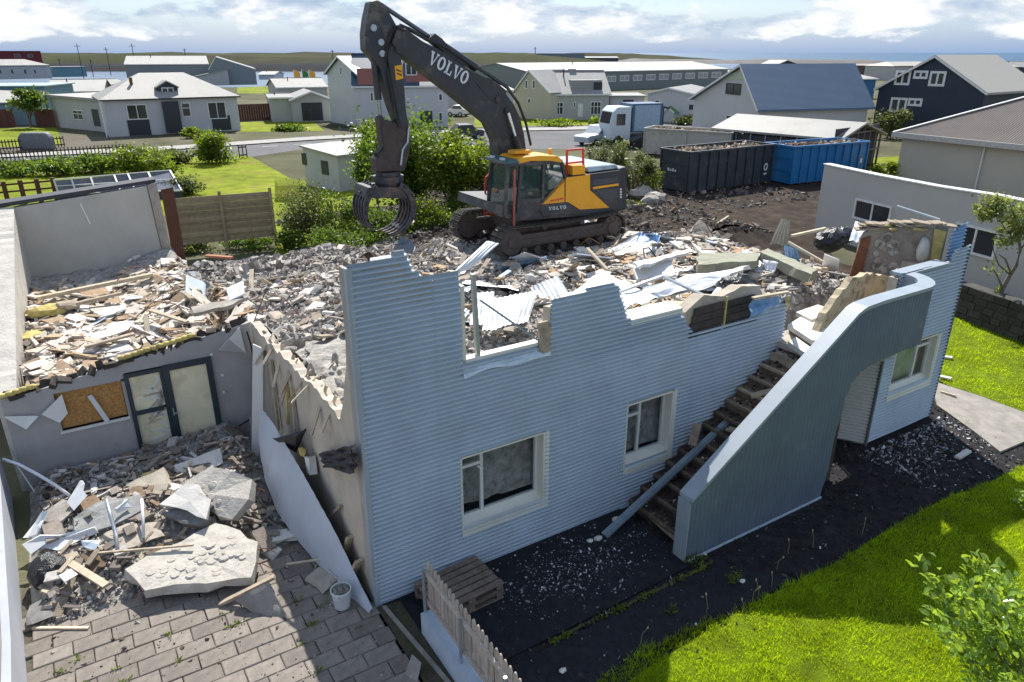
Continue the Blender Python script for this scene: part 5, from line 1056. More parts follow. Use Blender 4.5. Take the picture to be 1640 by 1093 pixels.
for k in range(60):
    u, v = R.uniform(-4.3, -.6), R.uniform(2.6, 6.5); q = R.choice('cddc'); drop(R.choice(CH[q]), 'concrete_lump', 'lump in the yard debris', 'concrete lump', 'broken lumps in the yard of the wing', u, v, R.choice((.12, .16, .2, .28)), .1)
for k in range(95):
    u, v = R.uniform(.8, 14), R.uniform(2.5, 13.4)
    if not infield(u, v, 'main'): continue
    s = R.uniform(.5, 1.7); drop(R.choice(PL), 'plank', 'splintered plank in the house rubble', 'plank', 'planks in the rubble of the house', u, v, s, .03, .3, (s, 1, 1))
for k in range(58):
    u, v = R.uniform(-4.1, .1), R.uniform(7.3, 13.2); s = R.uniform(.4, 1.6); o = drop(R.choice(PL[:4]), 'plank', 'dusty plank in the wing debris', 'plank', 'planks inside the wing', u, v, s, .03, .12, (s, .8, 1))
for k in range(60):
    u, v = R.uniform(-4.3, -.7), R.uniform(2.7, 6.4); s = R.uniform(.25, .8); drop(R.choice(PL), 'plank', 'broken lath in the yard debris', 'plank', 'laths in the yard of the wing', u, v, s, .05, .3, (s, .5, .7))
for k in range(45):
    u, v = (R.uniform(-4, 0), R.uniform(7.3, 12)) if k % 2 else (R.uniform(.8, 13.5), R.uniform(3, 13))
    if k % 2 == 0 and not infield(u, v, 'main'): continue
    s = R.uniform(.4, 1.2); drop(R.choice(BD), 'plasterboard', 'flat pale plasterboard piece ' + ('in the wing' if k % 2 else 'in the rubble of the house'), 'board', 'plasterboard in the ' + ('wing' if k % 2 else 'house'), u, v, s, .05, .15, (s, s * R.uniform(.5, 1), 1))
for k in range(46):
    u, v = R.uniform(8, 13.8), R.uniform(2., 8.2); s = R.uniform(.5, 1.5)
    if infield(u, v, 'main'): drop(R.choice(BD), 'plasterboard', 'plasterboard sheet in the house rubble', 'board', 'plasterboard sheets in the house', u, v, s, .08, .18, (s, s * R.uniform(.3, .8), 1.6))
CS = []
for k in range(4): cs2 = corr_plate([(-.5, -.3, 0), (.5, -.3, 0), (.5, .3, 0), (-.5, .3, 0)], 10, 42, 7, .012, .05, k); CS.append(cs2.mesh('corrugated_sheet', [m_clad2, m_clad2, m_sheetblue, m_galv][k], True))
for k in range(14):
    u, v = R.uniform(3.5, 13.5), R.uniform(2.5, 8.0); s = R.uniform(.7, 1.7)
    if infield(u, v, 'main'): o = drop(CS[k % 4], 'corrugated_sheet', 'torn corrugated sheet in the house rubble', 'corrugated sheet', 'torn corrugated sheets', u, v, s, .1, .2, (s, s, 1))
for k in range(28):
    u, v = R.uniform(10, 24), R.uniform(14, 25); s = R.uniform(.4, 1.8); drop(R.choice(PL), 'plank', 'broken plank lying on the dark soil behind the rubble', 'plank', 'planks on the dark soil', u, v, s, .02, .15, (s, 1, 1))
def flatlitter(name, n, gen, tints, s0, s1):
    b = MB(); rr = random.Random(n + 1)
    for k in range(n):
        u, v = gen(rr)
        if 7.3 < u < 13.1 and 8.8 < v < 12.8 or (u > .2 and hf(u, v) < 1.2) or (.3 < u < 2.6 and v < 4.8): continue
        s = s0 * (s1 / s0) ** (rr.random() ** 1.8); a = rr.uniform(0, pi); c_ = rr.choice(tints); f_ = rr.uniform(.75, 1.2); b.cur = tuple(x / .36 * f_ for x in c_); z, nr = onground(u, v)
        ax = Vector((cos(a), sin(a), rr.gauss(0, .14))).normalized(); ax = (ax - nr * ax.dot(nr)).normalized(); ay = nr.cross(ax); nr2 = (nr + Vector((rr.gauss(0, .12), rr.gauss(0, .12), 0))).normalized(); asp = rr.choice((.12, .2, .5, .7)); t = rr.uniform(.008, .03)
        i = len(b.v); c = Vector((u, v, z + .05 + rr.uniform(0, .06))); j = lambda: rr.uniform(.75, 1.1)
        vs = [c + ax * s * i_ * j() * .5 + ay * s * asp * k_ * j() * .5 + nr2 * t * l_ + nr * 0 for l_ in (-1, 1) for i_, k_ in ((-1, -1), (1, -1), (1, 1), (-1, 1))]
        b.add(vs, [(3, 2, 1, 0), (4, 5, 6, 7), (0, 1, 5, 4), (1, 2, 6, 5), (2, 3, 7, 6), (3, 0, 4, 7)])
    return solo(name, None, None, b, m_rubs, kind='stuff')
for k in range(34):
    v = R.uniform(.9, 5.8); u = R.uniform(.05, .75); zz = interp(gp, v) - .06; q = R.choice('cccw'); o = bpy.data.objects.new('concrete_lump', R.choice(CH[q])); C.objects.link(o); s = R.choice((.12, .16, .22, .3)); o.location = w(u, v, zz + .1 * s); o.rotation_euler = (R.uniform(0, 6), R.uniform(0, 6), R.uniform(0, 6)); o.scale = (s, s * .8, s * .6)
    tag(o, ('whitish' if q == 'w' else 'beige') + (' small' if s < .2 else ' big') + ' lump balanced on the broken gable wall', 'concrete lump', 'lumps on the gable wall, ' + q + (' small' if s < .2 else ' big'))
for k in range(9):
    v = 1.4 + k * .5 + R.uniform(-.15, .15); zz = interp(gp, v); b = MB(); b.bar((.12, v, zz + .05), (-.16 - R.uniform(0, .15), v + R.uniform(-.3, .3), zz - R.uniform(.25, .8)), .07, .025); solo('plank', 'thin lath hanging down over the outside of the gable wall', 'plank', b, m_wood if k % 2 else m_woodp, group='laths hanging over the gable wall')
# larger broken slabs, reinforcing bars and cables in the rubble
for k in range(26):
    u, v = (R.uniform(.8, 7), R.uniform(5, 12.5)) if k % 2 else (R.uniform(6, 13.6), R.uniform(2.5, 8.2))
    if not infield(u, v, 'main'): continue
    s = R.uniform(.6, 1.15); drop(R.choice(CH['cwc'[k % 3]]), 'concrete_plate', 'broken concrete plate in the house rubble', 'concrete plate', 'broken concrete plates', u, v, s, .05, .25, (s, s * .8, s * .28))
for k in range(26):
    u, v = (R.uniform(.8, 13.5), R.uniform(3, 8.4)) if k % 3 else (R.uniform(-4, 0), R.uniform(7.5, 12.5)); z = hf(u, v); a = R.uniform(0, 6.28); L_ = R.uniform(.5, 1.5); hh_ = R.uniform(.1, .6); b = MB()
    b.tube([(u, v, z - .05), (u + .3 * L_ * cos(a), v + .3 * L_ * sin(a), z + hh_ * .7), (u + .65 * L_ * cos(a + .3), v + .65 * L_ * sin(a + .3), z + hh_), (u + L_ * cos(a + .6), v + L_ * sin(a + .6), z + .05)], .012 if k % 4 else .02, 5)
    nm_ = 'rebar' if k % 4 else 'cable'; pl_ = 'the house rubble' if u > .1 else 'the wing debris'; solo(nm_, ('bent rusty reinforcing bar sticking out of ' if k % 4 else 'looped black cable lying on ') + pl_, nm_, b, m_rust if k % 4 else m_black, group=nm_ + ' in ' + pl_)
for i, (x, y, z, dx) in enumerate(((404, 905, .45, .25), (408, 882, .5, .3), (236, 944, .34, -.2), (402, 785, .85, .25))):
    P = g(x, y, z - .08); b = MB(); b.tube([(P.x - dx * .4, P.y, P.z), (P.x + dx * .5, P.y - .05, P.z + .02), (P.x + dx, P.y - .16, P.z - .06)], .009, 5); solo('rebar', ['rusty bar end at the right edge of the big slab', 'second rusty bar end at the right edge of the big slab', 'rusty bar end at the lower left of the big slab', 'rusty bar end on the tilted slab'][i], 'rebar', b, m_rust)
# uncountable small stones, one object per zone, pieces tinted one by one
def litter(name, n, gen, tints, s0, s1, m=m_rubs, flat=.6):
    b = MB(); rr = random.Random(n)
    for k in range(n):
        q = gen(rr)
        if q is None: continue
        u, v = q; z = hf(u, v); pk = .5 + 1.1 * max(0, fbm(u, v, 2, .8, 21.) + .35); s = s0 * (s1 / s0) ** (rr.random() ** 2.0) * pk; c_ = rr.choice(tints); c_ = tuple(.72 * a_ + .28 * .36 for a_ in c_); f_ = rr.uniform(.8, 1.15); b.cur = tuple(x / .36 * f_ for x in c_)
        b.chunk((u, v, z + s * .2), s * rr.uniform(.8, 1.6), s * rr.uniform(.7, 1), s * rr.uniform(.3, .9) * flat / .6, rr)
    return solo(name, None, None, b, m, kind='stuff')
GR = [(.34, .335, .33)] * 4 + [(.25, .25, .26)] * 3 + [(.42, .40, .37)] * 3 + [(.55, .53, .5)] * 2 + [(.24, .19, .15)] + [(.68, .66, .63)]
def gmain(r):
    u, v = r.uniform(.35, 14.2), r.uniform(.5, 13.5)
    if u < 2.6 and v < 4.8 and r.random() < .985: return None
    if 7.2 < u < 13.1 and 8.7 < v < 12.6 and r.random() < .8: return None
    return u, v
litter('rubble', 30000, gmain, GR, .02, .15)
litter('rubble', 4200, lambda r: (r.uniform(-4.25, .3), r.uniform(7.1, 12.6)), [(.46, .43, .39)] * 4 + [(.36, .33, .3)] * 3 + [(.62, .6, .56)] * 3 + [(.2, .16, .12)], .03, .12, flat=.4)
flatlitter('rubble_scraps', 1500, lambda r: (r.uniform(-4.1, .4), r.uniform(7.0, 12.4)), [(.62, .6, .56)] * 6 + [(.5, .46, .4)] * 3 + [(.36, .28, .2)] * 3 + [(.2, .16, .12)], .10, .75)
flatlitter('rubble_scraps', 1900, lambda r: (r.uniform(7.5, 14), r.uniform(1.5, 8.5)), [(.64, .62, .58)] * 4 + [(.5, .46, .4)] * 4 + [(.4, .3, .2)] * 3 + [(.3, .3, .3)] * 2, .08, .6)
flatlitter('rubble_scraps', 900, lambda r: (r.uniform(.6, 7.5), r.uniform(3, 13)), [(.6, .58, .55)] * 4 + [(.4, .36, .32)] * 4 + [(.36, .28, .2)] * 2, .06, .45)
flatlitter('rubble_scraps', 420, lambda r: (r.uniform(-4.3, -.6), r.uniform(2.3, 6.5)), [(.22, .2, .185)] * 6 + [(.5, .5, .5)] * 3 + [(.2, .155, .11)] * 2, .05, .6)
litter('rubble', 6500, lambda r: (-.4 - 4.1 * sqrt(r.random()) * .98, 6.6 - 4.4 * r.random() ** .9), [(.28, .26, .24)] * 5 + [(.15, .13, .12)] * 3 + [(.45, .43, .4)] * 3 + [(.12, .1, .09)], .012, .085)
litter('rubble', 4200, lambda r: (r.uniform(-.2, 8), r.uniform(12.5, 21.5)), GR + [(.15, .13, .11)] * 6, .05, .26)
litter('soil_clods', 2500, lambda r: (r.uniform(14, 36), r.uniform(18, 33)), [(.07, .055, .045)] * 6 + [(.12, .09, .07)] * 3 + [(.3, .27, .23)], .06, .3)
litter('soil_clods', 3500, lambda r: (r.uniform(6, 26), r.uniform(12.8, 29)), [(.07, .055, .045)] * 6 + [(.14, .1, .07)] * 3 + [(.4, .36, .3)], .05, .22)
# white chips on the black earth
def chips(name, n, gen, s0, s1, tints, z0=.03, big=0):
    b = MB(); rr = random.Random(n + 5)
    for k in range(n):
        u, v = gen(rr); s = s0 * (s1 / s0) ** (rr.random() ** 2.5); c_ = rr.choice(tints); b.cur = tuple(x / .36 for x in c_); b.chunk((u, v, z0 + s * .15), s * rr.uniform(.8, 2), s, s * .4, rr)
    return solo(name, None, None, b, m_rubs, kind='stuff')
CHI = [(.55, .58, .62)] * 3 + [(.35, .38, .42)] * 3 + [(.2, .2, .21)] * 3 + [(.1, .1, .1)]
chips('plaster_chips', 800, lambda r: (3.1 + r.gauss(0, .8), -.95 + r.gauss(0, .42)), .008, .035, CHI, .035)
chips('plaster_chips', 1300, lambda r: (r.uniform(10.6, 14.6), -1.2 - abs(r.gauss(0, .9))), .012, .055, CHI, .01)
chips('plaster_chips', 200, lambda r: (r.uniform(1.2, 11), r.uniform(-3.0, -.1)), .008, .035, CHI, .035)
chips('soil_crumbs', 5000, lambda r: (r.uniform(.7, 14.5), r.uniform(-3.5, -.05)), .01, .05, [(.03, .03, .03)] * 5 + [(.055, .05, .05)] * 3 + [(.09, .085, .08)], .02)
chips('patio_grit', 900, lambda r: (r.uniform(-4.5, .0), r.uniform(-2.5, 2.6)), .008, .05, [(.3, .27, .24)] * 3 + [(.12, .1, .08)] * 3 + [(.5, .48, .45)], .05)
for i, (a, c, s) in enumerate([(1188, 935, .09), (900, 1078, .1), (1128, 892, .07), (985, 835, .13), (945, 870, .11), (958, 866, .12), (1160, 728, .12)]):
    p = g(a, c, 0); b = MB(); b.blob((p.x, p.y, .05), s * .5, i, 1, .25, (1.3, 1, .6)); solo('plaster_lump', 'small white plaster lump on the black earth before the house', 'plaster lump', b, m_white, group='white lumps on the black earth')
for i, (a, c) in enumerate([((1532, 738), (1550, 728)), ((1506, 632), (1530, 640)), ((1508, 575), (1524, 578)), ((1505, 607), (1522, 612))]):
    p, q = g(*a, 0), g(*c, 0); b = MB(); b.bar(p + Vector((0, 0, .07)), q + Vector((0, 0, .09)), .12 if i != 1 else .04, .05); solo('plank', ['whitish splinter lying on the dark chips right of the bay', 'thin stick lying on the concrete path', 'white broken board lying in the right lawn', 'pale board at the corner of the right lawn'][i], 'plank', b, m_woodp if i == 1 else m_white)

# loose corrugated sheets and long pieces named one by one
def csheet(lb, pts, zs, ridges, m, warp=.05, seed=0, nu=14):
    P = [g(a, c, z) for (a, c), z in zip(pts, zs)]; b = corr_plate(P, nu, ridges * 6, ridges, .012, warp, seed); return solo('corrugated_sheet', lb, 'corrugated sheet', b, m, smooth=True)
csheet('bright white corrugated strip standing up before the tracks', [(722, 440), (780, 386), (800, 390), (752, 432)], [3.4, 3.9, 3.9, 3.4], 4, m_clad2, .02, 1)
csheet('large white corrugated sheet lying behind the high wall stub', [(905, 470), (1000, 495), (1050, 478), (965, 437)], [3.75, 3.75, 3.65, 3.65], 1, m_clad2, .08, 2)
csheet('white corrugated sheet seen through the open window gap', [(772, 530), (780, 478), (862, 466), (845, 515)], [3.1, 3.35, 3.35, 3.1], 10, m_clad2, .05, 3)
csheet('white corrugated sheet behind the window gap, leftmost', [(752, 520), (762, 470), (792, 466), (786, 520)], [3.1, 3.4, 3.4, 3.1], 4, m_clad2, .03, 4)
csheet('white corrugated sheet lying left of the exposed boards', [(1010, 490), (1110, 462), (1100, 440), (1030, 462)], [3.55, 3.6, 3.6, 3.6], 5, m_clad2, .09, 5)
csheet('long pale sheet right of the large white one', [(1060, 478), (1145, 458), (1160, 440), (1070, 452)], [3.5, 3.5, 3.5, 3.5], 7, m_clad2, .06, 6)
csheet('grey corrugated sheet standing upright like a tent', [(1232, 392), (1252, 350), (1266, 352), (1262, 392)], [2.9, 4.0, 4.0, 2.9], 5, m_galv, .05, 7)
csheet('small bright blue corrugated piece in the rubble', [(1258, 415), (1255, 392), (1278, 400), (1282, 420)], [3.1, 3.5, 3.5, 3.1], 5, m_sheetblue, .05, 8)
csheet('bent blue corrugated corner torn up at the end of the wall', [(1198, 512), (1205, 482), (1252, 474), (1246, 492)], [3.45, 3.75, 3.75, 3.5], 4, m_sheetblue, .05, 9)
csheet('lilac white corrugated piece beside the green beam', [(1225, 432), (1222, 416), (1246, 420), (1240, 436)], [3.3, 3.5, 3.5, 3.3], 4, m_clad2, .05, 10)
csheet('crumpled blue grey sheet on the rubble left of the tracks', [(632, 400), (640, 378), (660, 384), (662, 408)], [2.8, 3.2, 3.2, 2.8], 3, m_stair, .12, 11)
csheet('blue grey bent sheet lying in the dark soil near the sacks', [(1360, 385), (1370, 355), (1400, 365), (1395, 388)], [2.8, 3.1, 3.1, 2.8], 3, m_kerbw, .12, 12)
for i, (pts, z, th, m, nm, lb, ct) in enumerate([
    ([(1118, 405), (1215, 405), (1212, 418), (1118, 424)], 3.35, .22, mat('mossy_concrete', (.30, .30, .23), rough=.95, var=.2, scale=6, bump=.4), 'concrete_beam', 'long greenish concrete beam lying level in the rubble', 'beam'),
    ([(1218, 404), (1230, 398), (1310, 432), (1300, 440)], 3.4, .22, MATS['mossy_concrete'], 'concrete_beam', 'long green grey beam sloping down to the right', 'beam'),
    ([(1015, 420), (1105, 398), (1112, 402), (1020, 428)], 3.3, .06, m_frame, 'wide_board', 'long white board lying above the white door leaf', 'board'),
    ([(1015, 425), (1075, 415), (1082, 440), (1020, 448)], [3.2, 3.2, 3.0, 3.0], .06, m_frame, 'door_leaf', 'white door leaf with recessed edge lying in the rubble', 'door'),
    ([(1100, 440), (1150, 435), (1200, 425), (1190, 432), (1145, 448), (1105, 455)], 3.35, .08, m_frame, 'wide_board', 'white snowlike board behind the dark felt heap', 'board'),
    ([(640, 345), (662, 352), (660, 358), (636, 352)], 2.5, .05, m_woodp, 'lath', 'pale lath sticking up under the grapple', 'lath'),
    ([(245, 440), (260, 433), (280, 440), (262, 452)], 2.6, .05, m_white, 'plaster_plate', 'light plate at the right end of the wing debris', 'plate'),
    ([(362, 462), (388, 450), (392, 470), (366, 482)], [2.9, 3.0, 2.85, 2.75], .03, m_pipe, 'white_board', 'bright white square board in the middle of the wing debris', 'board'),
    ([(305, 492), (375, 478), (400, 466), (396, 476), (360, 492), (310, 502)], 2.75, .09, m_conc, 'concrete_post', 'long grey post lying in the right part of the wing', 'post'),
    ([(50, 565), (110, 545), (200, 548), (215, 560), (130, 578), (45, 600)], [2.12, 2.15, 2.22, 2.2, 2.12, 2.05], .05, m_white, 'ceiling_panel', 'large pale ceiling panel lying along the front wall of the wing', 'panel'),
    ([(85, 530), (140, 517), (215, 513), (205, 528), (150, 545), (95, 556)], [2.2, 2.28, 2.32, 2.3, 2.25, 2.2], .05, m_white, 'ceiling_panel', 'large pale ceiling panel behind the front one in the wing', 'panel'),
    ([(150, 500), (200, 486), (214, 492), (160, 508)], 2.4, .04, m_white, 'ceiling_panel', 'pale narrow ceiling panel deeper in the wing', 'panel')]):
    slab(nm, lb, pts, z, th, m, cat=ct, seed=100 + i)
for i, (a, c, za, zc, wd, th, m, lb) in enumerate([((940, 398), (972, 432), 3.3, 2.9, .09, .06, m_woodp, 'pale timber leaning in front of the tracks'), ((60, 478), (245, 440), 2.55, 2.75, .14, .09, m_woodp, 'long pale beam lying across the back of the wing'), ((100, 492), (195, 470), 2.5, 2.6, .10, .07, m_wood, 'yellow brown beam before the long pale one'), ((135, 556), (215, 535), 2.3, 2.35, .12, .05, m_wood, 'brown plank lying on the ceiling panels'),
        ((240, 497), (300, 516), 2.6, 2.55, .10, .04, m_wood, 'brown plank slanting in the middle of the wing'), ((330, 410), (372, 413), 2.5, 2.5, .12, .06, mat('brick_red_wood', (.38, .15, .09), var=.2), 'reddish beam lying below the wooden fence'), ((985, 470), (1060, 443), 3.7, 3.85, .06, .05, m_galv, 'grey metal bar rising over the white sheets'), ((1062, 443), (1150, 485), 3.85, 3.5, .08, .04, m_galv, 'long metal rail sloping down over the white sheets'),
        ((1130, 490), (1152, 462), 3.45, 3.6, .10, .03, m_frame, 'short white strip beside the dark felt heap'), ((1262, 388), (1318, 420), 3.5, 3.1, .08, .06, m_woodp, 'long yellow timber sloping to the landing'), ((1268, 378), (1322, 366), 3.3, 3.35, .08, .06, m_woodp, 'pale yellow timber lying over the dark sacks'), ((1436, 330), (1505, 352), 4.9, 4.7, .09, .03, m_galv, 'bright metal rail resting on the broken inner wall'),
        ((1258, 500), (1262, 478), 2.7, 3.7, .08, .06, m_foam, 'yellow timber post at the end of the corrugated wall'), ((1205, 478), (1262, 468), 3.8, 3.85, .08, .04, m_woodp, 'pale lath lying over the torn blue corner'), ((1150, 480), (1210, 458), 3.7, 3.75, .10, .05, m_woodp, 'broad pale lath behind the exposed boards')]):
    plank('timber', lb, a, c, za, zc, wd, th, m, cat='timber')
for i, (a, c, z, s, lb, m) in enumerate([(75, 498, 2.45, .28, 'lump of yellow insulation at the back left of the wing', m_foam), (60, 540, 2.2, .25, 'lump of yellow insulation near the left wall of the wing', m_foam), (105, 490, 2.5, .2, 'grey brown wool lump behind the ceiling panels', m_wood)]):
    p = g(a, c, z); b = MB(); b.blob(tuple(p), s, i, 2, .18, (1.5, 1, .55)); solo('insulation_lump', lb, 'insulation', b, m)
for i, (u0, u1) in enumerate(((-4.75, -4.05), (-2.55, -1.75), (-1.7, -1.2))):
    b = MB(); k = 0; x = u0
    while x < u1: b.blob((x, 6.72, wt(x) + .10), .085, k, 1, .15, (1.2, .9, .7)); x += .12; k += 1
    solo('insulation_roll', ['yellow insulation strip on the front wall of the wing, leftmost', 'yellow insulation strip on the wing wall above the boarded window', 'short yellow insulation strip above the door'][i], 'insulation', b, m_foam, smooth=True)
b = MB()
for i in range(28): x = -4.6 + i * .165; b.chunk((x, 6.8 + R.gauss(0, .05), wt(x) + .02), .22, .14, .08, R)
solo('roof_felt_strip', 'dark torn roofing felt along the top of the wing front wall', 'felt', b, m_woodd)
# dark felt heap and sacks
for i, (a, c, z, s, lb) in enumerate([(1180, 462, 3.15, .42, 'black torn felt heap in the rubble behind the exposed boards'), (1330, 385, 2.4, .5, 'black plastic sheet crumpled right of the yellow timbers'), (1350, 378, 2.4, .38, 'black plastic sheet nearest the white building')]):
    p = g(a, c, z); b = MB(); b.blob(tuple(p), s, i + 20, 3, .1, (1.3, .8, .8)); solo('black_sheet_heap', lb, 'plastic sheet', b, m_black)
# grey heaps by the trees
p = gz(1045, 330, .5); 
for i, (a, c, s) in enumerate([(1030, 310, .7), (1050, 318, .6), (1042, 322, .5)]):
    q = g(a, c, .6); b = MB(); b.blob((q.x, q.y, .6), s, i + 40, 2, .2, (1.2, .8, .6)); solo('scrap_heap', ['left', 'rightmost', 'middle'][i] + ' heap of tangled scrap beside the dark container', 'scrap', b, m_conc)

# ================================================================ neighbourhood
ZV = Vector((0, 0, 1))
h_white = mat('house_white', (.50, .51, .52), spec=.2, rough=.85, var=.06, scale=.6, bump=.05)
h_grey = mat('house_pale_grey', (.42, .42, .415), spec=.2, rough=.85, var=.06, scale=.6)
h_beige = mat('house_beige', (.50, .46, .38), rough=.9, var=.05, scale=.5, bump=.15, bscale=20, dirt=(.42, .39, .33), dscale=.5, dthr=.62)
h_navy = mat('house_navy', (.018, .032, .055), rough=.6, var=.15, scale=1)
h_roofw = mat('roof_pale', (.31, .305, .285), spec=.2, rough=.5, var=.06, scale=.5, wave=('X', 3.2), dirt=(.24, .225, .2), dscale=.35, dthr=.55)
h_roofg = mat('roof_grey', (.30, .30, .29), spec=.2, rough=.55, var=.08, scale=.5, wave=('X', 3.2))
h_roofb = mat('roof_blue', (.095, .15, .225), rough=.5, var=.06, scale=.5, wave=('X', 3.2))
h_roofd = mat('roof_dark_blue', (.03, .07, .12), rough=.5, var=.1, scale=.5)
h_gut = mat('gutter_dark', (.03, .032, .035), rough=.5)
h_trim = mat('fascia_white', (.7, .7, .68), rough=.5)
h_dark = mat('dark_panel', (.025, .03, .04), rough=.5)
class House:
    def __init__(s, name, label, A, B, d, group=None, cat='house', zb=0.):
        s.PA, s.PB = gz(*A, zb), gz(*B, zb); e = (s.PB - s.PA); s.w = e.length; s.ex = e.normalized(); s.ey = ZV.cross(s.ex); s.d = d; s.zb = zb
        s.t = thing(name, label, cat, loc=s.PA, rz=atan2(e.y, e.x), group=group)
    def loc(s, P): q = P - s.PA; return Vector((q.dot(s.ex), q.dot(s.ey), q.z))
    def px(s, x, y, face='f', dy=0.):
        """pixel to local point on a wall: f front, l left, r right, or at depth dy"""
        if face == 'f': return s.loc(onplane(x, y, s.PA + s.ey * dy, s.ey))
        if face == 'l': return s.loc(onplane(x, y, s.PA, s.ex))
        return s.loc(onplane(x, y, s.PB, s.ex))
    def body(s, he, hr=None, kind='gx', m=h_white, rm=h_roofw, oh=.3, th=.14, apex=None, x0=0., x1=None, y0=0., d=None, part=True):
        w_, d_ = (x1 or s.w), (d or s.d); b = MB(); T = s.t; wn = w_ - x0
        if kind == 'flat':
            b.box(x0, y0, 0, w_, y0 + d_, he); b.build('wall', m, T); r = MB(); r.box(x0 - oh, y0 - oh, he, w_ + oh, y0 + d_ + oh, he + th); return r.build('roof', rm, T)
        if kind == 'gx':      # ridge along the front
            b.prism([(x0, y0, 0), (x0, y0 + d_, 0), (x0, y0 + d_, he), (x0, y0 + d_ / 2, hr), (x0, y0, he)], (wn, 0, 0)); b.build('wall', m, T)
            k = (hr - he) / (d_ / 2); r = MB(); ya, yb, zl = y0 - oh, y0 + d_ + oh, he - oh * k
            r.prism([(x0 - oh, ya, zl + .01), (x0 - oh, y0 + d_ / 2, hr + .01), (x0 - oh, yb, zl + .01), (x0 - oh, yb, zl + th), (x0 - oh, y0 + d_ / 2, hr + th), (x0 - oh, ya, zl + th)], (wn + 2 * oh, 0, 0)); rf = r.build('roof', rm, T)
            f = MB(); f.box(x0 - oh, ya - .05, zl - .04, w_ + oh, ya - .003, zl + th - .02); f.build('fascia', h_trim, rf); c_ = MB(); c_.bar((x0 - oh, y0 + d_ / 2, hr + th + .02), (w_ + oh, y0 + d_ / 2, hr + th + .02), .35, .08); c_.build('ridge_cap', h_roofg, rf); vp = MB(); vp.cyl((x0 + wn * .3, y0 + d_ * .36, he), (x0 + wn * .3, y0 + d_ * .36, hr + .35), .09, 8); vp.build('vent_pipe', h_gut, rf); return rf
        if kind == 'gy':      # gable to the front
            ax = apex if apex is not None else (x0 + w_) / 2
            b.prism([(x0, y0, 0), (w_, y0, 0), (w_, y0, he), (ax, y0, hr), (x0, y0, he)], (0, d_, 0)); b.build('wall', m, T)
            r = MB(); kl, kr = (hr - he) / (ax - x0), (hr - he) / (w_ - ax)
            pts = [(x0 - oh, he - oh * kl + .01), (ax, hr + .01), (w_ + oh, he - oh * kr + .01), (w_ + oh, he - oh * kr + th), (ax, hr + th), (x0 - oh, he - oh * kl + th)]
            r.prism([(x, y0 - oh, z) for x, z in pts], (0, d_ + 2 * oh, 0)); rf = r.build('roof', rm, T)
            f = MB()
            for (xa, za), (xb, zb_) in ((pts[0], pts[1]), (pts[1], pts[2])): f.bar((xa, y0 - oh - .03, za + .05), (xb, y0 - oh - .03, zb_ + .05), .04, .18)
            f.build('bargeboard', h_trim, rf); return rf
        if kind == 'hip':
            b.box(x0, y0, 0, w_, y0 + d_, he); b.build('wall', m, T); i_ = apex if apex is not None else d_ / 2; r = MB(); zl = he - .02
            c_ = [(x0 - oh, y0 - oh, zl), (w_ + oh, y0 - oh, zl), (w_ + oh, y0 + d_ + oh, zl), (x0 - oh, y0 + d_ + oh, zl)]; t_ = [(x0 + i_, y0 + d_ / 2, hr), (w_ - i_, y0 + d_ / 2, hr)]
            r.add(c_ + t_, [(0, 1, 5, 4), (1, 2, 5), (2, 3, 4, 5), (3, 0, 4), (3, 2, 1, 0)]); rf = r.build('roof', rm, T)
            f = MB(); f.box(x0 - oh, y0 - oh - .06, zl - .12, w_ + oh, y0 - oh - .003, zl + .02); f.build('gutter', h_gut, rf); return rf
        if kind == 'mono':    # falls towards the right or left along x
            h2 = hr; b.prism([(x0, y0, 0), (w_, y0, 0), (w_, y0, h2), (x0, y0, he)], (0, d_, 0)); b.build('wall', m, T)
            r = MB(); r.prism([(x0 - oh, y0 - oh, he + .01), (w_ + oh, y0 - oh, h2 + .01), (w_ + oh, y0 - oh, h2 + th), (x0 - oh, y0 - oh, he + th)], (0, d_ + 2 * oh, 0)); return r.build('roof', rm, T)
        if kind == 'shed':    # falls towards the back or front
            b.prism([(x0, y0, 0), (x0, y0 + d_, 0), (x0, y0 + d_, hr), (x0, y0, he)], (wn, 0, 0)); b.build('wall', m, T)
            r = MB(); k = (hr - he) / d_; r.prism([(x0 - oh, y0 - oh, he - oh * k + .01), (x0 - oh, y0 + d_ + oh, hr + oh * k + .01), (x0 - oh, y0 + d_ + oh, hr + oh * k + th), (x0 - oh, y0 - oh, he - oh * k + th)], (wn + 2 * oh, 0, 0)); return r.build('roof', rm, T)
    def win(s, a, b_, face='f', mull=1, fr=h_trim, name='window', bars=0, pane=m_farglass, fw=.09, dy=0.):
        """window between two pixel corners of a wall face"""
        p, q = s.px(*a, face, dy), s.px(*b_, face, dy); b = MB(); z0, z1 = min(p.z, q.z), max(p.z, q.z)
        if face == 'f': u0, u1 = sorted((p.x, q.x)); y = dy; bx = lambda A, Z0, B_, Z1, t0, t1: b.box(A, y - t1, Z0, B_, y - t0, Z1)
        elif face == 'l': u0, u1 = sorted((p.y, q.y)); bx = lambda A, Z0, B_, Z1, t0, t1: b.box(-t1, A, Z0, -t0, B_, Z1)
        else: u0, u1 = sorted((p.y, q.y)); bx = lambda A, Z0, B_, Z1, t0, t1: b.box(s.w + t0, A, Z0, s.w + t1, B_, Z1)
        bx(u0, z0, u0 + fw, z1, .005, .07); bx(u1 - fw, z0, u1, z1, .005, .07); bx(u0 + fw, z0, u1 - fw, z0 + fw, .005, .08); bx(u0 + fw, z1 - fw, u1 - fw, z1, .005, .07)
        for k in range(mull): x = u0 + (u1 - u0) * (k + 1) / (mull + 1); bx(x - fw / 2.4, z0 + fw, x + fw / 2.4, z1 - fw, .006, .065)
        if bars: z = z0 + (z1 - z0) * .62; bx(u0 + fw, z - fw / 2.4, u1 - fw, z + fw / 2.4, .007, .06)
        f = b.build(name, fr, s.t); b = MB()
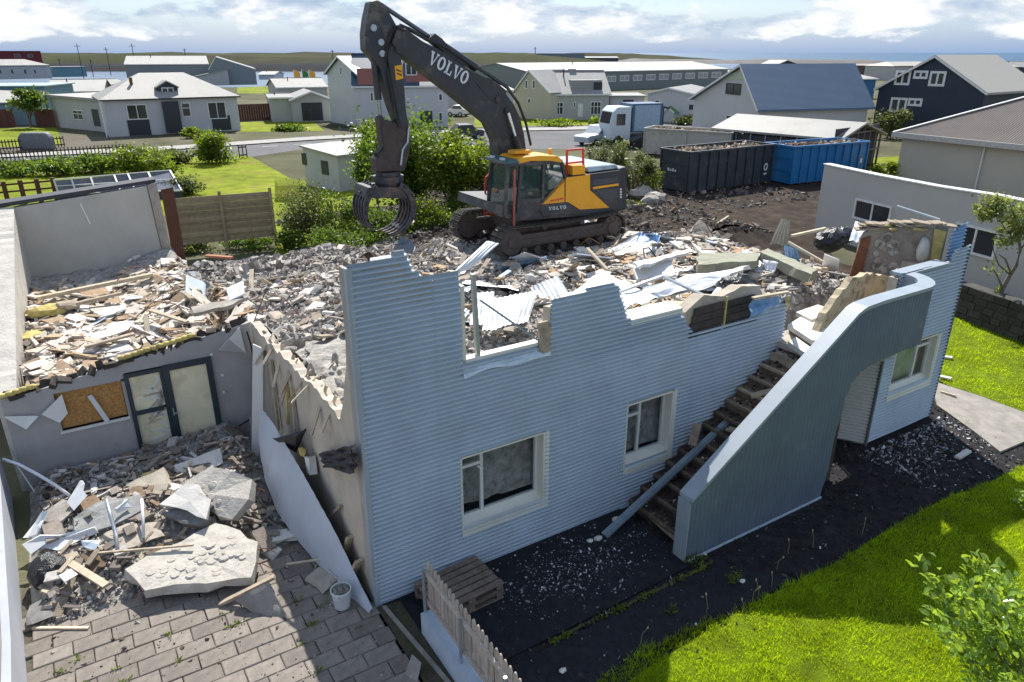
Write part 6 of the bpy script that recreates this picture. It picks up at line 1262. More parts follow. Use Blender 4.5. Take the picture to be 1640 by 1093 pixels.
        bx = {'f': lambda: b.box(u0 + fw, dy - .03, z0 + fw, u1 - fw, dy - .012, z1 - fw), 'l': lambda: b.box(-.03, u0 + fw, z0 + fw, -.012, u1 - fw, z1 - fw)}.get(face, lambda: b.box(s.w + .012, u0 + fw, z0 + fw, s.w + .03, u1 - fw, z1 - fw)); bx(); b.build('pane', pane, f); return f
    def panel(s, a, b_, m, name='panel', face='f', t=.04, dy=0.):
        p, q = s.px(*a, face, dy), s.px(*b_, face, dy); b = MB(); z0, z1 = sorted((p.z, q.z)); z0 = max(0, z0)
        if face == 'f': u0, u1 = sorted((p.x, q.x)); b.box(u0, dy - t, z0, u1, dy - .003, z1)
        elif face == 'l': u0, u1 = sorted((p.y, q.y)); b.box(-t, u0, z0, -.003, u1, z1)
        else: u0, u1 = sorted((p.y, q.y)); b.box(s.w + .003, u0, z0, s.w + t, u1, z1)
        return b.build(name, m, s.t)
    def he(s, py, x=0.): return zt(s.PA + s.ex * x, py) - s.zb

# ---- white bungalow across the road
h = House('bungalow', 'white bungalow with pale hip roof, small dormer and dark window panels across the road', (176, 220), (386, 209), 9.5); e = h.he(160)
print('bungalow w', h.w, 'eave', e)
ridge = h.px(225, 117, 'f', h.d / 2).z
h.body(e, ridge, 'hip', h_white, h_roofw, .35, apex=4.3)
dw = h.px(258, 200).x
h.panel((203, 193), (243, 216), h_dark); h.panel((338, 186), (371, 208), h_dark); h.panel((258, 163), (292, 211), h_dark, 'entrance', t=.5)
h.win((201, 168), (238, 191), mull=1, fr=h_trim, bars=0); h.win((289, 165), (307, 187), mull=0, bars=1); h.win((331, 164), (364, 190), mull=1)
p = h.px(273, 158, 'f'); q = h.px(262, 126, 'f', 2.6); b = MB(); xx = p.x; zr = ridge * .86
b.prism([(xx - .95, 1.0, e + .3), (xx + .95, 1.0, e + .3), (xx + .95, 1.0, zr - .5), (xx, 1.0, zr), (xx - .95, 1.0, zr - .5)], (0, 3.0, 0)); dm = b.build('dormer', h_dark, h.t)
b = MB(); b.prism([(xx - 1.15, .8, zr - .62), (xx, .8, zr + .02), (xx + 1.15, .8, zr - .62), (xx + 1.15, .8, zr - .5), (xx, .8, zr + .16), (xx - 1.15, .8, zr - .5)], (0, 3.2, 0)); b.build('dormer_roof', h_roofw, dm)
b = MB(); b.box(xx - .6, .93, e + .45, xx + .6, .99, zr - .55); b.build('dormer_window', h_trim, dm); b = MB(); b.box(xx - .5, .90, e + .55, xx - .06, .925, zr - .65); b.box(xx + .06, .90, e + .55, xx + .5, .925, zr - .65); b.build('pane', m_farglass, h.t)
b = MB(); b.cyl((xx - 3.2, 2.5, e + .9), (xx - 3.2, 2.5, e + 2.0), .16, 8); b.build('vent_pipe', m_rust, h.t)
b = MB(); b.box(-.34, -.40, 0, -.24, -.3, e); b.build('downpipe', h_trim, h.t)
h2 = House('annex', 'low pale annex with mono pitch white roof and black door beside the bungalow', (90, 204), (172, 212), 7.); e1 = h2.he(156); e2 = h2.he(163, h2.w)
h2.body(e1, e2, 'mono', h_grey, h_roofw, .3, .3); h2.win((116, 176), (135, 193), mull=1, bars=1); h2.panel((146, 175), (162, 203), h_dark, 'door')
# ---- row to the left
def simple(name, label, A, B, d, ey, ry, kind, m=h_grey, rm=h_roofw, wins=(), apex=None, cat='house', group=None, hr=None, oh=.3, th=.14, wb=0, mull=0, fr=h_trim):
    h = House(name, label, A, B, d, cat=cat, group=group); e = h.he(ey)
    r = hr if hr is not None else (h.px(*ry, 'f', d / 2 if kind in ('gx', 'hip') else 0).z if isinstance(ry, tuple) else h.he(ry))
    ap = h.px(*ry, 'f').x if (kind == 'gy' and isinstance(ry, tuple)) else apex
    h.body(e, r, kind, m, rm, oh, th, apex=ap)
    for q in wins: h.win(q[:2], q[2:4], mull=mull, bars=wb, fr=fr)
    return h
m_teal = mat('teal_cladding', (.13, .25, .30), rough=.6, var=.08, scale=.6, wave=('X', 2.5))
simple('garage', 'teal flat roofed garage behind the small round tree', (-60, 198), (83, 196), 9, 140, 0, 'flat', m_teal, mat('teal_roof', (.3, .42, .42), rough=.6))
simple('shed', 'pale roofed lean-to in front of the teal garage', (-60, 203), (68, 200), 3, 166, 151, 'shed', mat('shed_blue', (.2, .3, .38), var=.1), h_roofw, hr=None)
simple('workshop', 'low workshop with broad white roof left of the bungalow', (80, 168), (168, 166), 16, 148, (100, 129), 'gx', mat('workshop_wall', (.2, .13, .11)), h_roofw)
simple('warehouse', 'long pale building with row of small windows at the far left', (-80, 129), (84, 126), 14, 106, (60, 95), 'hip', h_grey, h_roofw, [(16, 111, 23, 119), (37, 111, 44, 119), (53, 111, 59, 119), (-2, 111, 4, 119)], apex=6)
simple('warehouse', 'dark red flat warehouse on the horizon at the far left', (-90, 108), (70, 106), 30, 82, 0, 'flat', mat('dark_red_cladding', (.16, .02, .03), rough=.7), h_roofg, [(22, 87, 33, 92), (44, 88, 53, 92)], mull=1)
simple('shed', 'teal and white harbour shed with slim masts around it', (85, 124), (140, 123), 10, 108, 0, 'flat', m_teal, h_roofg)
hg = House('hangar', 'large grey hangar with pale roof behind the bungalow', (206, 138), (338, 136), 30, cat='hangar'); e = hg.he(104); hg.body(e, e * 1.38, 'gx', mat('hangar_grey', (.20, .23, .25), rough=.6, wave=('X', 2.2), var=.06), h_roofw, .2)
hb = House('hangar', 'dark grey gabled hangar end right of the large hangar', (338, 137), (412, 136), 26, cat='hangar'); hb.body(hb.he(112), hb.px(345, 92).z, 'gy', MATS['hangar_grey'], h_roofg, .1, apex=hb.w * .18)
simple('shed', 'low white roofed shed in front of the grey hangars', (300, 138), (368, 137), 8, 127, 0, 'mono', h_grey, h_roofw, hr=4.0)
simple('shed', 'small grey building with white roof left of the twin gabled house', (437, 196), (470, 195), 9, 158, (445, 152), 'gx', h_grey, h_roofw)
hh = House('garage', 'grey open garage with gable roof and cluttered doorway', (470, 196), (534, 194), 8, cat='garage'); hh.body(hh.he(161), hh.px(508, 148).z, 'gy', h_grey, h_roofw, .3, apex=hh.w * .5); hh.panel((482, 165), (518, 193), h_dark, 'doorway'); hh.panel((488, 176), (500, 192), m_wood, 'clutter')
simple('house', 'low house with bright white roof behind the grey garage', (446, 160), (525, 158), 12, 141, (490, 126), 'gx', h_grey, h_roofw)
for i, (px_, m) in enumerate(((474, m_yel), (487, mat('flag_green', (.05, .2, .06))), (498, m_yel))):
    t = thing('flag', ['left yellow', 'green', 'right yellow'][i] + ' flag on a pole behind the low white roof', 'flag', loc=gz(px_, 148)); b = MB(); z = zt(t.location, 112); b.cyl((0, 0, 0), (0, 0, z), .12, 6); b.build('pole', h_trim, t)
    b = MB(); b.prism([(0, -.02, z - 4.2), (1.5, -.02, z - 4.0), (1.3, -.02, z - .6), (0, -.02, z)], (0, .06, 0)); b.build('cloth', m, t)
# ---- twin gabled house with the red brown upper part
th_ = House('house', 'tall twin gabled white house with reddish upper storey behind the boom', (531, 196), (582, 204), 10); th_.body(th_.he(118), th_.px(546, 92).z, 'gy', h_white, h_roofd, .35, apex=th_.w * .45); th_.win((544, 107), (548, 121), mull=0)
t2 = House('house', 'white house wing with red gable and dark blue roof behind the stick', (572, 205), (718, 203), 9); t2.body(t2.he(137), t2.px(640, 88, 'f', 4.5).z, 'gx', h_white, h_roofd, .3); 
t2.panel((648, 92), (706, 131), mat('red_brown_cladding', (.30, .12, .10), var=.08, wave=('X', 2.)), 'upper_storey', t=.3); t2.panel((571, 110), (600, 136), MATS['red_brown_cladding'], 'gable_cladding', t=.15); t2.win((649, 102), (668, 121), mull=1, dy=-.32); t2.win((592, 148), (599, 163), mull=0); t2.win((702, 150), (709, 162), mull=0, bars=0); t2.win((702, 180), (709, 194), mull=0); t2.panel((672, 178), (693, 200), h_dark, 'garage_door')
b = MB(); q = t2.px(652, 90, 'f', 3); b.box(q.x - .5, 3, q.z - 1, q.x + 1.4, 5, q.z + .9); b.build('chimney', h_beige, t2.t)
simple('house', 'low grey house with white gutter behind the crook of the boom', (720, 182), (790, 181), 10, 148, (752, 140), 'gx', h_grey, h_roofg)
# ---- beige house with grey roof
bh = House('house', 'beige rendered house with steep grey roof and dormer', (880, 193), (974, 192), 9); e = bh.he(151); 
bh.body(e, bh.px(900, 115, 'f', 4.5).z, 'gx', h_grey, h_roofg, .25)
bg = House('house', 'beige gable end with two narrow windows left of the grey roof', (825, 189), (880, 194), 6); bg.body(bg.he(146), bg.px(848, 114).z, 'gy', h_beige, h_roofg, .2, apex=bg.w * .42); bg.win((841, 128), (846, 143), mull=0, fw=.12); bg.win((853, 128), (858, 143), mull=0, fw=.12); bg.win((845, 158), (851, 166), mull=0)
bh.win((890, 164), (902, 184), mull=1, bars=1); bh.win((946, 163), (962, 184), mull=2, bars=1); bh.panel((926, 166), (933, 188), h_trim, 'door'); bh.win((918, 164), (922, 173), mull=0); bh.panel((878, 162), (888, 190), h_gut, 'painted_downpipe_shadow')  # last panel: dark strip painted as the downpipe's shadow
b = MB(); q = bh.px(948, 150); zz = bh.px(948, 128, 'f', 2).z; b.prism([(q.x - 2.6, .6, e), (q.x + 1.4, .6, e), (q.x + 1.4, .6, zz), (q.x - 2.6, .6, zz)], (0, 3.6, 0)); dm = b.build('dormer', h_roofg, bh.t); bh.panel((951, 132), (964, 149), h_dark, 'dormer_window', dy=.58)
b = MB(); b.box(bh.w * .42, 4.2, e + 1, bh.w * .42 + .9, 5.2, e + 2.9); b.build('chimney', h_roofg, bh.t)
# ---- long warehouses
lw = House('warehouse', 'very long grey warehouse with white roof behind the beige house', (850, 150), (1163, 138), 26, cat='warehouse'); e = lw.he(117); lw.body(e, lw.px(900, 101, 'f', 13).z, 'gx', mat('warehouse_grey', (.17, .2, .2), rough=.6, wave=('X', 1.2), var=.06), h_roofw, .2)
for i in range(9): lw.win((972 + i * 21, 122 - i * .8), (986 + i * 21, 131 - i * .8), mull=1, fw=.15, pane=mat('translucent_sheet', (.3, .33, .33), rough=.3))
simple('warehouse', 'grey blue hall on the horizon with low pale roof', (860, 104), (936, 104), 30, 86, 0, 'flat', mat('blue_grey_cladding', (.17, .22, .27), rough=.6), h_roofw, cat='warehouse')
simple('warehouse', 'small pale hall right of the horizon hall', (938, 103), (990, 103), 24, 93, (960, 91), 'gx', mat('dark_cladding', (.08, .09, .1)), h_roofg, cat='warehouse')
simple('shed', 'bluish harbour shed with white roof left of the beige house', (800, 140), (860, 137), 12, 116, (830, 107), 'gx', m_teal, h_roofw)
b = MB(); 
wc = simple('garage', 'white garage with grey door right of the beige house', (976, 190), (1030, 190), 7, 155, 0, 'flat', h_white, h_roofw, cat='garage'); wc.panel((998, 160), (1014, 172), h_dark, 'door_window')
# ---- small white house
sw = House('house', 'small white gabled house left of the big blue roofed house', (1035, 194), (1108, 197), 11); sw.body(sw.he(150), sw.px(1058, 142).z, 'gy', h_white, h_roofw, .3, apex=sw.w * .45); sw.win((1049, 160), (1056, 174), mull=0); sw.panel((1104, 168), (1110, 176), h_dark, 'lamp_box')
# ---- white house with big blue roof
wb_ = House('house', 'big white gabled house with steep blue roof', (1108, 206), (1210, 226), 12.5); wb_.body(wb_.he(158), wb_.px(1192, 106).z, 'gy', h_white, h_roofb, .5, th=.2, apex=wb_.px(1192, 106).x)
wb_.win((1164, 133), (1186, 153), mull=1, fr=h_dark); wb_.win((1164, 184), (1196, 196), mull=2); 
b = MB(); a_ = wb_.px(1192, 106); c_ = wb_.px(1155, 128); d_ = wb_.px(1196, 128)
b.prism([(a_.x, -.04, a_.z - .15), (c_.x, -.04, c_.z), (d_.x, -.04, d_.z)], (0, -.05, 0)); b.build('green_gable_board', mat('pale_green', (.42, .50, .38)), wb_.t)
# ---- dark navy house and its neighbours
nv = House('house', 'dark navy house with five white framed windows and pale hipped roof', (1395, 213), (1560, 228), 12); 
ap_ = nv.px(1500, 92)
nv.body(nv.he(142), ap_.z, 'gy', h_navy, mat('roof_stone', (.36, .34, .30), rough=.6, var=.08), .35, th=.22, apex=ap_.x)
for q in ((1436, 113, 1456, 137), (1465, 113, 1485, 127), (1491, 114, 1512, 139), (1428, 156, 1450, 181), (1456, 157, 1476, 171)): nv.win(q[:2], q[2:4], mull=1, fw=.22)
simple('house', 'flat topped pale roofed building behind the navy house', (1540, 160), (1620, 158), 12, 108, (1570, 92), 'hip', h_beige, mat('roof_stone', (.36, .34, .30)), apex=3)
simple('house', 'pale roofed house left behind the navy house', (1428, 130), (1500, 128), 10, 106, (1450, 99), 'hip', h_grey, MATS['roof_stone'], apex=3)
simple('warehouse', 'low brown roofed hall beyond the blue roof', (1318, 122), (1430, 120), 12, 106, (1350, 103), 'gx', mat('brown_wall', (.1, .07, .06)), mat('roof_brown', (.28, .22, .2), rough=.7), cat='warehouse')
bl = simple('warehouse', 'blue gabled hall with white roof between the blue roof and the navy house', (1335, 160), (1398, 158), 14, 128, (1350, 117), 'gx', mat('bright_blue_wall', (.03, .13, .28)), h_roofw, cat='warehouse')
simple('house', 'dark gabled house with grey roof beyond the blue roof', (1238, 120), (1282, 119), 8, 106, (1260, 97), 'gy', h_navy, h_roofg)
# ---- open shed with white roof
os_ = House('open_shed', 'timber framed shed with broad white roof behind the blue container', (1334, 276), (1402, 262), 14, cat='shed')
PA2 = os_
e = os_.he(222); apz = os_.px(1380, 199); L14 = 11.
b = MB(); b.prism([(-.3, -.4, e - .15), (apz.x, -.4, apz.z), (os_.w + .3, -.4, os_.he(214, os_.w) - .1), (os_.w + .3, -.4, os_.he(214, os_.w)), (apz.x, -.4, apz.z + .14), (-.3, -.4, e)], (0, L14, 0)); b.build('roof', h_roofw, os_.t)
for k in range(8):
    x = os_.w * k / 7; zt_ = interp([(0, e - .1), (apz.x, apz.z - .05), (os_.w, os_.he(214, os_.w) - .1)], x); b = MB(); b.bar((x, 0, 0), (x, 0, zt_), .12, .12); b.build('stud', mat('shed_timber', (.13, .11, .11), var=.2), os_.t)
for z in (1.2, 2.6): b = MB(); b.bar((0, -.07, z), (os_.w, -.07, z), .05, .12); b.build('rail', MATS['shed_timber'], os_.t)
b = MB(); b.box(0, .2, 0, os_.w, .3, 3.0); b.build('back_boarding', mat('shed_inside', (.045, .045, .055)), os_.t)
b = MB(); b.box(-.05, .3, 0, .05, L14 - .6, e - .3); b.build('side_wall', MATS['shed_inside'], os_.t)
for k in range(8): b = MB(); y = .5 + k * 1.3; b.bar((-.1, y, 0), (-.1, y, e - .2), .09, .09); b.build('side_stud', mat('pale_stud', (.3, .3, .3)), os_.t)
# ---- containers
def container(label, A, B, Cc, hpy, m, ribs, inner=None, name='skip_container', fill=True, seed=0, pitch=0):
    PA, PB, PC = gz(*A), gz(*B), gz(*Cc); ex, ey = PB - PA, PC - PA; L_, D_ = ex.length, 2.5; ex.normalize(); ang = atan2(ex.y, ex.x); ht = zt(PA, hpy); t = thing(name, label, 'container', loc=PA, rz=ang)
    b = MB(); b.box(0, 0, .12, L_, .06, ht); b.box(0, D_ - .06, .12, L_, D_, ht); b.box(0, .06, .12, .06, D_ - .06, ht); b.box(L_ - .06, .06, .12, L_, D_ - .06, ht); b.box(.06, .06, .12, L_ - .06, D_ - .06, .2); b.build('body', m, t)
    for k in range(ribs + 1):
        x = L_ * k / ribs; b = MB(); b.box(x - .05, -.09, .12, x + .05, -.003, ht - .1); b.build('rib', m, t)
    for z in (.9, 1.7): b = MB(); b.box(-.07, .1, z, -.003, D_ - .1, z + .09); b.build('rib', m, t)
    for y in (.02, D_ - .12): b = MB(); b.box(-.08, y, .12, -.004, y + .1, ht - .1); b.build('rib', m, t)
    b = MB(); b.bar((-.06, -.04, ht), (L_ + .06, -.04, ht), .14, .12); b.bar((-.06, D_ + .04, ht), (L_ + .06, D_ + .04, ht), .14, .12); b.bar((-.04, .03, ht), (-.04, D_ - .03, ht), .14, .12); b.bar((L_ + .04, .03, ht), (L_ + .04, D_ - .03, ht), .14, .12); b.build('top_rim', m, t)
    b = MB(); b.bar((.3, .3, .05), (L_ - .3, .3, .05), .15, .12); b.bar((.3, D_ - .3, .05), (L_ - .3, D_ - .3, .05), .15, .12); b.build('skid', m_rust, t)
    if fill:
        f = MB(); rr = random.Random(seed)
        for k in range(int(L_ * 55)):
            x, y = rr.uniform(.2, L_ - .2), rr.uniform(.2, D_ - .2); c_ = rr.choice([(.4, .36, .3), (.55, .52, .47), (.22, .13, .08), (.3, .22, .14), (.15, .14, .14)]); f.cur = tuple(q / .36 for q in c_); f.chunk((x, y, ht - .26 + .2 * sin(pi * y / D_) * (.6 + .4 * sin(x)) + rr.uniform(-.08, .06)), rr.uniform(.1, .5), rr.uniform(.08, .2), rr.uniform(.05, .12), rr)
        solo_o = f.build('rubble_load', m_rubs, None, kind='stuff'); solo_o.location = t.location; solo_o.rotation_euler = t.rotation_euler
        f = MB(); f.box(.08, .08, .25, L_ - .08, D_ - .08, ht - .3); f.build('packed_load', m_woodd, t)
    return t, L_, ht
m_cdark = mat('container_dark', (.035, .045, .055), rough=.55, var=.25, scale=2, dirt=(.12, .12, .12), dscale=1.5, dthr=.56)
m_cblue = mat('container_blue', (.015, .16, .38), rough=.45, var=.12, scale=2, dirt=(.03, .08, .15), dscale=1.5, dthr=.62)
t, L_, ht = container('long dark grey skip container loaded with rubble behind the excavator', (1100, 312), (1231, 294), (1042, 303), 245, m_cdark, 9, seed=1)
b = MB()
for (x0, z0, x1, z1) in ((L_ * .885, .75, L_ * .945, .95),): b.prism([(x0, -.1, z0), (x1, -.1, z0), ((x0 + x1) / 2, -.1, z0 - .14)], (0, -.01, 0))
c_ = (L_ * .915, 1.15)
for k in range(10): a0, a1 = 2 * pi * k / 10, 2 * pi * (k + 1) / 10; b.prism([(c_[0] + .19 * cos(a0), -.1, c_[1] + .26 * sin(a0)), (c_[0] + .19 * cos(a1), -.1, c_[1] + .26 * sin(a1)), (c_[0] + .1 * cos(a1), -.1, c_[1] + .15 * sin(a1)), (c_[0] + .1 * cos(a0), -.1, c_[1] + .15 * sin(a0))], (0, -.01, 0))
b.build('white_emblem', m_frame, t)
b = MB()
for k in range(4): b.box(-.1, 1.0 + k * .2, 1.25, -.085, 1.12 + k * .2, 1.38 + .06 * (k % 2))
b.build('white_mark', m_frame, t)
t, L_, ht = container('bright blue skip container right of the dark one', (1264, 298), (1381, 286), (1232, 294), 236, m_cblue, 9, seed=2)
b = MB(); b.box(L_ * .9, -.11, 1.1, L_ * .93, -.1, 1.4); b.build('white_mark', m_frame, t)
container('long dirty white open container full of timber behind the dark one', (1030, 248), (1166, 258), (1028, 235), 206, mat('container_white', (.42, .40, .36), var=.15, dirt=(.2, .1, .05), dthr=.56), 2, seed=3)
container('third container with brown timber load beside the white roofed shed', (1168, 250), (1262, 262), (1168, 240), 215, mat('container_brown', (.14, .10, .08)), 5, seed=4)
# ---- truck, cars
def car(label, A, B, m, cat='car', hgt=1.5, name='parked_car', suv=False, wd=1.8, group=None, flip=False):
    PA, PB = gz(*A), gz(*B); e = PB - PA; L_ = e.length; t = thing(name, label, cat, loc=PA, rz=atan2(e.y, e.x), group=group); k = L_ / 4.4
    X = lambda x: (L_ - x * k) if flip else x * k
    prof = [(0, .35), (0, .85), (.15, .95), (1.1, 1.02), (1.75, hgt), (3.6 if not suv else 4.1, hgt), (4.25, 1.0), (4.4, .9), (4.4, .35)]
    pr = [(X(x), z) for x, z in prof]; b = MB(); pp = [(x, 0, z) for x, z in pr]; b.prism(pp if flip else pp[::-1], (0, wd, 0)); bd = b.build('body', m, t, bevel=.05)
    gl = [(1.3, 1.04), (1.82, hgt - .07), (3.55 if not suv else 4.0, hgt - .07), (4.08, 1.04)]
    b = MB(); b.prism([(X(x), -.006, z) for x, z in gl], (0, .004, 0)); b.build('side_window', m_farglass, t); b = MB(); b.prism([(X(x), wd + .006, z) for x, z in gl], (0, -.004, 0)); b.build('side_window', m_farglass, t)
    b = MB(); b.cbox((X(1.43), wd / 2, 1.26), Vector((.28 * (-1 if flip else 1), 0, .2)), (0, wd / 2 - .12, 0), Vector((-.012, 0, .014))); b.build('windscreen', m_farglass, t)
    for x in (.85, 3.55):
        for y in (.1, wd - .1):
            b = MB(); b.cyl((X(x), y - .11, .32), (X(x), y + .11, .32), .32, 16); wh = b.build('wheel', m_black, t); b = MB(); b.cyl((X(x), y - .12, .32), (X(x), y + .12, .32), .18, 10); b.build('rim', m_galv, wh)
    for y in (.15, wd - .4): b = MB(); xx = X(-.01); b.box(xx - .015, y, .68, xx + .015, y + .25, .8); b.build('headlight', m_letter, t)
    for y in (.1, wd - .3): b = MB(); xx = X(4.41); b.box(xx - .015, y, .75, xx + .015, y + .2, .9); b.build('tail_light', m_red, t)
    return t
car('silver estate car parked beside the white and blue lorry', (942, 236), (1002, 228), mat('silver_paint', (.42, .46, .5), rough=.3, metal=.3), hgt=1.75, suv=True)
car('dark grey car parked at the kerb above the shrubs', (728, 226), (776, 224), mat('dark_car_paint', (.05, .055, .07), rough=.3), flip=True)
tl = thing('lorry', 'white and blue lorry with a tall cab parked by the containers', 'lorry', loc=gz(976, 236), rz=.35)
m_lw = mat('lorry_white', (.55, .62, .68), rough=.4, var=.06); m_lb = mat('lorry_blue', (.05, .11, .2), rough=.4)
b = MB(); b.prism([(0, 0, .6), (2.1, 0, .6), (2.1, 0, 3.5), (.7, 0, 3.5), (.25, 0, 3.1), (0, 0, 2.0)], (0, 2.4, 0)); cb = b.build('cab', m_lw, tl, bevel=.06)
b = MB(); b.box(.6, -.02, 1.9, 1.5, -.004, 2.9); b.prism([(-.01, .25, 2.05), (.22, .25, 3.05), (.22, 2.15, 3.05), (-.01, 2.15, 2.05)], (-.02, 0, 0)); b.build('cab_window', m_farglass, cb)
b = MB(); b.box(2.2, 0, 1.2, 5.4, 2.4, 3.75); bx_ = b.build('box_body', m_lb, tl); b = MB(); b.box(2.45, -.03, 1.35, 5.1, -.003, 3.6); b.build('side_panel', mat('lorry_side', (.30, .40, .52)), bx_)
b = MB(); b.box(.2, .2, .55, 7.5, 2.2, .95); b.build('chassis', h_dark, tl)
for x in (.9, 4.6, 5.9):
    for y in (.1, 2.3): b = MB(); b.cyl((x, y - .15, .5), (x, y + .15, .5), .5, 16); b.build('wheel', m_black, tl)
b = MB(); b.bar((5.6, .4, .9), (5.6, .4, 3.4), .2, .2); b.bar((5.6, 2.0, .9), (5.6, 2.0, 3.4), .2, .2); b.bar((5.5, .4, 3.4), (6.6, .9, 3.2), .16, .16); b.build('hook_frame', h_dark, tl)
# playhouse and box
ph = simple('playhouse', 'tiny white playhouse with green roof before the blue roofed house', (1063, 196), (1078, 197), 2, 180, (1070, 172), 'gy', h_white, mat('green_roof', (.1, .25, .1)), cat='playhouse', oh=.15, th=.1)
# ---- right hand neighbours
wl = House('outbuilding', 'long white outbuilding with falling parapet and two double windows', (1303, 374), (1640, 482), 7., cat='outbuilding')
zA = wl.he(264); hx = [(0, zA)]
for px_, py_ in ((1400, 281), (1500, 300), (1590, 314), (1640, 324)):
    q = wl.px(px_, py_); hx.append((q.x, q.z))
lst = hx[-1]; hx.append((lst[0] + 4, lst[1] - .1)); print('outbuilding', wl.w, hx)
b = MB(); b.prism([(0, 0, 0), (hx[-1][0], 0, 0)] + [(x, 0, z) for x, z in hx[::-1]], (0, .3, 0)); b.build('wall', mat('outbuilding_render', (.47, .46, .43), rough=.9, var=.05, scale=.7, bump=.12, bscale=20, dirt=(.38, .37, .34), dscale=.7, dthr=.6), wl.t)
b = MB(); b.prism([(0, .3, 0), (0, 2.2, 0), (0, 2.2, zA - .9), (0, .3, zA - .2)], (.25, 0, 0)); b.build('end_wall', MATS['outbuilding_render'], wl.t)
b = MB()
for (x0, z0), (x1, z1) in zip(hx, hx[1:]): b.bar((x0 - .02, .14, z0 + .03), (x1 + .02, .14, z1 + .03), .42, .05)
b.build('coping', h_trim, wl.t)
b = MB(); b.prism([(.25, .31, zA - .5), (hx[-1][0], .31, hx[-1][1] - .12), (hx[-1][0], 3.4, hx[-1][1] - .14), (.25, 2.0, zA - .75)], (0, 0, -.12)); b.build('roof', h_roofw, wl.t)
wl.win((1372, 317), (1424, 365), mull=1, fr=h_trim, fw=.09); wl.win((1533, 355), (1592, 417), mull=1, fw=.09)
sw_ = House('stone_wall', 'dark mossy stone wall under the white outbuilding beside the lawn', (1527, 508), (1660, 560), .5, cat='wall'); hst = sw_.he(455)
b = MB(); b.box(0, .0, 0, sw_.w + 6, .45, hst); b.build('wall_core', mat('dark_stone_core', (.04, .038, .035), var=.4), sw_.t)
stm = [boxmesh('stone', mat('dark_stone', (.05, .048, .042), rough=.95, var=.3, scale=8, bump=.6, bscale=20, rnd=.35, dirt=(.06, .075, .03), dscale=4, dthr=.56), 1, .5, 1, k) for k in range(5)]
x = 0
nr = 5
for r_ in range(nr):
    x = -.1 + .15 * (r_ % 2)
    while x < sw_.w + 3:
        wd = R.uniform(.28, .55); o = bpy.data.objects.new('stone', R.choice(stm)); C.objects.link(o); o.parent = sw_.t; o.location = (x + wd / 2, .02, hst * (r_ + .5) / nr); o.scale = (wd * .95, .25, hst / nr * .94); o.rotation_euler = (R.gauss(0, .04), R.gauss(0, .04), R.gauss(0, .04)); x += wd
# ---- beige house with the corrugated hip roof, roof built as real waves
bb_ = House('house', 'large beige house with grey brown corrugated hip roof at the right edge', (1432, 292), (1760, 345), 16); e = bb_.he(212); w_ = bb_.w
b = MB(); b.box(0, 0, 0, w_, 14, e); b.build('wall', h_beige, bb_.t)
ridg = bb_.px(1640, 122, 'f', 7.0); rz_ = ridg.z; ix = 7.2; print('beige', w_, e, rz_)
def roofplane(P, n, amp, name, m):
    """P = eave a, eave b, top b, top a; waves run up the slope"""
    b = MB(); P = [Vector(q) for q in P]; nn = ((P[1] - P[0]).cross(P[3] - P[0])).normalized(); L_ = (P[1] - P[0]).length; vs = []; N_ = int(L_ / .15) * 4
    ta = ((P[3] - P[0]).dot((P[1] - P[0]).normalized())) / L_; tb = ((P[2] - P[0]).dot((P[1] - P[0]).normalized())) / L_
    up = (P[3] - P[0]) - (P[1] - P[0]) * ta
    for i in range(N_ + 1):
        x = i / N_; hmax = min(1, x / ta if ta > 0 else 1, (1 - x) / (1 - tb) if tb < 1 else 1); h_ = nn * amp * cos(2 * pi * i / 4); q = P[0].lerp(P[1], x); vs += [q + h_, q + up * hmax + h_]
    b.add(vs, [(2 * i, 2 * i + 2, 2 * i + 3, 2 * i + 1) for i in range(N_)]); return b.build(name, m, bb_.t, smooth=False)
m_rbig = mat('roof_greybrown', (.19, .16, .145), rough=.8, var=.08, scale=1)
E0, E1, T0, T1 = (-.45, -.45, e - .05), (w_ + .45, -.45, e - .05), (ix, 7, rz_), (w_ - ix, 7, rz_)
roofplane([E0, E1, T1, T0], 0, .022, 'roof', m_rbig); roofplane([(-.45, 14.45, e - .05), E0, T0, (ix, 7, rz_)], 0, .022, 'roof', m_rbig)
b = MB(); b.bar(Vector(E0) + Vector((0, 0, .05)), Vector(T0) + Vector((0, 0, .08)), .28, .06); b.bar(T0, T1, .3, .1); b.build('ridge_cap', h_trim, bb_.t)
b = MB(); b.box(-.5, -.52, e - .32, w_ + .5, -.40, e - .0); b.box(-.52, -.40, e - .32, -.40, 14.5, e); b.build('gutter', mat('gutter_pale', (.48, .46, .42), rough=.6), bb_.t)
q = bb_.px(1578, 240); b = MB(); b.cyl((q.x, -.12, 0), (q.x, -.12, e - .3), .055, 8); b.build('downpipe', h_trim, bb_.t)

# ---- white concrete shed beyond the fence
cs_ = House('concrete_shed', 'weathered pale concrete shed with flat roof and two dark openings', (491, 297), (545, 308), 6.5, cat='shed'); 
e1, e2 = cs_.he(236), zt(cs_.PB, 252); b = MB(); W_ = cs_.w; b.prism([(0, 0, 0), (W_, 0, 0), (W_, 0, e2), (0, 0, e1)], (0, 6.5, 0)); b.build('wall', mat('shed_render', (.42, .43, .43), rough=.9, var=.1, scale=1, dirt=(.3, .3, .29), dscale=1, dthr=.56), cs_.t)
b = MB(); b.prism([(-.15, -.15, e1), (W_ + .15, -.15, e2), (W_ + .15, -.15, e2 + .12), (-.15, -.15, e1 + .12)], (0, 6.8, 0)); b.build('roof', h_roofw, cs_.t)
cs_.panel((483, 245), (492, 265), h_dark, 'opening'); cs_.panel((514, 257), (527, 281), h_dark, 'opening')
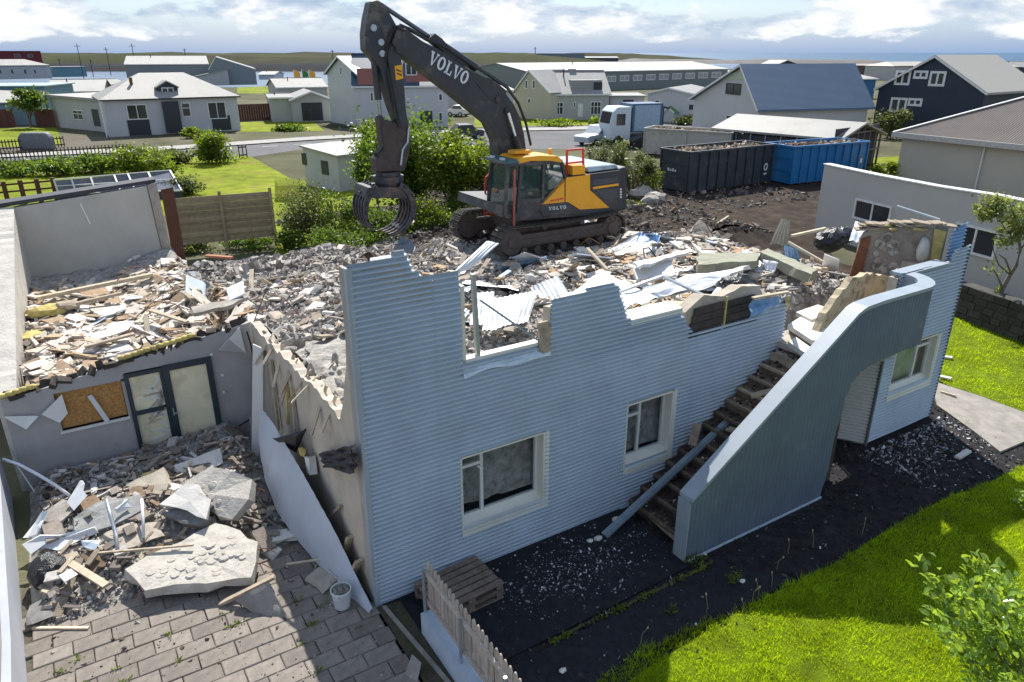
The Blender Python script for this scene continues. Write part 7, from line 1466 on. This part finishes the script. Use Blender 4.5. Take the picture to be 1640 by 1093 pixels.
# ---- fences, frames and small yard things left
fn = thing('board_fence', 'brown horizontal board fence standing between the wing and the bushes', 'fence', loc=gz(280, 396, .5)); fa, fb = gz(280, 396, .5), gz(441, 380, .5); fe = fb - fa; fn.rotation_euler = (0, 0, atan2(fe.y, fe.x)); fl_ = fe.length; fh = zt(fa, 321) - .5
m_fence = mat('fence_boards', (.24, .20, .125), rough=.85, var=.2, scale=5, bump=.3, bscale=40, rnd=.22)
for k in range(13): b = MB(); z = .05 + k * fh / 13; b.box(0, 0 + .03 * (k % 2), z, fl_, .03 + .03 * (k % 2), z + fh / 13 + (.012 if k % 2 else -.004)); b.build('board', m_fence, fn)
for x in (0, fl_ / 2, fl_): b = MB(); b.box(x - .06, -.09, -.4, x + .06, -.004, fh + .22); b.build('post', m_fence, fn)
b = MB(); b.prism([(-.46, 14.5, 1.2), (-.12, 14.5, 1.2), (-.12, 14.5, 4.45), (-.46, 14.5, 4.4)], (0, .05, 0)); solo('fence_panel', 'narrow dark red brown boarding between the wing wall and the board fence', 'fence', b, mat('red_brown_stain', (.10, .04, .025), rough=.8, var=.2))
# cold frame of white bars
cf = thing('glasshouse_frame', 'white barred roof frame of a small glasshouse behind the wing', 'glasshouse', loc=(0, 0, 0)); c1, c2, c3, c4 = [at(*q, 26) for q in ((86, 289), (272, 274), (290, 305), (96, 309))]
c1, c2 = gz(86, 288, 1.3), gz(272, 273, 1.3); c4, c3 = gz(94, 311, .5), gz(291, 305, .5); cf.location = c4 * 1; OFF[cf.name] = tuple(c4); cf.location.z = c4.z
def lerp2(s_, t_): return c4.lerp(c3, s_).lerp(c1.lerp(c2, s_), t_)
for s_ in (0, .14, .3, .5, .62, .8, 1.0): b = MB(); b.bar(lerp2(s_, 0), lerp2(s_, 1), .09, .05); b.build('bar', m_frame, cf)
for t_ in (0, .55, 1): b = MB(); b.bar(lerp2(0, t_), lerp2(1, t_), .06, .05); b.build('rail', m_frame, cf)
b = MB(); k_ = Vector((0, 0, -.06)); b.quad(tuple(c4 + k_), tuple(c3 + k_), tuple(c2 + k_), tuple(c1 + k_)); b.build('glazing', mat('dull_glazing', (.13, .14, .17), rough=.2), cf)
b = MB(); 
for a, c_ in ((c4, c3), (c3, c2), (c2, c1), (c1, c4)): b.quad(tuple(a + k_), tuple(c_ + k_), (c_.x, c_.y, 0), (a.x, a.y, 0))
b.build('base', h_dark, cf)
def picket_row(name, label, A, B, hgt, step, m, pw=.08, rail=True, zb=0., group=None):
    PA, PB = gz(*A, zb), gz(*B, zb); e = PB - PA; t = thing(name, label, 'fence', loc=PA, rz=atan2(e.y, e.x), group=group); n = min(295, int(e.length / step)); bb = MB(); bb.box(-pw / 2, -.02, .05, pw / 2, .0, hgt); me = bb.mesh('picket', m)
    for k in range(n + 1): o = bpy.data.objects.new('picket', me); C.objects.link(o); o.parent = t; o.location = (e.length * k / n, 0, R.uniform(-.02, .02))
    for z in (.25, hgt * .8): b = MB(); b.box(0, .003, z - .05, e.length, .04, z + .05); b.build('rail', m, t)
    return t
m_fdark = mat('dark_stained_fence', (.045, .032, .028), rough=.8, var=.2, rnd=.2)
picket_row('picket_fence', 'long dark picket fence along the near side of the road', (-60, 270), (212, 252), 1.1, .26, m_fdark)
picket_row('picket_fence', 'dark picket fence in front of the lawn left of the bungalow', (-60, 248), (104, 236), 1.0, .25, m_fdark)
picket_row('picket_fence', 'short dark fence at the bend by the round bush', (384, 254), (396, 253), 1.1, .26, m_fdark)
gr_ = thing('garden_fence', 'low dark fence with stout posts behind the wing at the left', 'fence', loc=gz(-40, 335, 0)); ga, gb = gz(-40, 335, 0), gz(92, 322, 0); ge = gb - ga; gr_.rotation_euler = (0, 0, atan2(ge.y, ge.x))
for k in range(6): b = MB(); x = ge.length * k / 5; b.box(x - .12, -.1, 0, x + .12, .1, 1.35); b.build('post', mat('red_brown_stain', (.10, .04, .025), rough=.8, var=.2), gr_)
for z in (.3, .75, 1.15): b = MB(); b.box(0, .11, z - .05, ge.length, .14, z + .05); b.build('rail', MATS['red_brown_stain'], gr_)
for A, B, lb in (((-60, 205), (28, 204), 'dark brown board fence left of the small tree'), ((60, 202), (90, 205), 'dark brown board fence right of the small tree'), ((386, 194), (434, 192), 'dark red board fence right of the bungalow'), ((398, 194), (436, 192), '')):
    if not lb: continue
    PA, PB = gz(*A), gz(*B); e = PB - PA; t = thing('board_fence', lb, 'fence', loc=PA, rz=atan2(e.y, e.x)); n = int(e.length / .3); 
    bbm = MB(); bbm.box(-.14, 0, 0, .14, .03, 2.0); me = bbm.mesh('board', mat('brown_fence', (.10, .035, .025), var=.15, rnd=.15))
    for k in range(n + 1): o = bpy.data.objects.new('board', me); C.objects.link(o); o.parent = t; o.location = (k * .3, 0, 0)
b = MB(); b.prism([(0, 0, 0), (2.9, 0, 0), (2.9, 0, 1.1), (2.6, 0, 1.5), (.4, 0, 1.5), (0, 0, 1.1)], (0, .8, 0)); o = solo('oil_tank', 'grey rounded tank standing in the gap of the dark fence', 'tank', b, mat('tank_grey', (.13, .14, .16), rough=.6), uv=False, bevel=.15); o.location = gz(62, 240)
for i, (px_, py_, ptop_) in enumerate(((135, 130, 70), (221, 128, 70), (535, 115, 80), (857, 100, 76), (178, 122, 76), (100, 122, 94), (150, 124, 96), (300, 110, 78))):
    base = gz(px_, py_); z = zt(base, ptop_); t = thing('utility_pole', 'slim dark pole against the horizon, ' + ['first left of the bungalow', 'right above the bungalow gable', 'left of the stick', 'left of the horizon hall', 'between the two left poles', 'at the harbour shed', 'right of the harbour shed', 'above the grey hangar'][i], 'pole', loc=base); b = MB(); r_ = .00045 * base.y; b.cyl((0, 0, 0), (0, 0, z), r_, 6); b.build('mast', h_dark, t)
    b = MB(); b.bar((-z * .09, 0, z * .93), (z * .09, 0, z * .93), r_ * 1.2, r_ * 1.2); b.build('crossarm', h_dark, t)
for i, (px_, py_, wd, ht_) in enumerate(((640, 196, .9, 1.3), (810, 192, 1.2, .6), (1020, 238, 1.1, 1.0), (655, 200, .7, .9))):
    b = MB(); P = gz(px_, py_); b.chunk((P.x, P.y, ht_ / 2), wd, .8, ht_, R, .05); solo('crate', ['tall grey box by the wall of the white house', 'low pale box beyond the road', 'box by the lorry', 'dark box by the white house'][i], 'box', b, [h_grey, h_trim, h_dark, h_dark][i], uv=False)
for i, (A, B, d, ey, ry, kd, m, rm, lb) in enumerate([((604, 150), (650, 149), 10, 128, (620, 118), 'gx', h_white, h_roofw, 'small white house seen between the stick and the boom'), ((735, 160), (780, 159), 10, 138, (752, 128), 'gx', h_beige, h_roofg, 'beige house with grey roof under the boom'),
        ((785, 168), (822, 167), 8, 146, (800, 138), 'gx', h_white, h_roofw, 'white bungalow left of the beige gable'), ((1160, 136), (1200, 135), 10, 121, (1175, 113), 'gx', h_grey, h_roofw, 'pale shed between the long warehouse and the blue roof'),
        ((1300, 132), (1345, 131), 9, 118, (1320, 110), 'gx', h_white, h_roofg, 'grey roofed house just above the blue roof'), ((1610, 122), (1660, 121), 10, 108, (1630, 99), 'gx', h_navy, h_roofg, 'dark house at the right edge of the horizon'),
        ((150, 150), (205, 148), 12, 137, (170, 128), 'gx', h_grey, h_roofw, 'low white roofed shed left behind the bungalow'), ((415, 128), (440, 128), 10, 120, (425, 115), 'gx', h_white, h_roofw, 'tiny white shed on the harbour shore'), ((700, 132), (735, 131), 12, 121, (715, 114), 'gx', h_grey, h_roofg, 'grey shed on the shore under the boom lettering')]):
    simple('house', lb, A, B, d, ey, ry, kd, m, rm)
# boat-like pale vehicles by the far lawn
car('white low car on the drive behind the boom', (716, 187), (742, 188), h_trim)

# ================================================================ vegetation
l_tree = leafmat('tree_leaves', (.062, .105, .018), (.20, .31, .025))
l_bush = leafmat('bush_leaves', (.095, .14, .012), (.28, .38, .02))
l_dull = leafmat('dull_leaves', (.085, .10, .035), (.16, .20, .05))
l_near = leafmat('glossy_leaves', (.20, .31, .06), (.52, .70, .05), rough=.2, mixf=.35, spec=.9)
l_grass = leafmat('grass_blades', (.21, .30, .005), (.66, .84, .010), rough=.5, mixf=.5, var=.3)
l_gfar = leafmat('far_grass', (.14, .17, .01), (.28, .32, .015), rough=.6, mixf=.4)
m_bark = mat('bark', (.14, .115, .09), rough=.9, var=.25, scale=10, bump=.5, bscale=30)
def leaves(b, c, rad, n, sz, rr, clumps=10, spread=.28):
    c = Vector(c); cl = []
    for k in range(clumps):
        while True:
            p = Vector((rr.uniform(-1, 1), rr.uniform(-1, 1), rr.uniform(-1, 1)))
            if p.length < 1: break
        if rr.random() < .6: p = p.normalized() * rr.uniform(.65, .95)
        cl.append((Vector((p.x * rad[0], p.y * rad[1], p.z * rad[2])), rr.uniform(.6, 1.3)))
    for k in range(n):
        q, s = rr.choice(cl); p = c + q + Vector((rr.gauss(0, 1) * rad[0], rr.gauss(0, 1) * rad[1], rr.gauss(0, 1) * rad[2])) * spread * s
        if p.z < .05: continue
        a = Vector((rr.gauss(0, 1), rr.gauss(0, 1), rr.gauss(0, .6))).normalized(); d = a.cross(Vector((rr.gauss(0, 1), rr.gauss(0, 1), rr.gauss(0, 1)))).normalized(); L = sz * rr.uniform(.6, 1.3)
        b.add([p, p + a * L * .5 + d * L * .3, p + a * L, p + a * L * .5 - d * L * .3], [(0, 1, 2, 3)])
    return cl
def tree(label, px, py, top, wpx, n, sz, lm, seed, name='tree', cat='tree', trunk=True, clumps=14, depth=1., base=None, spread=.26, low=.25, group=None, Y=None):
    rr = random.Random(seed); P = gz(px, py) if Y is None else at(px, py, Y); P = Vector((P.x, P.y, 0 if base is None else base)); zt_ = zt(P, top); rx = wpx / 2 * (P - CAM).length / F; h0 = low * zt_
    t = thing(name, label, cat, loc=P, group=group); cz = (h0 + zt_) / 2 - (base or 0) * .5; rz_ = (zt_ - h0) / 2; zc = (h0 + zt_) / 2 - P.z
    b = MB(); cl = leaves(b, (0, 0, zc), (rx * .82, rx * depth * .82, rz_ * .86), int(n * 2.4), sz, rr, clumps, spread); b.build('crown', lm, t)
    b = MB()
    if trunk:
        b.tube([(0, 0, -.1), (.06 * rx, 0, zc * .5), (0, .05, zc)], [.05 * rx + .03, .035 * rx + .02, .02 * rx + .01], 6)
    for q, s in cl[:9]: e = Vector((0, 0, zc)) + q; b.tube([(0, 0, zc * .25), e * .5 + Vector((0, 0, zc * .2)), e], [.03 * rx + .01, .02 * rx + .006, .008], 5)
    b.build('trunk' if trunk else 'branches', m_bark, t); return t
tree('tallest leafy green tree behind the grapple', 655, 352, 184, 140, 7000, .19, l_tree, 1, clumps=24)
tree('bright green tree right of the tallest one', 725, 356, 208, 120, 5200, .18, l_bush, 2, clumps=20)
tree('thin leafy sapling left of the grapple head', 588, 330, 236, 52, 1300, .16, l_tree, 3, clumps=12)
tree('sparse dull tree between the boom and the green trees', 778, 345, 214, 85, 2600, .16, l_dull, 4, clumps=16)
tree('small green treetop directly left of the stick', 605, 335, 196, 55, 900, .16, l_bush, 5, clumps=9, low=.6)
for i, (px, py, top, wp, n, lm, lb) in enumerate([(500, 392, 292, 90, 1900, l_dull, 'dull grey green shrub at the right end of the board fence'), (545, 396, 305, 80, 1500, l_tree, 'dark shrub below the concrete shed'), (610, 398, 340, 100, 2400, l_tree, 'bright low shrub under the grapple'), (690, 385, 318, 90, 1800, l_bush, 'light shrub left of the orange step box'), (560, 412, 360, 120, 1800, l_tree, 'low creeping shrub at the edge of the rubble'), (740, 372, 300, 60, 900, l_tree, 'dark shrub behind the far track')]):
    tree(lb, px, py, top, wp, n, .12, lm, 20 + i, 'shrub', 'shrub', False, 12, .8, low=.05, spread=.3)
for i, (px, py, top, wp, n, lm, lb) in enumerate([(1010, 322, 232, 75, 2600, l_dull, 'sparse dull green tree behind the engine hood'), (975, 300, 216, 55, 900, l_dull, 'thin bare twigged tree left of the dark container'), (1035, 318, 262, 45, 900, l_bush, 'light green shrub at the corner of the dark container'), (945, 300, 232, 45, 600, l_dull, 'thin twiggy shrub behind the red guard rail'), (1012, 348, 322, 55, 700, l_bush, 'low green tuft behind the counterweight')]):
    tree(lb, px, py, top, wp, n, .13, lm, 40 + i, 'tree' if i < 2 else 'shrub', 'tree' if i < 2 else 'shrub', i < 2, 12, .8, low=.1)
for i, (px, py, top, wp, n, lm, lb) in enumerate([(30, 281, 258, 80, 900, l_tree, 'leftmost dark hedge clump by the road fence'), (100, 279, 252, 90, 1100, l_tree, 'second hedge clump by the road fence'), (165, 276, 246, 80, 1100, l_tree, 'third brighter hedge clump by the road fence'), (225, 277, 234, 90, 1500, l_bush, 'big bright bush at the right end of the hedge'), (262, 284, 246, 60, 900, l_bush, 'yellow green bush right of the hedge'), (352, 262, 214, 62, 1700, l_bush, 'round green bush beside the road bend'), (290, 262, 240, 60, 600, l_dull, 'low dull shrub between the hedge and the round bush'), (310, 222, 206, 30, 260, l_bush, 'small shrub before the bungalow entrance'), (325, 235, 212, 22, 200, l_bush, 'small shrub on the bungalow corner'), (300, 312, 286, 50, 500, l_dull, 'brownish shrub right of the glasshouse frame'), (50, 205, 144, 44, 900, l_tree, 'small round topped tree before the teal garage'), (955, 205, 190, 40, 400, l_bush, 'low hedge before the beige house'), (1100, 200, 186, 46, 400, l_dull, 'low dull hedge by the small white house'), (1425, 222, 176, 50, 700, l_dull, 'dark shrubbery at the foot of the navy house')]):
    far = gz(px, py).y; tree(lb, px, py, top, wp, n, .0042 * far, lm, 60 + i, 'tree' if i == 10 else 'shrub', 'tree' if i == 10 else 'shrub', i == 10, 10, .7, low=.5 if i == 10 else .02, spread=.3)
for i, (px, py, top, wp, n, lm, lb) in enumerate([(310, 404, 384, 70, 500, l_dull, 'low dull weeds at the left foot of the board fence'), (400, 400, 380, 80, 600, l_tree, 'low dark weeds at the right foot of the board fence'), (460, 400, 372, 60, 500, l_tree, 'dark shrub beside the last fence post'), (985, 320, 262, 40, 700, l_tree, 'green shrub between the excavator and the dull tree'), (700, 200, 186, 40, 200, l_bush, 'garden shrub by the road behind the boom'), (900, 203, 192, 70, 400, l_bush, 'low green hedge before the beige house front'), (460, 210, 200, 50, 300, l_tree, 'low hedge before the grey garage')]):
    tree(lb, px, py, top, wp, n, .0042 * gz(px, py).y + .02, lm, 120 + i, 'shrub', 'shrub', False, 10, .7, low=.02, spread=.3)
tree('green shrub at the foot of the beige house', 1420, 292, 262, 50, 700, .2, l_bush, 90, 'shrub', 'shrub', False, 10, .7, low=.02)

# slender tree by the stone wall: bent trunk and bare twigs as seen
rt = thing('tree', 'slender bent tree with small crown before the white outbuilding', 'tree', loc=gz(1581, 524)); P = rt.location.copy()
def rl(px, py, dy=0.): q = at(px, py, P.y + dy); return q - P
b = MB(); b.tube([rl(1581, 526), rl(1590, 495), rl(1604, 465), rl(1618, 440, .1), (rl(1628, 425, .1)), rl(1634, 402, .1), rl(1632, 380, .1), rl(1622, 362, 0)], [.10, .085, .075, .06, .05, .042, .034, .02], 8); tk = b.build('trunk', m_bark, rt)
for pts in ([(1632, 385), (1612, 370), (1600, 350), (1590, 335)], [(1630, 375), (1626, 350), (1618, 328)], [(1622, 362), (1605, 345), (1585, 330), (1572, 326)], [(1618, 440), (1600, 425), (1592, 405), (1590, 390)], [(1606, 462), (1596, 440), (1588, 428)], [(1634, 400), (1645, 385), (1650, 365)], [(1620, 440), (1610, 415), (1600, 408)]):
    b = MB(); b.tube([rl(x, y, R.uniform(-.3, .3)) for x, y in pts], [.035, .025, .016, .01][:len(pts)], 5); b.build('limb', m_bark, rt)
b = MB(); rr = random.Random(5)
for (x, y, w_, h_, n) in ((1600, 335, 34, 16, 700), (1622, 352, 26, 22, 700), (1578, 340, 14, 14, 350), (1642, 350, 18, 24, 450), (1610, 375, 22, 16, 350), (1600, 325, 16, 8, 250), (1605, 480, 5, 5, 50), (1598, 465, 5, 8, 40), (1596, 430, 12, 14, 60)):
    k = P.y / F * 1.03; leaves(b, rl(x, y), (w_ * k, w_ * k, h_ * k), n, .11, rr, 7, .3)
b.build('crown', leafmat('slender_leaves', (.15, .18, .07), (.34, .40, .08)), rt)

# near bush bottom right, large leaves single
nb = thing('bush', 'near leafy bush with pale glossy leaves at the lower right corner', 'bush', loc=w(4.9, -5.9, 0)); NP = nb.location.copy()
def nl_(px, py, dd): r = ray(px, py); q = CAM + r.normalized() * dd; return q - NP
D0 = (gz(1580, 1080) - CAM).length * .80
lm_ = MB(); n = 4; L, Wd = .118, .038; vs = []; fs = []
for i in range(n + 1): t = i / n; wd = Wd * sin(pi * min(.97, .06 + t * .94)) ** .8; vs += [(L * t, -wd, .012 * sin(pi * t) + .012), (L * t, 0, -.004 + .01 * sin(pi * t)), (L * t, wd, .012 * sin(pi * t) + .012)]
for i in range(n): fs += [(3 * i, 3 * i + 3, 3 * i + 4, 3 * i + 1), (3 * i + 1, 3 * i + 4, 3 * i + 5, 3 * i + 2)]
lm_.add(vs, fs); leafme = lm_.mesh('leaf', l_near, smooth=True)
rr = random.Random(9); shoots = []
outline = [(1475, 905), (1500, 960), (1490, 995), (1530, 940), (1560, 895), (1590, 912), (1530, 1030), (1560, 1075), (1600, 950), (1610, 1000), (1640, 960), (1590, 1060), (1630, 1040), (1650, 1090), (1560, 990), (1520, 985), (1600, 1090), (1680, 1000), (1690, 940), (1700, 1060), (1540, 925), (1575, 940), (1650, 1000), (1570, 1020), (1620, 930)]
root_ = nl_(1660, 1180, D0 * 1.12)
brm = MB(); cand = []
for (x, y) in outline:
    tip = nl_(x, y, D0 * rr.uniform(.90, 1.05)); mid = root_.lerp(tip, .55) + Vector((0, 0, .12)); pts = [root_, mid, tip]; brm.tube(pts, [.018, .009, .003], 5); d = (tip - mid).normalized()
    for k in range(62):
        t = rr.random() ** .55; p = mid.lerp(tip, t) + Vector((rr.gauss(0, .06), rr.gauss(0, .06), rr.gauss(0, .06))); cand.append((p, d, t))
brm.build('branches', m_bark, nb)
rr.shuffle(cand); cand.sort(key=lambda c_: -(c_[0] + NP - CAM).length * 0 - c_[2] * .0); stuffb = MB()
for i, (p, d, t) in enumerate(cand):
    dirv = (d + Vector((rr.gauss(0, .7), rr.gauss(0, .7), rr.gauss(0, .35)))).normalized(); upv = Vector((rr.gauss(0, .45), rr.gauss(0, .45), 1)); ax = dirv; ay = upv.cross(ax).normalized(); az = ax.cross(ay); M_ = Matrix((ax, ay, az)).transposed(); s = rr.uniform(.55, 1.1)
    if i < 300: o = bpy.data.objects.new('leaf', leafme); C.objects.link(o); o.parent = nb; o.location = p; o.rotation_euler = M_.to_euler(); o.scale = (s, s, s)
    else: stuffb.add([p + M_ @ (Vector(v) * s) for v in vs], fs)
stuffb.build('foliage', l_near, nb, kind='stuff')
nb2 = tree('second leafy shrub at the right edge of the lawn', 1665, 830, 790, 60, 240, .09, l_near, 95, 'shrub', 'shrub', False, 8, 1, low=.02)

# lawns: blades where they show, one object per lawn
def inpoly(x, y, P):
    c_ = False
    for i in range(len(P)):
        (x0, y0), (x1, y1) = P[i], P[i - 1]
        if (y0 > y) != (y1 > y) and x < (x1 - x0) * (y - y0) / (y1 - y0) + x0: c_ = not c_
    return c_
def lawn(name, poly, m, z=.012, uv=True, mid=.0):
    b = MB()
    if uv: b.quad(*[(u, v, z) for u, v in poly])
    else: b.quad(*[(x, y, z) for x, y in poly])
    return solo(name, None, None, b, m, uv=uv, kind='structure')
L1 = [(.8, -5.6), (1.5, -3.6), (1.9, -3.02), (2.6, -2.92), (3.9, -2.98), (5.4, -3.12), (7, -3.2), (8.5, -3.12), (10.4, -3.12), (12, -3.3), (13.3, -3.35), (14.2, -3.0), (15.9, -2.3), (19, -3), (19, -9), (1, -9)]
L1v = [(u, v) for u, v in L1]
P2 = [g(a, c) for a, c in [(1496, 608), (1520, 620), (1565, 634), (1640, 662), (1860, 740), (1860, 560), (1640, 545), (1527, 500)]]; L2 = [(p.x, p.y) for p in P2]
lawn('lawn', L1v[::-1], m_lawn, .03); lawn('lawn', L2, m_lawn, .03)
def blades(label, poly, n, h0, h1, wd, m, near=None):
    rr = random.Random(n); vs = []; fs = []; us = [p[0] for p in poly]; vv = [p[1] for p in poly]; k = 0; tries = 0
    while k < n and tries < n * 6:
        tries += 1; u, v = rr.uniform(min(us), max(us)), rr.uniform(min(vv), max(vv))
        if near and rr.random() > near(u, v): continue
        e1, e2 = .12 * fbm(u, v, 2, 3.), .12 * fbm(v, u, 2, 3., 9.)
        if not inpoly(u + e1, v + e2, poly): continue
        cl_ = .75 + .8 * fbm(u, v, 3, 1.6, 4.); h = rr.uniform(h0, h1) * max(.35, cl_); a = rr.uniform(0, 6.28); lx, ly = rr.gauss(0, .45) * h, rr.gauss(0, .45) * h; cx, cy = cos(a) * wd, sin(a) * wd; i = len(vs)
        vs += [(u - cx, v - cy, .02), (u + cx, v + cy, .02), (u + lx * .4 + cx * .7, v + ly * .4 + cy * .7, h * .6), (u + lx * .4 - cx * .7, v + ly * .4 - cy * .7, h * .6), (u + lx, v + ly, h)]
        fs += [(i, i + 1, i + 2, i + 3), (i + 3, i + 2, i + 4)]; k += 1
    b = MB(); b.v = vs; b.f = fs; return solo('grass', None, None, b, m, kind='stuff')
vis = lambda u, v: 1 if (v > -6.5 and u < 15) else .12
blades('near', [(u, max(v, -6.6)) for u, v in L1v], 130000, .05, .16, .005, l_grass, vis)
blades('right', L2, 30000, .05, .13, .008, l_grass)
# grass stalks with seed heads along the lawn edge
for i, (px, py, h_) in enumerate([(1130, 985, .45), (1205, 960, .42), (1213, 955, .38), (1025, 1030, .42), (1235, 935, .3), (1262, 880, .3), (1302, 870, .4), (1380, 850, .35), (1244, 905, .3), (1190, 975, .25)]):
    P = g(px, py + 8); b = MB(); dx, dy = R.gauss(0, .05), R.gauss(0, .05); b.tube([(P.x, P.y, 0), (P.x + dx * .5, P.y, h_ * .6), (P.x + dx, P.y + dy, h_)], [.004, .003, .003], 4); b.blob((P.x + dx, P.y + dy, h_), .013, i, 1, .2, (1, 1, 2.4)); solo('grass_stalk', 'dry seeding grass stalk at the edge of the near lawn', 'weed', b, mat('dry_stalk', (.4, .33, .2)), group='dry stalks on the lawn edge')
# weeds between the pavers and along the asphalt joint
b = MB(); rr = random.Random(3)
for k in range(60):
    if k < 34: u, v = rr.uniform(-4.5, -.4), -.05 + .31 * rr.randint(-6, 6) - .155
    elif k < 44: u, v = -4.4 + rr.uniform(0, .5), rr.uniform(-1.5, 2)
    else: u, v = 1.9 + 3.2 * rr.random(), -2.1
    for j in range(16):
        a = rr.uniform(0, 6.28); r_ = rr.uniform(.01, .07); h_ = rr.uniform(.01, .06); x, y = u + rr.gauss(0, .04), v + rr.gauss(0, .02); b.add([(x, y, .05), (x + r_ * cos(a + .3), y + r_ * sin(a + .3), .05 + h_), (x + r_ * 1.4 * cos(a), y + r_ * 1.4 * sin(a), .05 + h_ * .7)], [(0, 1, 2)])
solo('weeds', None, None, b, l_bush, kind='stuff')
for i, (px, py, hg_) in enumerate(((1290, 1093, 0), (1120, 905, .14), (1098, 902, .12), (1075, 985, .12), (1178, 935, .2))):
    if not hg_: continue
    P = g(px, py); b = MB(); leaves(b, (P.x, P.y, hg_ * .6), (hg_ * .8, hg_ * .8, hg_ * .5), 90, .05, R, 5, .35); solo('weed_tuft', None, None, b, l_bush, kind='stuff')
print('objects', len(bpy.data.objects))
